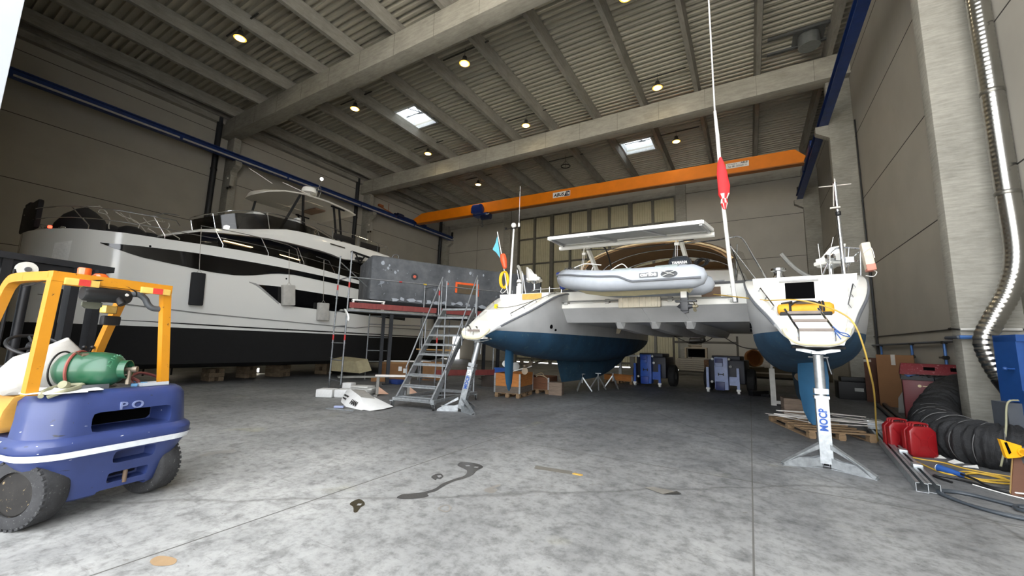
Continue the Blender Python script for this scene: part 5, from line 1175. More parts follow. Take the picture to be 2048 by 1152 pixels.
    m = MB(); m.loft([[(a, b - 9, c), (a * .97, b - 9 - .12, d), (a * .955, b - 9 - .11, d), (a * .985, b - 9 + .01, c)] for a, b, c, d in path]); ws = m.build('windscreen', glass('smoked_screen', (24, 22, 20), .72, .06), YACHT, smooth=40)
    m = MB(); m.tube(curve([(a * .98, b - 9 - .15, d + .08) for a, b, c, d in path], 3), .018)
    for a, b, c, d in path[1:-1:2]: m.tube([(a, b - 9, c), (a * .98, b - 9 - .15, d + .08)], .012)
    m.build('screen_rail', M_chrome, ws)
    m = MB(); P = [(1.55, 1.2, 6.62), (1.56, 2.7, 6.6), (1.5, 5.2, 6.5)]; m.tube(P, .016)
    for y, z in ((2.0, 6.08), (3.4, 6.08), (4.6, 6.06), (5.2, 6.04)): m.tube([(1.53, y, z), (1.53, y, 6.58 - (y - 1.2) * .03)], .014)
    m.tube([(-1.5, 1.2, 6.6), (-1.5, 5.2, 6.5), (1.5, 5.2, 6.5)], .016); m.build('aft_rail', M_chrome, YACHT)
    m = MB(); m.box((1.50, 2.65, 6.3), (.03, 1.15, .28), bev=.02); m.box((1.50, 4.15, 6.24), (.03, 1.2, .28), bev=.02); m.build('rail_dodger', mat('dodger_black', (22, 22, 24), .5), YACHT)
    # helm, seats
    m = MB(); m.box((.55, -.85, 6.15), (1.1, .55, .75), rx=R(-10), bev=.06); m.box((.55, -1.0, 6.5), (.9, .3, .1), bev=.03); h = m.build('helm_console', M_yw, YACHT)
    m = MB(); m.tube([(.75 + .17 * math.cos(a * math.pi / 10), -.45, 6.28 + .17 * math.sin(a * math.pi / 10)) for a in range(20)], .016, closed=True); m.cyl((.75, -.6, 6.28), (.75, -.45, 6.28), .04)
    for k in range(3): m.tube([(.75, -.45, 6.28), (.75 + .17 * math.cos(k * 2.09), -.45, 6.28 + .17 * math.sin(k * 2.09))], .01)
    m.build('steering_wheel', M_black, h)
    m = MB(); m.box((.5, -.6, 6.56), (.5, .05, .2), rx=R(-20)); m.build('display', M_black, h)
    m = MB(); m.box((.7, .55, 6.42), (1.1, .18, .62), bev=.05); m.box((.7, .3, 6.15), (1.1, .5, .16), bev=.05); m.build('helm_bench', M_yw, YACHT)
    # hardtop on black posts
    m = MB(); secs = []
    for Y, w, zc in ((8.15, .35, 7.52), (8.35, .9, 7.60), (8.8, 1.35, 7.70), (9.5, 1.55, 7.78), (10.6, 1.58, 7.80), (11.8, 1.5, 7.74), (12.25, 1.38, 7.68)):
        secs.append([(-w, Y - 9, zc - .02), (-w * .6, Y - 9, zc + .09), (0, Y - 9, zc + .13), (w * .6, Y - 9, zc + .09), (w, Y - 9, zc - .02), (w * .97, Y - 9, zc - .07), (0, Y - 9, zc - .05), (-w * .97, Y - 9, zc - .07)])
    m.loft(secs); ht = m.build('hardtop', mat('hardtop_white', (206, 202, 192), .4, var=.02), YACHT, smooth=40)
    m = MB()
    for x in (-.75, .75): m.box((x, .9, 7.735), (.05, 2.0, .03))
    m.box((0, 1.1, 7.74), (2.4, .05, .03)); m.box((0, .2, 7.74), (2.4, .05, .03)); m.build('headliner_strip', mat('strip_light', (236, 230, 214), .4), ht)
    m = MB(); m.box((-.1, 2.0, 7.66), (1.1, .5, .06)); m.build('hatch_panel', mat('panel_brown', (120, 96, 78), .5), ht)
    for a, b in (((1.25, -.2, 6.0), (1.36, .45, 7.74)), ((-1.25, -.35, 5.7), (-1.15, -.1, 7.7)), ((1.34, .72, 6.0), (1.38, .55, 7.74))):
        m = MB(); m.beam(a, b, .055, .09); m.build('hardtop_post', M_fblack, YACHT)
    for sx in (1.38, -1.38):
        m = MB(); m.beam((sx, 2.35, 6.0), (sx, 2.02, 7.72), .05, .08); m.beam((sx, 2.62, 6.0), (sx, 2.3, 7.72), .05, .08)
        for u in (.15, .35): m.beam((sx, 2.35 - .33 * u, 6 + 1.72 * u), (sx, 2.62 - .33 * u, 6 + 1.72 * u), .03, .03)
        m.beam((sx, 1.9, 7.66), (sx, 2.6, 7.66), .05, .07); m.build('hardtop_post', M_fblack, YACHT)
    m = MB(); m.lathe([(.2, 0), (.3, .03), (.31, .14), (.27, .24), (.12, .29), (0, .3)], (.95, 1.05, 8.03), n=24); rd = m.build('radar_dome', M_white, YACHT)
    m = MB(); m.cyl((.95, 1.05, 7.86), (.95, 1.05, 8.03), .06); m.build('radar_foot', M_yw, rd)
    m = MB(); m.tube(curve([(1.2, 1.35, 7.85), (1.25, 1.42, 8.2), (1.2, 1.38, 8.55), (1.24, 1.4, 8.72)]), .016); m.tube([(1.05, 1.3, 7.85), (1.15, 1.38, 8.5)], .014); m.tube([(.95, 1.2, 8.42), (1.2, 1.35, 8.38)], .012); am = m.build('aerial_mast', M_chrome, YACHT)
    m = MB(); m.sphere((1.24, 1.4, 8.8), .075, 14); m.build('all_round_light', emit('mast_white', (255, 255, 250), 4), am)
    m = MB(); m.tube([(.85, -.5, 7.95), (.75, -1.4, 8.28)], .013); m.tube([(1.42, .95, 7.8), (1.25, -.3, 8.0)], .013); m.build('whip_aerial', M_white, YACHT)
    # rails with stanchions
    RT = [(2.5, 5.02), (3.25, 5.06), (4.5, 5.14), (5.6, 5.18)]
    def rail(Y, h, inset=.12, sd=1): x = yhw(Y) - inset * min(1, yhw(Y)); return V(sd * x, Y - 9, sm(Y, SHZ) + h)
    for sd in (1, -1):
        m = MB()
        ys = [2.47, 2.52, 2.6, 2.75, 2.95, 3.3, 3.8, 4.4, 5.0]
        m.tube([rail(y, .62, .05, sd) + V(.08 * sd, 0, 0) for y in ys] + [rail(5.15, .5, .1, sd)], .016); m.tube([rail(y, .32, .08, sd) + V(.03 * sd, 0, 0) for y in ys] + [rail(5.3, .3, .1, sd), rail(6.2, .28, .1, sd)], .012)
        m.tube([rail(4.4, .62, .05, sd) + V(.08 * sd, 0, 0), rail(4.75, .8, .05, sd), rail(5.1, .82, .1, sd)], .016)
        m.tube([rail(y, .62, .08, sd) for y in (5.7, 6.4, 7.1, 7.9, 8.6)] + [rail(8.95, .55, .1, sd), rail(9.15, .05, .1, sd)], .014); m.tube([rail(y, .33, .1, sd) for y in (6.2, 7.2, 8.4, 9.3, 10.5, 12)], .011)
        m.tube([rail(9.8, .5, .1, sd), rail(10.4, .48, .1, sd), rail(10.75, .05, .1, sd)], .014)
        m.build('guard_rail', M_chrome, YACHT)
        for y in (3.25, 4.83, 6.4, 7.9, 9.3):
            m = MB(); m.tube([rail(y, 0, .1, sd), rail(y, .12, .1, sd), rail(y - .32, .62, .08, sd)], .013); m.lathe([(.03, 0), (.02, .015), (0, .02)], rail(y, 0.0, .1, sd)); m.build('stanchion', M_chrome, YACHT)
    m = MB(); m.beam((1.95, 2.75, 5.66), (1.95, 4.9, 5.5), .12, .07); m.beam((1.95, 3.0, 5.6), (1.95, 3.25, 5.2), .05, .05); m.beam((1.95, 3.5, 5.58), (1.95, 3.25, 5.2), .05, .05); m.beam((1.95, 3.9, 5.5), (1.95, 4.3, 5.28), .05, .05); m.beam((1.95, 4.7, 5.48), (1.95, 4.3, 5.28), .05, .05); m.box((1.72, 3.3, 5.45), (.45, .2, .1)); m.build('folded_gangway', M_fblack, YACHT)
    # foredeck gear
    m = MB(); m.tube(curve([(.45, -6.2, 4.45), (.6, -6.3, 4.5), (.9, -6.2, 4.48), (1.2, -6.1, 4.46)]), .02); m.lathe([(.07, 0), (.05, .1), (.09, .14), (.06, .2), (0, .21)], (.8, -6.0, 4.4)); m.build('windlass', M_chrome, YACHT)
    m = MB(); m.box((1.28, -6.32, 4.44), (.09, .08, .07), bev=.02); m.build('port_light', emit('nav_red', (255, 60, 40), 7), YACHT)
yacht()
def yw(p): return (p[0] + YX, p[1] + 9.0, p[2])
def on_deck():
    N = mat('cover_navy', (18, 19, 24), .8, var=.2, bump=.2)
    m = MB(); m.box((0, 0, .5), (1.75, .12, .82), bev=.05); m.box((-.5, .02, .95), (.55, .14, .1), bev=.04)
    o = m.build('bow_cover', N, loc=yw((-.15, -6.47, 4.36))); tag(o, 'black canvas cover hung over the bow rail of the motor yacht', 'cover')
    m = MB(); m.lathe([(.62, 0), (.66, .2), (.6, .5), (.45, .8), (.22, 1.02), (.05, 1.12), (0, 1.2)], n=20)
    o = m.build('covered_winch', N, loc=yw((.05, -5.45, 4.32))); tag(o, 'black dome-shaped canvas cover tied on the yacht foredeck', 'cover')
    m = MB(); random.seed(11)
    for x, y, r in ((0, 0, .42), (.15, .5, .45), (.1, 1.0, .40), (.3, 1.3, .25)): m.sphere((x, y, r * .8), r, 16, (1.1, 1.05, .95))
    o = m.build('sun_pad_cover', N, loc=yw((.1, -4.9, 4.33))); tag(o, 'lumpy black tarpaulin over the sun pad on the yacht foredeck', 'tarpaulin')
    m = MB(); random.seed(5)
    for k in range(7):
        y = -5.9 + k * .3; p = V(2.12 + .02 * k, y, 5.05); pts = [p]
        for j in range(5): p = p + V(random.uniform(-.05, .08), random.uniform(-.04, .16), random.uniform(-.16, .04)); pts.append(p)
        m.tube(curve(pts, 4), .014, n=6)
    m.tube(curve([(2.2, -5.2, 5.05), (2.15, -4.9, 4.8), (2.2, -4.6, 4.95), (2.2, -4.4, 5.07)], 5), .014, n=6)
    o = m.build('mooring_rope', mat('rope_grey', (168, 164, 154), .8), loc=(YX, 9, 0)); tag(o, 'pale mooring rope knotted in loops along the bow rail of the yacht', 'rope')
on_deck()
def fenders():
    def f(lab, Y, z0, z1, w, d, material, ry, ztop):
        X = YX + 2.44 + d / 2 + .02; t = thing('fender', lab, 'fender', (X, Y, z0)); h = z1 - z0
        m = MB(); m.box((0, 0, h / 2), (d, w, h), rx=ry, bev=.035); m.build('body', material, t)
        m = MB(); m.tube([(0, -w * .22, h - .02), (-.04, 0, h + .12), (0, w * .22, h - .02)], .008); m.tube([(-.04, 0, h + .12), (-.16, -.06, ztop - z0)], .009); m.build('rope', mat('rope_grey', (168, 164, 154), .8), t)
    f('tall black flat fender hanging on the yacht side nearest the bow', 5.76, 2.56, 3.60, .36, .16, mat('fender_black', (22, 24, 28), .75, bump=.1), R(2), 5.12)
    f('white flat fender hanging on the yacht side over the lower window tip', 8.68, 2.84, 3.62, .46, .2, mat('fender_cloth', (178, 176, 170), .85, bump=.15), R(6), 5.02)
    f('white flat fender hanging lower on the yacht side next to the scaffold', 10.18, 2.38, 3.09, .45, .2, mat('fender_cloth', (178, 176, 170), .85, bump=.15), R(2), 4.9)
fenders()
def cribs():
    W = mat('crib_wood', (120, 104, 84), .9, var=.25, scale=6, stretch=(1, 4, 4), bump=.15); k = 0
    for x, y, w, d, h, l in ((-17.0, 7.35, .62, .5, .44, 'timber keel block under the yacht nearest its bow'), (-17.5, 8.75, .55, .5, .45, 'timber keel block under the yacht left of the bright gap'), (-17.4, 9.95, .75, .6, .48, 'timber keel block under the yacht right of the bright gap'), (-17.4, 12.1, .6, .5, .5, 'timber keel block under the yacht just left of the scaffold')):
        t = thing('keel_block', l, 'timber block', (x, y, 0), rz=R(8 * k), group='timber blocks under the yacht'); k += 1
        for i in range(3):
            m = MB()
            if i % 2 == 0:
                for s in (-1, 1): m.box((0, s * d * .3, h / 6 + i * h / 3), (w, d * .36, h / 3 - .004), bev=.008)
            else:
                for s in (-1, 1): m.box((s * w * .3, 0, h / 6 + i * h / 3), (w * .36, d, h / 3 - .004), bev=.008)
            m.build('timber', W, t)
cribs()
def floor_glows():
    t = thing('work_light', 'glowing white panel on the floor between the yacht keel blocks', 'work light', (-19.3, 9.95, 0), rz=R(20))
    m = MB(); m.box((0, 0, .14), (.06, .56, .22), bev=.01); m.build('housing', M_black, t)
    m = MB(); m.box((.035, 0, .14), (.02, .5, .17)); m.build('lens', emit('panel_glow', (255, 246, 226), 14), t)  # self-glowing panel in a black box at the bright gap
    m = MB(); m.beam((.0, -.24, .015), (.0, .24, .015), .16, .03); m.build('foot', M_black, t)
    t = thing('tube_light', 'long white strip light with a red end glowing under the yacht behind the forklift', 'work light', (-20.4, 6.82, .60))
    m = MB(); m.cyl((0, -.68, 0), (0, .7, 0), .035); m.build('tube', emit('tube_white', (255, 240, 216), 9), t)
    m = MB(); m.cyl((0, -.78, 0), (0, -.68, 0), .036); m.build('end_cap', mat('cap_red', (200, 30, 24), .5), t)
    m = MB(); m.beam((0, -.4, -.6), (0, -.4, -.04), .05, .05); m.beam((0, .5, -.6), (0, .5, -.04), .05, .05); m.build('trestle', M_fblack, t)
floor_glows()
# ------------------------------------------------------------------ scaffold with the primed hull
M_tubeg = mat('scaffold_tube', (138, 141, 144), .45, .7, var=.2, scale=10)
M_redb = mat('scaffold_board_red', (112, 48, 44), .75, var=.2, scale=5, stretch=(3, 3, 1), spots=(150, 100, 90), spot_amt=.68)
M_deckp = mat('scaffold_plank', (128, 128, 122), .6, .4, var=.2, scale=6)
SL = V(.5, .866, 0); SW = V(-1.0, .3, 0)
def scaffold():
    o = V(-11.15, 8.4, 0); t = thing('scaffold_tower', 'grey tube scaffold with red toe boards in front of the primed hull', 'scaffold', o)
    P = [V(0, 0, 0), SW, SL * 3.07, SL * 3.07 + SW, SL * 6.1, SL * 6.1 + SW]
    band = mat('scaffold_red_tape', (176, 40, 40), .6)
    for i, p in enumerate(P):
        h = (4.5, 4.5, 3.75, 3.75, 3.75, 2.9)[i]
        m = MB(); m.cyl(p + V(0, 0, .25), p + V(0, 0, h), .026, n=10)
        for z in (.5, 1.0, 1.5, 2.0, 2.5, 3.0, 3.6, 4.1):
            if z < h - .1: m.cyl(p + V(0, 0, z), p + V(0, 0, z + .015), .05, n=10)
        st = m.build('standard', M_tubeg, t)
        for z in (1.6, 3.3):
            if i < 3: m = MB(); m.cyl(p + V(0, 0, z), p + V(0, 0, z + .17), .0285, n=10); m.build('tape_band', band, st)
        m = MB(); m.cyl(p, p + V(0, 0, .35), .018, n=8); m.box(p + V(0, 0, .006), (.15, .15, .012)); m.cyl(p + V(0, 0, .2), p + V(0, 0, .24), .05, n=10); m.build('base_jack', M_steel, st)
    for a, b in ((0, 1), (2, 3), (4, 5)):
        for z in ((.3, .95, 1.5, 2.05, 2.55, 3.65) if a < 4 else (.3, 2.55)):
            m = MB(); m.cyl(P[a] + V(0, 0, z), P[b] + V(0, 0, z), .019, n=8); m.build('transom_rung', M_tubeg, t)
    for a, b in ((0, 2), (2, 4)):
        for z in (3.65,):
            m = MB(); m.cyl(P[a] + V(0, 0, z), P[b] + V(0, 0, z), .021, n=8); gr = m.build('guard_rail', M_tubeg, t)
            if a == 0:
                m = MB(); q = P[a].lerp(P[b], .52) + V(0, 0, z); m.cyl(q, q + SL * .1, .023, n=8); m.build('tape_band', band, gr)
                m = MB(); q = P[a].lerp(P[b], .8) + V(0, 0, z); m.cyl(q, q + SL * .12, .023, n=8); m.build('tape_band', mat('tape_yellow', (196, 168, 60), .6), gr)
        m = MB(); d = SL * .07; m.beam(P[a] + d + V(.02, -.03, 2.735), P[b] - d + V(.02, -.03, 2.735), .03, .18); m.build('toe_board', M_redb, t)
        m = MB()
        for w in (.17, .5, .83): m.beam(P[a] + d + SW * w + V(0, 0, 2.60), P[b] - d + SW * w + V(0, 0, 2.60), .30, .06)
        m.build('deck_plank', M_deckp, t)
        m = MB(); m.cyl(P[a] + V(.02, -.02, 2.55), P[b] + V(.02, -.02, 2.55), .024, n=8); m.build('ledger', M_tubeg, t)
        m = MB(); m.beam(P[a] + SW * .3 + V(0, 0, .42), P[b] + SW * .3 + V(0, 0, .42), .28, .05); m.build('base_plank', M_deckp, t)
    m = MB(); m.cyl(P[1] + V(0, 0, 4.3), P[1] + SL * 1.2 + SW * .4 + V(0, 0, 3.5), .018, n=8); m.build('brace', M_tubeg, t)
    m = MB(); m.beam(P[2] + V(.05, -.02, .55), P[4] + V(.05, -.02, .55), .03, .2); m.build('toe_board', M_redb, t)
    # rag and step stool on it
    m = MB(); c = V(o.x, o.y, 2.56) + V(.05, -.06, 0); secs = []
    for k, (dx, dz, w) in enumerate(((-.03, .02, .02), (-.05, 0, .06), (0.0, -.06, .09), (.08, -.14, .08), (.14, -.26, .07), (.13, -.36, .05))): secs.append([c + V(dx - w * .7, -.01, dz), c + V(dx, -.05, dz + w * .6), c + V(dx + w * .7, -.01, dz), c + V(dx, .03, dz - w * .4)])
    m.loft(secs); tag(m.build('rag', mat('rag_white', (226, 226, 222), .8)), 'white rag tied to the front scaffold post under the platform', 'rag')
    t2 = thing('step_stool', 'low white step stool standing on the scaffold platform', 'stool', o + SL * .72 + SW * .22 + V(0, 0, 2.632), rz=math.atan2(.866, .5))
    m = MB(); m.b2((-.52, -.16, .27), (.52, .16, .31), bev=.01); m.build('top', M_white, t2)
    for x in (-.48, .48):
        for y in (-.13, .13): m = MB(); m.b2((x - .02, y - .02, 0), (x + .02, y + .02, .27)); m.build('leg', M_white, t2)
    m = MB(); m.b2((-.5, -.15, .03), (.5, -.11, .09)); m.build('stretcher', M_white, t2)
    # further scaffold frames behind
    t3 = thing('scaffold', 'grey scaffold ladder frame on the far side of the primed hull', 'scaffold', (-13.9, 11.6, 0))
    Q = [V(0, 0, 0), V(.72, .62, 0), V(1.55, 1.5, 0), V(2.4, 2.4, 0)]
    for i, q in enumerate(Q):
        m = MB(); m.cyl(q, q + V(0, 0, 2.72), .026, n=10); m.box(q + V(0, 0, .006), (.15, .15, .012)); m.build('standard', M_tubeg, t3)
    for a, b, zs in ((0, 1, (.75, 1.2, 1.75, 2.3, 2.65)), (1, 2, (2.3, 2.65)), (2, 3, (1.2, 2.65))):
        for z in zs: m = MB(); m.cyl(Q[a] + V(0, 0, z), Q[b] + V(0, 0, z), .019, n=8); m.build('rung', M_tubeg, t3)
    m = MB(); m.beam(Q[2] + V(-.1, -.1, 1.3), Q[3] + V(.2, .1, 1.28), .05, .06); m.build('timber_rail', mat('timber_pale', (190, 150, 96), .8), t3)
scaffold()
def primed_hull():
    a = math.atan2(.866, .5); t = thing('boat_hull', 'grey primed boat hull with an orange-taped window behind the scaffold', 'boat hull', (-11.66, 9.61, 0), rz=a)
    t_ = NT('primer_grey'); v = t_.coord(); n1 = t_.noise(v, 1.4, 6, .6); n2 = t_.noise(v, 3.4, 5, .6)
    c = t_.ramp(n1, [(.32, lin((62, 65, 69))), (.5, lin((82, 85, 89))), (.68, lin((100, 102, 106)))])
    k = t_.ramp(n2, [(.645, 0.0), (.66, 1.0)]); c = t_.mix(t_.mix(1.0, k, (.7, .7, .7), 'MULTIPLY'), c, lin((138, 143, 152)))
    k2 = t_.ramp(t_.noise(v, 6, 4), [(.70, 0.0), (.715, 1.0)]); c = t_.mix(k2, c, lin((48, 50, 54)))
    t_.l(c, t_.b.inputs['Base Color']); t_.b.inputs['Roughness'].default_value = .75; MP = t_.m
    # local: x along the side, y into depth, z up
    m = MB(); secs = []
    for x, d, zt, zb in ((0, .12, 4.66, 3.02), (.05, .03, 4.69, 2.98), (.2, 0, 4.70, 2.96), (2, 0, 4.67, 2.93), (4, 0, 4.66, 2.92), (6, 0, 4.68, 2.94), (7.4, .1, 4.72, 3.0), (7.6, .3, 4.72, 3.05)):
        secs.append([(x, d, zt - .04), (x, d + .05, zt), (x, 2.5 - d, zt), (x, 2.56 - d, zt - .05), (x, 2.5 - d, zb + .25), (x, 2.2 - d, zb), (x, d + .3, zb), (x, d + .03, zb + .12)])
    m.loft(secs); h = m.build('shell', MP, t, smooth=30)
    m = MB()
    for lo, hi in (((3.28, -.018, 3.95), (4.3, .01, 4.03)), ((3.28, -.018, 3.60), (3.36, .01, 3.95)), ((4.22, -.018, 3.52), (4.3, .01, 3.95))): m.b2(lo, hi)
    m.build('masking_tape', mat('tape_orange', (226, 92, 34), .6), h)
    m = MB(); m.b2((3.36, -.008, 3.58), (4.22, .01, 3.95)); m.build('window_blank', mat('blank_brown', (84, 72, 54), .6), h)
    pl = mat('putty_light', (150, 156, 164), .7); mr = mat('primer_red', (184, 84, 62), .6)
    m = MB()
    for x, z, r in ((1.62, 4.06, .06), (2.95, 3.92, .05)): m.cyl((x, -.012, z), (x, .02, z), r, n=16)
    m.build('red_plug', mr, h)
    m = MB()
    for x, z, r in ((1.62, 4.06, .13),): m.cyl((x, -.006, z), (x, .02, z), r, n=16)
    m.build('dark_ring', mat('primer_dark', (40, 42, 46), .7), h)
    m = MB(); random.seed(9)
    for x, z, r in ((.42, 4.44, .07), (.62, 4.27, .045), (.66, 4.38, .035), (.88, 4.14, .05), (.98, 4.22, .03), (2.98, 4.42, .05), (3.9, 4.45, .06), (4.5, 4.43, .04)):
        m.prism([(x + r * random.uniform(.7, 1.1) * math.cos(k * .9), -.006, z + 1.3 * r * random.uniform(.7, 1.2) * math.sin(k * .9)) for k in range(7)], (0, .02, 0))
    for k in range(16): 
        x = .9 + k * .33; m.prism([(x + random.uniform(.05, .22) * math.cos(j * 1.05), -.006, 3.14 + .02 * math.sin(k) + random.uniform(.03, .1) * math.sin(j * 1.05)) for j in range(6)], (0, .02, 0))
    m.build('putty_spot', pl, h)
    m = MB(); m.tube(curve([(.75, .1, 4.68), (.8, .1, 4.8), (.9, .1, 4.84), (1.0, .1, 4.78), (.98, .1, 4.68)]), .015); m.build('lifting_eye', M_steel, h)
    t2 = thing('hull_cradle', 'dark steel cradle carrying the grey primed hull', 'cradle', (-11.66, 9.61, 0), rz=a)
    for x in (1.0, 5.6):
        for y in (.6, 2.0):
            m = MB(); m.box((x, y, 1.42), (.12, .12, 2.84)); m.box((x, y, .02), (.3, .3, .04)); m.build('post', M_pipe, t2)
        m = MB(); m.b2((x - .1, .3, 2.78), (x + .1, 2.3, 2.93)); m.build('cross_beam', M_pipe, t2)
    m = MB(); m.b2((.9, .55, 2.62), (5.7, .68, 2.78)); m.b2((.9, 1.95, 2.62), (5.7, 2.08, 2.78)); m.build('side_beam', M_pipe, t2)
primed_hull()
# ------------------------------------------------------------------ rolling stairs
def stairs():
    a = R(9); t = thing('rolling_stairs', 'grey steel rolling stairs with handrails in front of the scaffold', 'stairs', (-7.72, 7.36, 0), rz=a)
    W_ = 1.22; n = 10; z0, z1 = .26, 2.62; y0, y1 = .08, 2.0
    for x in (.10, W_ - .10):
        m = MB(); m.beam((x, y0 - .05, z0 - .08), (x, y1 + .05, z1 - .04), .045, .17, up=(0, -.77, .64)); m.build('stringer', M_galv, t)
    for i in range(n):
        u = i / (n - 1); y = lerp(y0, y1, u); z = lerp(z0, z1, u); dp = .24 if i else .34
        m = MB(); m.b2((.13, y - dp / 2, z - .02), (W_ - .13, y + dp / 2, z)); m.b2((.13, y - dp / 2, z - .055), (W_ - .13, y - dp / 2 + .015, z)); m.b2((.13, y + dp / 2 - .015, z - .05), (W_ - .13, y + dp / 2, z))
        for k in range(5): m.b2((.15, y - dp / 2 + .03 + k * .04, z), (W_ - .15, y - dp / 2 + .04 + k * .04, z + .004))
        m.build('tread', M_galv, t, smooth=0)
    for x in (.02, W_ - .02):
        m = MB(); m.cyl((x, .42, .93), (x, y1, z1 + .98), .02); m.build('handrail', M_tubeg, t)
        for u, zz in ((.02, .0), (.5, 0), (.98, 0)):
            y = lerp(.42, y1, u); zt = lerp(.93, z1 + .98, u); zb = max(.16, lerp(z0, z1, (y - y0) / (y1 - y0)) - .1)
            if u == .02: y, zt, zb = .45, .97, .16
            m = MB(); m.cyl((x, y, zb), (x, y, zt), .018); m.build('rail_post', M_tubeg, t)
    for x in (.08, W_ - .08):
        m = MB(); m.cyl((x, 2.15, .2), (x, 2.15, 2.55), .03); m.cyl((x, 2.15, 2.5), (x, 2.15, 3.5), .02); m.build('rear_post', M_tubeg, t)
    m = MB(); m.beam((.04, 0, .2), (W_ - .04, 0, .2), .08, .08); m.beam((.04, 2.2, .2), (W_ - .04, 2.2, .2), .08, .08)
    for x in (.04, W_ - .04): m.beam((x, -.05, .2), (x, 2.25, .2), .06, .07)
    m.beam((.04, .3, .2), (W_ - .04, 1.9, .2), .03, .03); m.build('base_frame', M_galv, t)
    for x, y in ((.02, -.04), (W_ - .02, -.04), (.02, 2.2), (W_ - .02, 2.2)):
        m = MB(); m.lathe([(.0, -.02), (.055, -.02), (.07, -.015), (.07, .015), (.055, .02), (0, .02)], (x, y, .07), (1, .3, 0), 20); c = m.build('caster', M_rubber, t)
        m = MB(); m.lathe([(0, -.025), (.04, -.024), (.04, .024), (0, .025)], (x, y, .07), (1, .3, 0), 16); m.prism([(x - .03, y - .02, .07), (x - .03, y + .03, .15), (x - .03, y - .05, .16)], (.006, 0, 0)); m.prism([(x + .03, y - .02, .07), (x + .03, y + .03, .15), (x + .03, y - .05, .16)], (.006, 0, 0)); m.b2((x - .05, y - .06, .145), (x + .05, y + .05, .17)); m.build('caster_fork', M_galv, c)
stairs()
# ------------------------------------------------------------------ jack stands
def jack(loc, rz, top, lab, name='MOCP'):
    t = thing('jack_stand', lab, 'jack stand', loc, rz=rz); dx, dy, zt = top
    def at(u): return V(dx * u, dy * u, zt * u)
    m = MB(); m.beam(at(.04), at(.60), .15, .15, up=(0, 1, 0)); m.beam(at(.575), at(.60), .175, .175, up=(0, 1, 0)); m.beam(at(.615), at(.66), .165, .165, up=(0, 1, 0)); p = m.build('post', M_galv, t)
    m = MB()
    for k in range(9): q = at(.12 + k * .05) + V(.076, 0, 0); m.cyl(q, q + V(.004, 0, 0), .013, n=8)
    m.build('pin_hole', M_dark, p)
    m = MB(); m.cyl(at(.6), at(.95), .064, n=20); s = m.build('inner_tube', M_galv, t)
    m = MB(); m.cyl(at(.93) + V(-.12, 0, 0), at(.93) + V(.12, 0, 0), .013); m.tube([at(.93) + V(.1, -.02, 0), at(.85) + V(.12, -.03, -.02), at(.8) + V(.14, -.03, -.02)], .008); m.build('pin', M_steel, s)
    m = MB(); c = at(.97); m.box(c, (.16, .2, .04)); m.beam(c + V(-.03, 0, 0), c + V(-.26, 0, .05), .07, .05); m.beam(c + V(.03, 0, 0), c + V(.26, 0, .05), .07, .05); m.build('head_plate', M_galv, s)
    m = MB(); m.box(at(1.0) + V(0, 0, .025), (.62, .30, .04), bev=.012); m.build('pad', M_rubber, s)
    for k, an in enumerate((R(200), R(330), R(85))):
        d = V(math.cos(an), math.sin(an), 0); sd = V(-d.y, d.x, 0)
        m = MB(); b0 = d * .07; 
        for sgn in (-1, 1):
            o = sd * (.035 * sgn) - sd * .004
            m.prism([b0 + o + V(0, 0, .34), b0 + o + V(0, 0, .27), b0 + d * .34 + o + V(0, 0, .13), b0 + d * .1 + o + V(0, 0, .13), b0 + o + V(0, 0, .16), b0 + o + V(0, 0, .02), b0 + d * .46 + o + V(0, 0, .0), b0 + d * .50 + o + V(0, 0, .03)], sd * .008)
        m.prism([b0 + sd * -.04 + V(0, 0, .0), b0 + d * .5 + sd * -.04, b0 + d * .5 + sd * .04, b0 + sd * .04], V(0, 0, .012)); m.prism([b0 + sd * -.04 + V(0, 0, .33), b0 + d * .49 + sd * -.04 + V(0, 0, .035), b0 + d * .49 + sd * .04 + V(0, 0, .035), b0 + sd * .04 + V(0, 0, .33)], V(0, 0, .01))
        lg = m.build('leg', M_galv, t, smooth=0)
    bl = mat('stencil_blue', (34, 76, 150), .6); d = at(1) .normalized(); f = V(0, -1, 0)
    q = at(.40) + V(0, -.0775, 0); text_mesh(name, 'stencil_lettering', bl, p, .13, q, d, V(-1, 0, 0), .004, .004, xscale=.85)
    m = MB(); q = at(.53) + V(0, -.077, 0); m.box(q, (.1, .004, .14)); m.build('label', M_white, p)
    text_mesh('N', 'label_lettering', M_galv, p, .09, q + V(0, -.004, 0), d, V(-1, 0, 0), .003, .003)
    return t
jack((.86, 7.42, 0), R(0), (.0, .02, 1.66), 'galvanised jack stand under the right stern of the catamaran')
jack((-5.98, 7.86, 0), R(8), (.36, .12, 1.72), 'galvanised jack stand leaning under the left stern of the catamaran')
def small_stands():
    for i, (x, y, l) in enumerate(((-5.3, 14.1, 'small steel jack stand under the left keel of the catamaran, nearest the concrete block'), (-5.0, 15.0, 'small steel jack stand under the left keel of the catamaran, middle one'), (-4.7, 15.9, 'small steel jack stand under the left keel of the catamaran, farthest back'))):
        t = thing('keel_stand', l, 'jack stand', (x, y, 0), rz=.5 * i, group='small stands beside the left keel')
        for k in range(3):
            an = k * 2.094 + .4; m = MB(); m.beam((.02 * math.cos(an), .02 * math.sin(an), .5), (.35 * math.cos(an), .35 * math.sin(an), .02), .04, .04); m.build('leg', M_galv, t)
        m = MB(); m.cyl((0, 0, .3), (0, 0, .62), .025); m.box((0, 0, .62), (.2, .12, .03)); m.build('post', M_galv, t)
small_stands()
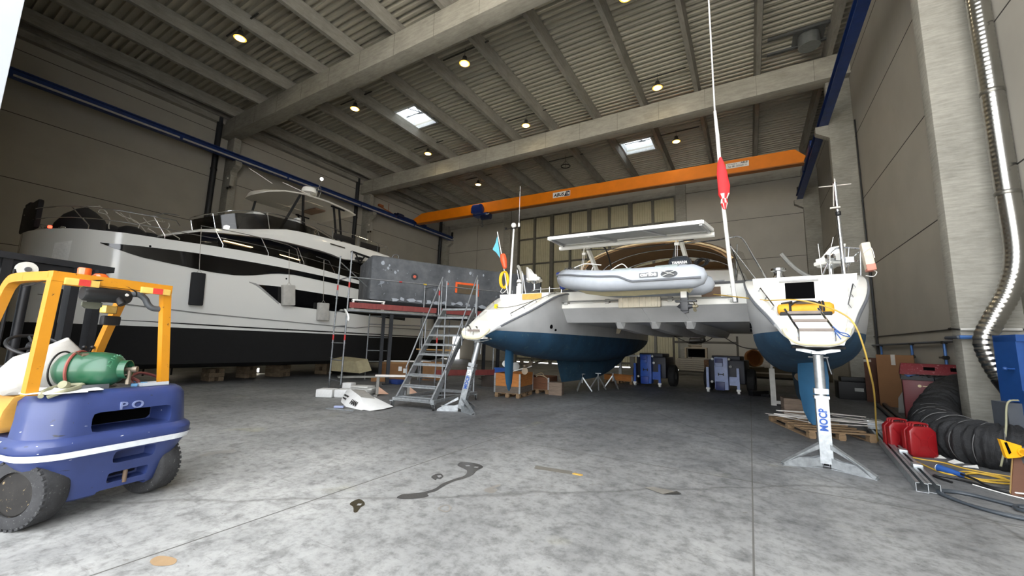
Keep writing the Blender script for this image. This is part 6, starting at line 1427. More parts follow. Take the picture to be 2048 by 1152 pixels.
# ------------------------------------------------------------------ packaging and bits round the scaffold
FOAM = mat('foam_white', (206, 206, 204), .9, var=.06, scale=30, bump=.2)
def packaging():
    for i, (x, y, rz, l) in enumerate(((-10.42, 7.42, .55, 'white foam block on the floor before the scaffold, the left one'), (-10.02, 7.72, .5, 'white foam block on the floor before the scaffold, touching the folded carton'))):
        m = MB(); m.box((0, 0, .11), (.46, .42, .22), bev=.03); o = m.build('foam_block', FOAM, loc=(x, y, 0)); o.rotation_euler = (0, 0, rz); tag(o, l, 'foam block', 'foam blocks')
    G = mat('panel_greywhite', (186, 185, 180), .8)
    for i, (x, y, z, rz, w) in enumerate(((-10.05, 8.25, .0, .3, .62), (-10.0, 8.35, .055, .35, .56), (-9.98, 8.3, .11, .2, .6), (-9.96, 8.36, .165, .4, .6), (-10.0, 8.3, .22, .28, .58))):
        m = MB(); m.box((0, 0, .026), (w, .38, .05), bev=.006); o = m.build('foam_sheet', G, loc=(x, y, z)); o.rotation_euler = (0, 0, rz)
        tag(o, ('lowest', 'second lowest', 'middle', 'second highest', 'topmost')[i] + ' pale foam sheet in the low stack at the scaffold foot', 'foam sheet', 'stacked foam sheets')
    m = MB(); m.box((0, 0, .16), (.3, .26, .32), bev=.02); o = m.build('foam_offcut', FOAM, loc=(-10.6, 8.28, 0)); o.rotation_euler = (0, 0, .3); tag(o, 'upright white foam offcut behind the stack of foam sheets', 'foam block')
    # folded carton with writing
    t = thing('folded_carton', 'crushed white carton sheet with black letters lying before the rolling stairs', 'carton', (-8.6, 6.95, 0), rz=R(-12))
    m = MB(); m.loft([[(-1.0, .50, .16), (-.4, .42, .30), (.35, .30, .20), (.8, .25, .02)], [(-1.0, .22, .24), (-.4, .05, .34), (.4, -.1, .26), (.95, -.1, .04)]], closed=False); m.build('top_flap', mat('carton_grey', (150, 148, 142), .85), t)
    m = MB(); m.loft([[(-1.0, .22, .24), (-.4, .05, .34), (.4, -.1, .26), (.95, -.1, .04)], [(-.95, .1, .10), (-.55, -.12, .02), (.2, -.34, .01), (.9, -.3, .01)]], closed=False); f = m.build('front_flap', mat('carton_white', (212, 212, 210), .8, var=.05, bump=.1), t)
    m = MB(); m.loft([[(.3, .35, .19), (.95, .5, .03)], [(.45, -.1, .24), (1.15, .1, .03)], [(.5, -.3, .02), (1.1, -.2, .012)]], closed=False); m.build('end_flap', mat('carton_white', (212, 212, 210), .8), t)
    ik = mat('ink_black', (20, 20, 20), .7); n = V(0, -.86, .5)
    text_mesh('HAN', 'carton_lettering', ik, f, .16, (.42, -.262, .115), (1, -.06, -.1), (-.04, .62, .78), .004, .006)
    text_mesh('HANDLE WITH', 'carton_lettering', ik, f, .06, (-.28, -.115, .2), (1, -.2, -.02), (.06, .7, .72), .004, .002); text_mesh('CARE FRAGILE', 'carton_lettering', ik, f, .05, (-.28, -.16, .14), (1, -.2, -.02), (.06, .6, .78), .004, .002)
    m = MB(); m.box((0, 0, .03), (.22, .1, .05), bev=.015); o = m.build('glove', mat('glove_lilac', (140, 148, 176), .8), loc=(-8.42, 6.35, 0.01)); o.rotation_euler = (0, 0, .6); tag(o, 'pale blue work glove on the floor beside the crushed carton', 'glove')
    m = MB(); m.box((0, 0, .012), (.75, .1, .02)); o = m.build('metal_strip', M_galv, loc=(-8.22, 6.25, 0)); o.rotation_euler = (0, 0, .25); tag(o, 'thin metal strip on the floor in front of the crushed carton', 'strip')
    m = MB(); m.box((0, 0, .004), (.1, .05, .006)); o = m.build('paper_scrap', M_white, loc=(-6.9, 8.3, 0)); o.rotation_euler = (0, 0, .3); tag(o, 'white paper scrap on the floor right of the stairs caster', 'paper scrap')
    # trestle
    t = thing('trestle', 'small white-topped wooden trestle left of the rolling stairs', 'trestle', (-9.25, 8.75, 0), rz=R(38))
    m = MB(); m.b2((-.5, -.07, .56), (.55, .07, .61)); m.build('top', mat('trestle_white', (206, 200, 194), .7), t)
    for x in (-.42, .48):
        m = MB(); m.b2((x - .04, -.035, .02), (x + .04, .035, .56)); m.b2((x - .05, -.25, 0), (x + .05, .25, .05)); m.build('leg', mat('trestle_grey', (120, 118, 112), .7), t)
        m = MB(); m.prism([(x + .04, -.03, .05), (x + .34, -.03, .05), (x + .04, -.03, .26)], (0, .02, 0)); m.build('gusset', mat('plywood', (176, 140, 116), .8), t)
    # cardboard boxes behind
    CB = mat('cardboard', (134, 96, 60), .85, var=.1, scale=3)
    for x, y, w, d, h, rz, l in ((-13.2, 12.55, 1.2, .8, .72, .75, 'brown cardboard box with white papers seen through the scaffold'), (-12.0, 13.6, .8, .7, .75, .7, 'brown cardboard box half hidden by the rolling stairs'), (-12.9, 11.45, .55, .3, .16, .7, 'flat brown carton on the floor under the scaffold')):
        t = thing('cardboard_box', l, 'box', (x, y, 0), rz=rz)
        m = MB(); m.b2((-w / 2, -d / 2, 0), (w / 2, d / 2, h), bev=.01); m.build('body', CB, t)
        m = MB(); m.b2((-w / 2 - .01, -d / 2 - .012, h * .93), (w / 2 + .01, d / 2 + .01, h + .02)); m.build('lid', mat('cardboard_light', (156, 116, 74), .85), t)
        if w > 1:
            for px, pz in ((.25, .5), (.45, .42)): m = MB(); m.b2((px - .07, -d / 2 - .016, pz - .12), (px + .07, -d / 2 - .006, pz + .06)); m.build('paper_label', M_white, t)
    m = MB(); m.box((0, 0, .09), (.6, .35, .18), bev=.05); o = m.build('tarpaulin_bundle', mat('tarp_blue', (30, 52, 110), .7), loc=(-11.7, 11.2, 0)); tag(o, 'folded blue tarpaulin on the floor behind the trestle', 'tarpaulin')
    m = MB(); m.prism([(-.9, 0, 0), (.9, 0, 0), (.6, 0, .45), (-.95, 0, .5)], (.1, .5, .1)); o = m.build('upholstery_panel', mat('panel_beige', (166, 156, 124), .8), loc=(-14.4, 11.0, .3)); tag(o, 'beige upholstery panel lying under the yacht beside the scaffold frame', 'panel')
    m = MB(); m.beam((0, 0, .0), (1.5, 1.3, .02), .1, .06); o = m.build('white_batten', M_white, loc=(-13.6, 12.3, .76)); tag(o, 'white batten lying across the cardboard box behind the scaffold', 'batten')
packaging()
# ------------------------------------------------------------------ goods and machines under and behind the catamaran
WD = mat('crate_orange_wood', (176, 112, 52), .75, var=.22, scale=5, stretch=(1, 1, 6), bump=.1)
WG = mat('crate_grey_wood', (96, 86, 76), .85, var=.25, scale=5, stretch=(1, 1, 6), bump=.1)
WB = mat('crate_brown_wood', (104, 66, 42), .8, var=.2, scale=5, stretch=(1, 1, 6))
PW = mat('pallet_wood', (132, 108, 80), .85, var=.25, scale=6, stretch=(1, 4, 4), bump=.1)
def pallet(w, d, h, parent, name='pallet_base'):
    m = MB()
    for x in (-w / 2 + .06, 0, w / 2 - .06):
        for y in (-d / 2 + .06, 0, d / 2 - .06): m.box((x, y, h * .4), (.12, .12, h * .55))
        m.box((x, 0, .012), (.1, d, .022))
    for k in range(7): m.box((0, -d / 2 + .06 + k * (d - .12) / 6, h - .012), (w, .1, .022))
    m.box((-w / 2 + .06, 0, h - .035), (.1, d, .022)); m.box((0, 0, h - .035), (.1, d, .022)); m.box((w / 2 - .06, 0, h - .035), (.1, d, .022))
    return m.build(name, PW, parent, smooth=0)
def crate(loc, rz, w, d, rows, lab, rowh=.195):
    t = thing('pallet_crate', lab, 'crate', loc, rz=rz); pallet(w, d, .14, t)
    for i, mm in enumerate(rows):
        m = MB(); z0 = .14 + i * rowh
        for y in (-d / 2, d / 2): m.b2((-w / 2, y - .012, z0 + .003), (w / 2, y + .012, z0 + rowh))
        for x in (-w / 2, w / 2): m.b2((x - .012, -d / 2, z0 + .003), (x + .012, d / 2, z0 + rowh))
        c = m.build('collar', mm, t, smooth=0)
        for x in (-w / 2, w / 2):
            for y in (-d / 2, d / 2): m = MB(); m.box((x, y, z0 + rowh / 2), (.05, .05, rowh * .95)); m.build('corner_hinge', M_galv, c)
    return t
crate((-6.55, 11.35, 0), R(9), .82, 1.2, (WG, WD, WD), 'orange-brown pallet crate under the left hull next to the rolling stairs')
crate((-6.35, 12.95, 0), R(9), .8, 1.1, (WB, WB), 'dark brown pallet crate behind the orange-brown one under the left hull', .2)
m = MB(); m.cyl((-6.62, 10.95, .73), (-6.62, 10.95, .95), .02); m.lathe([(0, -.02), (.1, -.02), (.1, .02), (0, .02)], (-6.68, 10.98, 1.0), (.4, -.8, .1), 18); m.lathe([(0, -.015), (.13, -.015), (.13, .015), (0, .015)], (-6.38, 11.1, .93), (.3, -.8, .3), 18); m.beam((-6.55, 10.95, .74), (-5.9, 11.3, .96), .05, .03)
tag(m.build('fan_blades', mat('alloy_grey', (150, 150, 146), .4, .7)), 'grey metal propeller parts sticking out of the orange-brown crate', 'machine part')
m = MB(); m.tube(curve([(-6.3, 12.4, .56), (-6.1, 12.3, .62), (-5.9, 12.45, .5), (-5.88, 12.5, .2)]), .014); m.tube(curve([(-6.5, 12.7, .57), (-6.3, 12.8, .66), (-6.1, 12.6, .57)]), .014)
tag(m.build('cable', mat('cable_cream', (176, 160, 130), .7)), 'cream cable hanging over the dark brown pallet crate', 'cable')
t = thing('keel_block', 'square wooden block under the rear end of the left keel', 'block', (-5.62, 12.55, 0), rz=R(14))
for k, z in enumerate((.07, .21, .345)): m = MB(); m.box((0, 0, z), (.44, .46, .135), bev=.006); m.build('timber', mat('block_wood', (122, 106, 92), .9, var=.2, scale=5, stretch=(1, 1, 5)), t)
t = thing('keel_block', 'wooden block under the keel of the right hull behind the white metal strips', 'block', (1.05, 13.2, 0), rz=R(6))
for k, z in enumerate((.07, .21, .345)): m = MB(); m.box((0, 0, z), (.75, .46, .135), bev=.006); m.build('timber', mat('block_wood', (122, 106, 92), .9, var=.2, scale=5, stretch=(1, 1, 5)), t)
t = crate((-5.15, 18.75, 0), R(-8), 1.35, .8, (WD,), 'single low orange wooden crate by the rolling frame under the left hull', .23)
t = thing('gantry_stand', 'grey steel portal frame standing behind the low orange crate', 'frame', (-5.0, 19.6, 0))
for x in (-.42, .42): m = MB(); m.b2((x - .05, -.05, 0), (x + .05, .05, 1.2)); m.b2((x - .07, -.07, 0), (x + .07, .07, .7)); m.build('post', M_galv, t)
m = MB(); m.b2((-.45, -.05, 1.2), (.45, .05, 1.28)); m.build('cross_bar', M_galv, t)
t = thing('plastic_crate', 'blue plastic crate seen between the jack stand and the orange-brown crate', 'crate', (-8.0, 13.2, .42)); m = MB(); m.b2((-.35, -.25, 0), (.35, .25, .3), bev=.02); m.build('body', mat('crate_blue', (44, 86, 160), .5), t)
m = MB(); m.b2((-.37, -.27, .27), (.37, .27, .31)); m.build('rim', mat('crate_blue', (44, 86, 160), .5), t)
m = MB(); m.b2((-.8, -.4, 0), (.8, .4, .42), bev=.01); tag(m.build('work_bench', mat('bench_dark', (60, 52, 46), .8), loc=(-8.1, 13.3, 0)), 'low dark bench carrying the blue plastic crate', 'bench')
# two blue transport machines
def machine(loc, rz, body, panel, lab):
    t = thing('boat_mover', lab, 'machine', loc, rz=rz)
    m = MB(); m.b2((-.25, -.3, .12), (.22, .05, 1.35), bev=.03); c = m.build('front_column', panel, t)
    m = MB(); m.b2((-.22, -.36, 1.02), (.06, -.28, 1.30), bev=.02); m.build('control_box', body, c)
    m = MB(); m.b2((-.20, -.375, .98), (.05, -.30, 1.13), bev=.01); m.build('box_cover', panel, c)
    m = MB(); m.b2((-.22, -.36, .10), (.1, -.28, .42), bev=.02); m.build('lower_box', body, c)
    m = MB(); m.cyl((-.1, -.33, .70), (.06, -.33, .70), .015); m.b2((-.12, -.34, .65), (-.09, -.29, .75)); m.b2((.05, -.34, .65), (.08, -.29, .75)); m.build('handle', M_black, c)
    m = MB(); m.b2((-.5, .0, .35), (.75, 1.5, 1.25), bev=.05); m.b2((-.4, .1, 1.25), (.6, 1.3, 1.4), bev=.03); m.build('engine_body', mat('machine_dark', (24, 28, 44), .5), t)
    for x in (-.5, .55):
        m = MB(); m.b2((x - .045, -.28, .14), (x + .045, -.19, .95)); lg = m.build('stabiliser', panel, t)
        m = MB(); m.lathe([(0, -.04), (.07, -.04), (.07, .04), (0, .04)], (x, -.24, .07), (1, 0, 0), 16); m.b2((x - .07, -.3, .1), (x + .07, -.18, .17)); m.build('foot_wheel', M_white, lg)
    m = MB(); m.b2((.24, -.2, .3), (.5, -.14, .62)); m.build('side_plate', panel, t)
    m = MB(); m.sphere((-.36, -.22, .4), .05, 10); m.sphere((.3, -.2, 1.0), .055, 10); m.sphere((.27, -.28, 1.28), .05, 10); m.sphere((-.31, -.28, 1.27), .05, 10); m.build('lamp', M_white, t)
    for x in (-.62, .88):
        m = MB(); m.lathe([(.2, -.14), (.42, -.14), (.46, -.1), (.46, .1), (.42, .14), (.2, .14), (.2, -.14)], (x, .7, .46), (1, 0, 0), 28); wq = m.build('wheel', M_rubber, t)
        m = MB(); m.lathe([(0, -.1), (.2, -.1), (.2, .1), (0, .1)], (x, .7, .46), (1, 0, 0), 20); m.build('wheel_rim', M_galv, wq)
machine((-3.88, 18.4, 0), R(-4), mat('machine_blue', (28, 62, 148), .45), mat('machine_blue_panel', (46, 88, 176), .4), 'blue wheeled boat mover with a blue front panel, left of the two machines')
machine((-.95, 17.9, 0), R(-6), mat('machine_navy', (26, 40, 96), .45), mat('machine_pale_panel', (150, 164, 204), .4), 'navy wheeled boat mover with a pale front panel, right of the two machines')
# storage rack at the back wall
def rack():
    t = thing('storage_rack', 'dark steel storage rack against the back wall between the two machines', 'rack', (-2.6, 28.6, 0)); RK = mat('rack_steel', (70, 66, 58), .6, .4)
    for x in (-1.75, 1.95): m = MB(); m.b2((x - .06, -.06, 0), (x + .06, .06, 2.5)); m.build('upright', RK, t)
    m = MB(); m.b2((-1.8, -.08, 2.02), (2.0, .08, 2.16)); m.build('top_beam', RK, t)
    m = MB(); m.b2((-1.75, -.4, .18), (.4, .4, .24)); m.build('shelf_beam', RK, t)
    ms = mat('board_pale', (158, 152, 140), .7)
    for k in range(6):
        o = MB(); o.box((0, 0, 0), (2.3 - .1 * (k % 3), .5, .1)); ob = o.build('board', ms, loc=(-3.15 + .05 * (k % 2), 28.6, .34 + k * .13)); tag(ob, ('lowest', 'second lowest', 'third lowest', 'third highest', 'second highest', 'topmost')[k] + ' pale board in the stack on the storage rack', 'board', 'boards on the storage rack')
    t = thing('trunk', 'brown stained chest standing in front of the storage rack beside the pale machine', 'chest', (-1.75, 26.6, 0)); m = MB(); m.b2((-.6, -.4, .15), (.75, .4, 1.05), bev=.02); m.build('body', mat('trunk_brown', (98, 72, 54), .8, var=.3, spots=(150, 134, 116), spot_amt=.58), t)
    m = MB(); m.b2((-.6, -.45, 0), (.75, .45, .15)); m.build('base', M_white, t)
    t = thing('wicker_frame', 'pale wooden cabinet frame standing on the boards of the storage rack', 'frame', (-3.0, 28.6, 1.08)); fm = mat('frame_pale', (166, 152, 130), .7)
    m = MB()
    for x in (-.6, .6): m.b2((x - .05, -.3, 0), (x + .05, .3, .62))
    m.b2((-.65, -.3, .62), (.65, .3, .68)); m.build('frame', fm, t)
    m = MB(); m.lathe([(.0, 0), (.36, .0), (.42, .08), (.4, .1), (0, .1)], (-.05, 0, .72)); m.build('tray', fm, t)
    m = MB(); m.b2((-.5, .1, .05), (.5, .25, .6)); m.build('back_panel', M_dark, t)
    m = MB(); m.lathe([(0, 0), (.38, .0), (.42, .06), (0, .06)], (-3.05, 28.6, 1.95), n=20); tag(m.build('dish', mat('dish_grey', (150, 146, 136), .5)), 'round pale dish on top of the cabinet frame', 'dish')
    m = MB(); m.lathe([(0, -.45), (.14, -.44), (.16, -.3), (.16, .3), (.14, .44), (0, .45)], (-2.95, 28.55, 2.2), (1, .2, .05), 16); m.sphere((-2.6, 28.6, 2.25), .2, 12); tag(m.build('outboard_cowl', mat('cowl_dark', (46, 44, 42), .4)), 'dark motor part lying above the round dish at the back', 'machine part')
rack()
def back_boat():
    t = thing('small_boat', 'small dark-hulled boat stored at the back behind the right hull', 'boat', (.9, 23.5, 0))
    m = MB(); secs = []
    for x, w, zt in ((-1.7, .55, .85), (-1.2, .7, .85), (0, .78, .86), (1.2, .7, .92), (2.0, .35, 1.0), (2.3, .04, 1.05)):
        secs.append([(x, -w, zt), (x, -w * .8, .42), (x, 0, .3), (x, w * .8, .42), (x, w, zt), (x, w * .9, zt), (x, 0, .6), (x, -w * .9, zt)])
    m.loft(secs); m.build('hull', mat('boat_olive', (86, 76, 58), .6), t)
    m = MB(); m.b2((-1.7, -.8, .58), (1.6, -.72, .64)); m.build('rub_rail', mat('rub_pale', (140, 130, 116), .6), t)
    m = MB(); m.b2((-1.2, -.5, 0), (-.9, .5, .36)); m.b2((.9, -.5, 0), (1.2, .5, .36)); m.build('chock', M_black, t)
    m = MB(); m.lathe([(.36, -.1), (.42, -.1), (.42, .1), (.36, .1), (.36, -.1)], (.15, 23.3, 1.28), (.5, -.8, .2), 24); o = m.build('cable_drum', mat('drum_brown', (140, 92, 50), .7)); tag(o, 'brown ring-shaped cable drum resting on the small boat', 'drum')
    m = MB(); m.prism([(0, 0, 0), (.25, 0, -.05), (.42, 0, -.45), (.1, 0, -.4)], (0, .1, 0)); tag(m.build('plastic_bag', mat('bag_clear', (190, 186, 176), .5), loc=(.5, 22.9, 1.1)), 'pale plastic bag hanging from the small boat beside the drum', 'bag')
    m = MB(); m.b2((-.07, -.07, 0), (.07, .07, 1.1)); m.b2((-.03, -.03, 1.1), (.03, .03, 1.35)); m.b2((.0, -.05, .05), (.9, .05, .14)); tag(m.build('support_post', mat('post_white', (196, 194, 186), .6), loc=(.55, 14.9, 0)), 'white support post with a low bar behind the right rudder', 'post')
    m = MB(); m.beam((0, 0, .1), (.5, .5, .12), .2, .16); m.beam((.1, .4, .05), (.6, .1, .05), .15, .1); tag(m.build('axle_stand', M_fblack, loc=(-.05, 17.2, 0)), 'black steel block on the floor behind the right hull', 'steel block')
back_boat()
# ------------------------------------------------------------------ pallet of metal strips by the right jack stand
def strips():
    t = thing('pallet', 'wooden pallet under the white metal strips beside the right jack stand', 'pallet', (1.12, 10.75, 0), rz=R(18)); pallet(1.1, 1.9, .15, t); 
    ms = mat('strip_white', (200, 196, 190), .4, .3); random.seed(21)
    L = [((.3, 11.2), (2.1, 11.75)), ((.32, 11.35), (1.7, 11.0)), ((.25, 11.3), (.95, 10.35)), ((.95, 10.35), (2.05, 10.55)), ((.5, 10.9), (1.95, 10.75)), ((.4, 11.1), (2.2, 10.9)), ((.8, 10.6), (2.3, 10.95)), ((.5, 11.5), (1.9, 11.55)), ((1.5, 11.4), (2.35, 10.7)), ((.6, 11.0), (1.2, 10.5)), ((.45, 11.25), (1.5, 11.35)), ((1.0, 11.6), (2.0, 11.1))]
    for k, (a, b) in enumerate(L):
        m = MB(); z = .165 + .012 * k; m.beam((a[0], a[1], z), (b[0], b[1], z + .03), .05, .012); o = m.build('metal_strip', ms); tag(o, 'thin white metal strip in the loose heap on the pallet by the right jack stand', 'strip', 'white metal strips on the pallet')
strips()
def channels():
    for k, (dx, l) in enumerate(((0, 'galvanised square rail lying on the floor, the left of the pair'), (.115, 'galvanised square rail lying on the floor, the right of the pair, nearer the jerrycans'))):
        a, b = V(1.69 + dx, 6.85 + dx * .3, 0), V(2.28 + dx, 12.9, 0)
        t = thing('steel_rail', l, 'rail', a); d = (b - a); n = V(d.y, -d.x, 0).normalized()
        m = MB(); w = .052
        for o_, z0, z1, ww in ((-w, .0, .105, .006), (w, .0, .105, .006)): m.beam(n * o_ + V(0, 0, .0525), d + n * o_ + V(0, 0, .0525), .006, .105)
        m.beam(V(0, 0, .003), d + V(0, 0, .003), .105, .006); m.beam(n * -.035 + V(0, 0, .102), d + n * -.035 + V(0, 0, .102), .035, .006); m.beam(n * .035 + V(0, 0, .102), d + n * .035 + V(0, 0, .102), .035, .006)
        m.build('profile', M_galv, t, smooth=0)
        if k:
            for u in (.15, .32, .5, .62, .8): m = MB(); q = d * u; m.box(q + V(0, 0, .125), (.1, .16, .05), rz=-.1, bev=.008); m.build('bracket', M_galv, t)
    m = MB(); m.box((2.12, 11.1, .2), (.28, .3, .17), bev=.02); tag(m.build('steel_bracket', M_galv), 'galvanised bracket lying on the rails by the pallet', 'bracket')
channels()
# ------------------------------------------------------------------ right-hand corner: jerrycans, hose, cabinet, cables
def jerry(loc, rz, lab):
    t = thing('jerrycan', lab, 'jerrycan', loc, rz=rz, group='red jerrycans'); RD = mat('jerry_red', (132, 16, 22), .4, var=.08, scale=6, coat=.15)
    def out(e, z0, z1, ch):
        return [(-.19 + e, z0 + ch), (-.19 + e + ch, z0), (.19 - e - ch, z0), (.19 - e, z0 + ch), (.19 - e, z1 - ch * 2), (.19 - e - ch * 2, z1), (-.19 + e + ch * 2, z1), (-.19 + e, z1 - ch * 2)]
    m = MB(); m.loft([[(x, y, z) for x, z in out(e, .0 + e, .47 - e, .035)] for y, e in ((-.10, .035), (-.085, .0), (-.02, 0), (-.015, .008), (.015, .008), (.02, 0), (.085, 0), (.10, .035))]); m.bevel(.008); b = m.build('body', RD, t)
    m = MB()
    for s in (-1, 1):
        for q in (((-.14, .06), (-.05, .17)), ((.14, .06), (.05, .17)), ((-.14, .38), (-.05, .28)), ((.14, .38), (.05, .28))): m.beam((q[0][0], s * .099, q[0][1]), (q[1][0], s * .099, q[1][1]), .02, .012, up=(0, 1, 0))
        for q in (((-.05, .17), (.05, .17)), ((-.05, .28), (.05, .28)), ((-.05, .17), (-.05, .28)), ((.05, .17), (.05, .28))): m.beam((q[0][0], s * .099, q[0][1]), (q[1][0], s * .099, q[1][1]), .014, .012, up=(0, 1, 0))
    m.build('pressed_cross', RD, b)
    for y in (-.055, 0, .055): m = MB(); m.tube(curve([(-.11, y, .455), (-.10, y, .51), (0, y, .52), (.09, y, .51), (.10, y, .455)], 4), .014); m.build('handle', RD, t)
    m = MB(); m.cyl((.125, 0, .46), (.15, 0, .51), .03); m.build('cap', M_black, t)
jerry((2.30, 9.22, 0), R(22), 'red metal jerrycan on the floor, the front one of the pair')
jerry((2.13, 9.56, 0), R(22), 'red metal jerrycan on the floor, the rear one of the pair')
from mathutils import noise as mnoise
def crumple(m, amp, freq):
    for v in m.bm.verts:
        v.co += Vector(mnoise.noise_vector(v.co * freq)) * amp
def big_hose():
    pts = [(4.05, 13.5, .80), (3.85, 13.1, .72), (3.58, 12.6, .56), (3.3, 12.0, .40), (3.02, 11.1, .33), (2.85, 10.2, .31), (2.85, 9.5, .30), (3.0, 9.1, .29), (3.25, 8.95, .28), (3.7, 8.9, .28)]
    P = curve(pts, 26); rad = [.34 + .018 * math.sin(i * 1.05) + .02 * math.sin(i * .37) for i in range(len(P))]
    t = NT('hose_fabric'); v = t.coord(); n = t.noise(v, 5, 6, .6); t.l(t.ramp(n, [(.3, lin((14, 14, 15))), (.7, lin((36, 37, 39)))]), t.b.inputs['Base Color']); t.b.inputs['Roughness'].default_value = .7; t.bump(t.noise(v, 9, 6, .7), .7, .05)
    h = thing('ventilation_hose', 'large black wrinkled ventilation hose snaking over the floor by the concrete column', 'hose', (3, 11, 0))
    m = MB(); m.tube([p - V(3, 11, 0) for p in P], rad, n=40); crumple(m, .06, 2.4); crumple(m, .025, 7.0); m.build('fabric_tube', t.m, h, smooth=70)
    rg = mat('hose_ring', (92, 92, 92), .6)
    for i in range(96, len(P) - 30, 15):
        d = (P[i + 1] - P[i - 1]).normalized(); x = d.orthogonal().normalized(); y = d.cross(x); q = P[i] - V(3, 11, 0)
        m = MB(); m.tube([q + (x * math.cos(a * .262) + y * math.sin(a * .262)) * (rad[i] + .004) for a in range(24)], .006, n=5, closed=True); m.build('wire_ring', rg, h)
    m = MB(); m.sphere((4.08, 13.35, .62), .5, 28, (.85, .85, 1.15)); crumple(m, .07, 2.6); tag(m.build('hose_pile', t.m), 'collapsed end of the black ventilation fabric heaped beside the red cabinet', 'hose')
big_hose()
def cabinet():
    RD = mat('cabinet_red', (92, 18, 24), .5, var=.1, scale=4); a = R(-12)
    t = thing('tool_cabinet', 'dark red steel tool cabinet behind the jerrycans', 'cabinet', (3.72, 14.0, 0), rz=a)
    m = MB(); m.b2((-.42, -.35, .06), (.42, .35, 1.02), bev=.015); m.build('body', RD, t)
    m = MB(); m.b2((-.41, -.375, .09), (.12, -.35, 1.0), bev=.01); d = m.build('door', RD, t)
    m = MB(); m.lathe([(0, 0), (.035, 0), (.03, .006), (0, .006)], (-.12, -.377, .88), (0, -1, 0), 16); m.b2((-.07, -.38, .87), (.04, -.376, .89)); m.b2((-.12, -.38, .64), (-.0, -.376, .66)); m.build('badge', mat('badge_cream', (206, 190, 150), .5), d)
    m = MB(); m.b2((-.44, -.38, 1.02), (.6, .36, 1.08)); m.b2((-.44, -.38, 1.08), (-.42, .36, 1.13)); m.b2((-.44, -.38, 1.08), (.6, -.36, 1.12)); m.build('top_tray', M_fblack, t)
    m = MB(); m.tube([(.14, -.39, 1.12), (.14, -.42, 1.02), (.14, -.39, .8), (.2, -.39, .8)], .012); m.build('handle', M_chrome, t)
    m = MB()
    for x in (-.35, .35):
        for y in (-.28, .28): m.lathe([(0, -.02), (.04, -.02), (.04, .02), (0, .02)], (x, y, .04), (1, 0, 0), 12)
    m.build('caster', M_rubber, t)
    t2 = thing('machine_lid', 'scuffed dark red machine cover lying on top of the tool cabinet', 'cover', (3.86, 14.2, 1.135), rz=a)
    m = MB(); m.prism([(-.55, -.3, 0), (-.55, .3, 0), (-.5, .22, .28), (-.5, -.1, .28)], (1.08, 0, 0)); m.bevel(.02); m.build('shell', mat('lid_red', (110, 30, 38), .6, var=.15, scale=5, spots=(152, 116, 116), spot_amt=.6), t2)
    m = MB(); m.b2((-.1, -.22, .12), (.1, -.2, .2)); m.b2((.36, -.22, .1), (.46, -.2, .2)); m.build('slot', M_dark, t2)
    random.seed(4); m = MB()
    for k in range(9):
        p = V(-.4 + .1 * k, random.uniform(-.3, .1), 1.10); m.tube(curve([p, p + V(.2, .1, .05), p + V(.35, -.05, .03), p + V(.5, .05, .01)]), .009)
    o = m.build('cables', M_black, loc=(3.72, 13.85, 0)); o.rotation_euler = (0, 0, a); tag(o, 'tangle of black cables in the tray on top of the red cabinet', 'cable')
    m = MB(); m.box((3.42, 13.75, 1.115), (.25, .12, .05), rz=.3, bev=.02); tag(m.build('hand_tool', mat('tool_blue', (62, 92, 140), .5)), 'blue tool lying in the tray of the red cabinet', 'tool')
    CB = mat('cardboard_tall', (124, 88, 56), .85, var=.08, scale=2)
    t3 = thing('cardboard_box', 'tall brown cardboard box with white tape leaning at the right wall', 'box', (4.0, 17.4, 0), rz=R(-16))
    m = MB(); m.b2((-.45, -.25, 0), (.42, .25, 1.62), bev=.01); m.build('body', CB, t3)
    m = MB(); m.b2((-.1, -.262, 1.3), (.0, -.25, 1.63)); m.b2((-.1, -.25, 1.61), (.0, .25, 1.63)); m.build('tape', mat('tape_white', (176, 170, 160), .6), t3)
    t4 = thing('cardboard_box', 'dark slim cardboard box standing behind the tall taped box', 'box', (3.75, 18.6, 0), rz=R(-16)); m = MB(); m.b2((-.3, -.2, 0), (.3, .2, 1.5), bev=.01); m.build('body', mat('cardboard_dark', (80, 52, 40), .85), t4); m = MB(); m.b2((-.3, -.21, 1.36), (-.1, -.2, 1.44)); m.build('label', mat('tape_white', (176, 170, 160), .6), t4)
    m = MB(); m.prism([(0, 0, 0), (.3, .05, 0), (.42, .1, .5), (.25, .12, .75), (.05, .1, .4)], (.02, .06, .0)); tag(m.build('plastic_sheet', mat('sheet_clear', (150, 150, 146), .4), loc=(3.55, 15.7, 0)), 'crumpled pale plastic sheet between the cardboard box and the red cabinet', 'plastic sheet')
    m = MB(); m.b2((-.5, -.4, 0), (.5, .4, .62), bev=.03); m.b2((-.4, -.3, .62), (.35, .25, .78), bev=.03); o = m.build('black_case', mat('case_black', (16, 16, 17), .6), loc=(3.2, 19.2, 0)); tag(o, 'black equipment case on the floor left of the cardboard boxes', 'case')
    m = MB(); m.b2((-.05, -.41, .3), (.2, -.4, .42)); p = m.build('case_label', mat('label_grey', (150, 150, 146), .6), o)
    for k, (x0, l) in enumerate(((2.9, 'dark steel pipe on the floor beside the red cabinet, left of the two'), (3.08, 'dark steel pipe on the floor beside the red cabinet, right of the two'))):
        m = MB(); m.cyl((x0, 13.0 + k * .2, .06), (x0 + .55, 17.6, .06), .055, n=14); tag(m.build('steel_pipe', mat('pipe_dark_steel', (66, 68, 72), .4, .7)), l, 'pipe', 'dark pipes beside the cabinet')
cabinet()
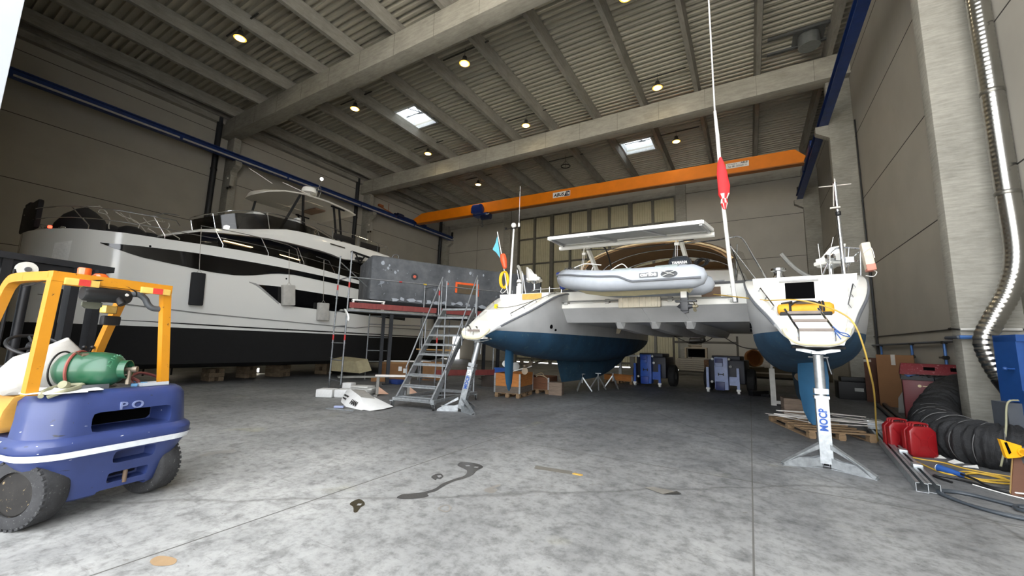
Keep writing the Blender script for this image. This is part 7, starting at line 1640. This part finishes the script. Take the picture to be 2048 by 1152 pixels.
def cables():
    m = MB(); random.seed(8)
    m.tube(curve([(2.1, 10.0, .01), (2.0, 9.6, .01), (2.02, 9.1, .01), (2.1, 8.7, .01), (2.2, 8.15, .01), (2.35, 8.0, .015), (2.6, 7.98, .015), (2.85, 8.2, .015), (2.75, 8.35, .02), (2.5, 8.2, .02), (2.4, 7.95, .02), (2.6, 7.85, .02), (2.85, 7.95, .025), (2.8, 8.2, .02), (2.55, 8.3, .03), (2.38, 8.1, .03), (2.5, 7.9, .03), (2.8, 8.0, .03), (3.1, 8.2, .02), (3.4, 8.1, .01)], 6), .011)
    m.tube(curve([(2.1, 9.0, .01), (2.25, 8.9, .01), (2.45, 8.85, .01), (2.6, 8.6, .01), (2.9, 8.45, .01), (3.3, 8.4, .01)], 6), .010)
    tag(m.build('extension_cord', mat('cord_yellow', (196, 158, 56), .5)), 'yellow extension cord coiled on the floor before the black ventilation hose', 'cable')
    m = MB()
    m.tube(curve([(3.0, 6.75, .02), (2.5, 6.78, .02), (2.1, 7.05, .02), (1.88, 7.0, .02), (1.84, 6.8, .02), (2.0, 6.5, .02), (2.3, 6.35, .02), (2.7, 6.4, .02)], 8), .016)
    m.tube(curve([(3.0, 6.70, .02), (2.52, 6.72, .02), (2.12, 6.99, .02), (1.90, 6.96, .02), (1.87, 6.78, .02), (2.02, 6.46, .02), (2.3, 6.3, .02), (2.6, 6.42, .03), (2.36, 6.62, .03), (2.45, 6.8, .03), (2.7, 6.85, .02)], 8), .016)
    tag(m.build('power_cable', mat('cable_slate', (58, 64, 70), .5)), 'thick slate-grey power cable looped on the floor at the right edge', 'cable')
    m = MB(); m.tube(curve([(2.35, 7.92, .06), (2.42, 7.75, .05), (2.48, 7.6, .02), (2.6, 7.5, .02), (2.8, 7.45, .02), (3.0, 7.4, .02)], 6), .014); m.tube(curve([(2.15, 7.55, .015), (2.05, 7.75, .015), (2.1, 7.85, .015), (2.3, 7.75, .015), (2.5, 7.5, .015), (2.7, 7.38, .015), (3, 7.3, .015)], 6), .013)
    tag(m.build('black_cable', M_black), 'black cable running from the blue plug to the right edge', 'cable')
    t = thing('power_plug', 'blue industrial plug lying on the yellow extension cord', 'plug', (2.3, 8.06, .045), rz=R(-52)); m = MB(); m.lathe([(0, -.14), (.03, -.14), (.035, -.05), (.042, .0), (.045, .1), (.05, .13), (.05, .15), (0, .15)], ax=(-1, 0, .05), n=16); m.build('body', mat('plug_blue', (36, 76, 140), .45), t)
    m = MB(); m.lathe([(.0, .145), (.046, .145), (.046, .16), (0, .16)], ax=(-1, 0, .05), n=16); m.build('socket_face', M_white, t)
    m = MB(); m.tube(curve([(2.66, 7.5, .02), (2.74, 7.42, .04), (2.68, 7.35, .04), (2.6, 7.42, .03), (2.72, 7.48, .05), (2.85, 7.5, .22), (2.95, 7.5, .34)], 6), .009); m.tube(curve([(2.35, 7.6, .012), (2.55, 7.3, .012), (2.8, 7.1, .012)], 5), .007)
    tag(m.build('white_cable', M_white), 'thin white cable knotted in front of the brown board at the right edge', 'cable')
    for x, y, rz, l in ((2.5, 9.25, .2, 'white paper scrap beside the black ventilation hose, the left one'), (2.62, 9.0, .6, 'white paper scrap beside the black ventilation hose, the middle one'), (2.72, 8.8, -.3, 'white paper scrap beside the black ventilation hose, the right one')):
        m = MB(); m.prism([(-.08, -.05, .0), (.08, -.06, .01), (.07, .06, .035), (-.06, .05, .0)], (0, 0, .004)); o = m.build('paper_scrap', M_white, loc=(x, y, .002)); o.rotation_euler = (0, 0, rz); tag(o, l, 'paper scrap', 'papers beside the hose')
cables()
def right_edge():
    BL = mat('cabinet_blue', (28, 66, 124), .4, var=.1)
    t = thing('blue_frame', 'blue steel machine frame cut by the right edge of the photo', 'machine', (3.42, 9.0, 0), rz=R(6))
    m = MB(); m.b2((0, 0, .1), (.07, .5, 1.94)); m.b2((.07, .02, .1), (1.0, .5, 1.9)); m.b2((0, -.02, 1.86), (1.0, .5, 1.96)); b = m.build('frame', BL, t)
    m = MB(); m.b2((.2, -.005, 1.2), (.9, .02, 1.8)); m.build('panel', mat('panel_bluegrey', (96, 124, 156), .4), t)
    m = MB(); m.b2((-.02, -.06, 1.02), (1.0, -.0, 1.14)); m.build('cross_rail', BL, t)
    m = MB(); m.cyl((-.08, .1, 1.45), (0, .1, 1.45), .012); m.sphere((-.1, .1, 1.45), .03, 12); m.cyl((-.1, .1, .98), (.0, .1, .98), .015); m.sphere((-.1, .1, .98), .025, 12); m.build('knob', BL, t)
    m = MB(); m.b2((-.16, .05, .0), (.0, .4, .95)); m.build('grey_housing', mat('housing_grey', (70, 74, 80), .5), t)
    m = MB(); m.tube(curve([(-.06, .0, 1.0), (-.2, -.05, .95), (-.3, -.15, .6), (-.4, -.25, .3), (-.5, -.35, .1)], 6), .012); m.build('strap', mat('strap_olive', (140, 138, 112), .7), t)
    t = thing('saw', 'yellow power saw handle beside the brown board at the right edge', 'saw', (2.66, 7.42, .46), rz=R(15)); Y = mat('saw_yellow', (230, 164, 20), .4)
    m = MB()
    m.loft([[(-.09, 0, .15), (-.095, 0, .17), (.10, 0, .11), (.10, 0, -.02), (-.045, 0, -.05), (-.06, 0, -.03)], [(-.09, .04, .15), (-.095, .04, .17), (.10, .04, .11), (.10, .04, -.02), (-.045, .04, -.05), (-.06, .04, -.03)]]); hb = m.build('handle', Y, t)
    m = MB(); m.prism([(-.06, -.003, .135), (-.035, -.003, .14), (-.005, -.003, .02), (-.03, -.003, .0)], (0, .046, 0)); m.build('grip_slot', M_dark, hb)
    m = MB(); m.lathe([(.03, -.02), (.045, -.02), (.045, .02), (.03, .02), (.03, -.02)], (.09, .0, .04), (0, 1, 0), 18); m.build('guard_ring', Y, t)
    m = MB(); m.cyl((.1, .02, .04), (.45, .02, .0), .06); m.b2((.12, -.02, -.1), (.4, .06, .02)); m.build('motor', mat('saw_grey', (92, 96, 100), .4), t)
    t = thing('brown_board', 'brown hardboard sheet leaning below the yellow saw at the right edge', 'board', (2.6, 7.4, 0), rz=R(8))
    m = MB(); m.loft([[(-.02, -.04, .0), (.9, -.14, .0), (.9, -.12, .02), (-.02, -.02, .02)], [(.13, .1, .46), (1.0, .1, .5), (1.0, .12, .5), (.13, .12, .46)]]); m.build('sheet', mat('board_brown', (88, 54, 34), .6, var=.1), t)
    m = MB(); m.prism([(-.02, -.03, .02), (.0, -.03, .0), (.17, .12, .48), (.13, .12, .48)], (.0, .02, .0)); m.build('edge_strip', mat('edge_pale', (170, 140, 90), .7), t)
    m = MB(); m.cyl((.3, .1, .0), (.6, .1, .44), .03); m.build('prop', M_galv, t)
    m = MB(); m.sphere((0, 0, .03), .05, 14, (1, 1, .6)); tag(m.build('white_disc', M_white, loc=(2.86, 7.2, 0)), 'round white disc-shaped thing on the floor in front of the brown board', 'disc')
right_edge()
# ------------------------------------------------------------------ small things and wet marks on the open floor
def floor_bits():
    def flat(name, pts, material, lab, cat, z=.003, h=.004, group=None):
        m = MB(); m.prism([(x, y, z) for x, y in pts], (0, 0, h)); tag(m.build(name, material, smooth=0), lab, cat, group)
    def sq(c, u, v): return [(c[0] + a * u[0] + b * v[0], c[1] + a * u[1] + b * v[1]) for a, b in ((-1, -1), (1, -1), (1, 1), (-1, 1))]
    flat('drain_cover', sq((-2.28, 5.02), (.25, .03), (-.02, .06)), mat('drain_grey', (104, 100, 92), .7), 'narrow grey metal plate set on the open floor', 'plate')
    m = MB(); m.prism([(-.06, -.02, 0), (.05, -.02, 0), (.07, .01, 0), (-.05, .02, 0)], (0, 0, .012)); tag(m.build('yellow_scrap', mat('scrap_gold', (176, 140, 62), .6), loc=(-1.95, 5.03, .002)), 'small golden scrap beside the narrow metal plate', 'scrap')
    m = MB(); m.loft([[(-.2, -.02, .004), (.02, -.12, .004), (.16, -.07, .05)], [(-.12, .06, .004), (.08, .06, .004), (.2, -.01, .012)]], closed=False); tag(m.build('plate', mat('plate_taupe', (124, 120, 112), .6), loc=(-.93, 5.06, .002)), 'bent grey sheet with a raised corner on the open floor', 'plate')
    wet = NT('wet_oil'); wet.b.inputs['Base Color'].default_value = (*lin((72, 71, 69)), 1); wet.b.inputs['Roughness'].default_value = .22; WET = wet.m
    wet2 = NT('wet_oil_dark'); wet2.b.inputs['Base Color'].default_value = (*lin((58, 52, 38)), 1); wet2.b.inputs['Roughness'].default_value = .2
    return WET, wet2.m, flat
WET, WETD, flat_thing = floor_bits()
A_ = [(-3.218, 3.209), (-3.244, 3.307), (-3.189, 3.375), (-3.113, 3.477), (-3.077, 3.628), (-3.115, 3.816), (-3.098, 4.047), (-3.08, 4.175), (-3.175, 4.354), (-3.405, 4.455), (-3.454, 4.61), (-3.347, 4.66), (-3.208, 4.664), (-3.089, 4.592), (-3.07, 4.43), (-3.015, 4.262), (-3.015, 4.106), (-3.055, 3.929), (-3.043, 3.731), (-3.017, 3.588), (-3.041, 3.478), (-2.985, 3.429), (-3.022, 3.329), (-3.123, 3.236)]
def puddle(pts, material, lab, holes=()):
    # thin film with a slightly wavy rim, ear-clipped by bmesh so concave outlines stay true
    bm = bmesh.new(); P = []
    n = len(pts)
    for i in range(n):
        a, b, c, d = (Vector((*pts[(i + k) % n], 0)) for k in (-1, 0, 1, 2))
        for k in range(4):
            t = k / 4; P.append(.5 * ((2 * b) + (c - a) * t + (2 * a - 5 * b + 4 * c - d) * t * t + (3 * b - a - 3 * c + d) * t ** 3))
    vs = [bm.verts.new((p[0], p[1], .0022)) for p in P]; es = [bm.edges.new((vs[i], vs[(i + 1) % len(vs)])) for i in range(len(vs))]
    for h in holes:
        hv = [bm.verts.new((x, y, .0022)) for x, y in h]; es += [bm.edges.new((hv[i], hv[(i + 1) % len(hv)])) for i in range(len(hv))]
    bmesh.ops.triangle_fill(bm, use_beauty=True, use_dissolve=False, edges=es)
    bmesh.ops.recalc_face_normals(bm, faces=bm.faces[:])
    for f in bm.faces:
        if f.normal.z < 0: f.normal_flip()
    me = bpy.data.meshes.new('oil_puddle'); bm.to_mesh(me); bm.free(); me.materials.append(material)
    o = bpy.data.objects.new('oil_puddle', me); col.objects.link(o); tag(o, lab, 'puddle')
puddle(A_, WET, 'long dark wet trail winding across the open floor, the largest wet mark', holes=[[(-3.33, 4.52), (-3.29, 4.56), (-3.25, 4.53), (-3.29, 4.49)], [(-3.19, 4.55), (-3.14, 4.57), (-3.13, 4.52), (-3.18, 4.50)]])
puddle([(-3.484, 2.844), (-3.51, 2.966), (-3.421, 2.957), (-3.342, 2.907), (-3.321, 2.845), (-3.275, 2.779), (-3.257, 2.745), (-3.285, 2.734), (-3.381, 2.804)], WETD, 'dark brown wet blot on the floor left of the long wet trail', holes=[[(-3.42, 2.89), (-3.38, 2.91), (-3.36, 2.87), (-3.39, 2.85)]])
puddle([(-3.374, 3.91), (-3.4, 4.026), (-3.349, 4.062), (-3.267, 4.003), (-3.234, 3.912), (-3.275, 3.898), (-3.25, 3.849), (-3.299, 3.865)], WET, 'small ring-shaped wet mark just left of the wide end of the long wet trail', holes=[[(-3.35, 3.98), (-3.33, 4.03), (-3.28, 3.99), (-3.28, 3.94)]])
puddle([(-2.61, 3.906), (-2.598, 4.032), (-2.57, 4.168), (-2.532, 4.126), (-2.553, 3.998), (-2.497, 4.017), (-2.486, 3.88)], mat('wet_faint', (128, 124, 118), .4), 'faint wet mark on the floor right of the long wet trail')
puddle([(-2.691, 3.231), (-2.706, 3.332), (-2.663, 3.372), (-2.604, 3.341), (-2.566, 3.268), (-2.581, 3.21)], mat('wet_faint', (128, 124, 118), .4), 'thin curved wet outline on the floor nearest the camera', holes=[[(-2.68, 3.25), (-2.69, 3.32), (-2.66, 3.35), (-2.615, 3.32), (-2.58, 3.26), (-2.6, 3.235)]])
puddle([(-6.489, 2.752), (-6.543, 2.904), (-6.513, 3.039), (-6.48, 3.144), (-6.34, 3.168), (-6.292, 3.069), (-6.397, 2.926), (-6.375, 2.795)], mat('damp_grey', (132, 130, 126), .5), 'damp grey patch on the floor beside the forklift')
puddle([(-3.764, 1.386), (-3.789, 1.451), (-3.647, 1.496), (-3.574, 1.449), (-3.656, 1.379)], mat('rust_stain', (150, 124, 92), .8), 'brown rust stain at the bottom of the photo below the forklift')
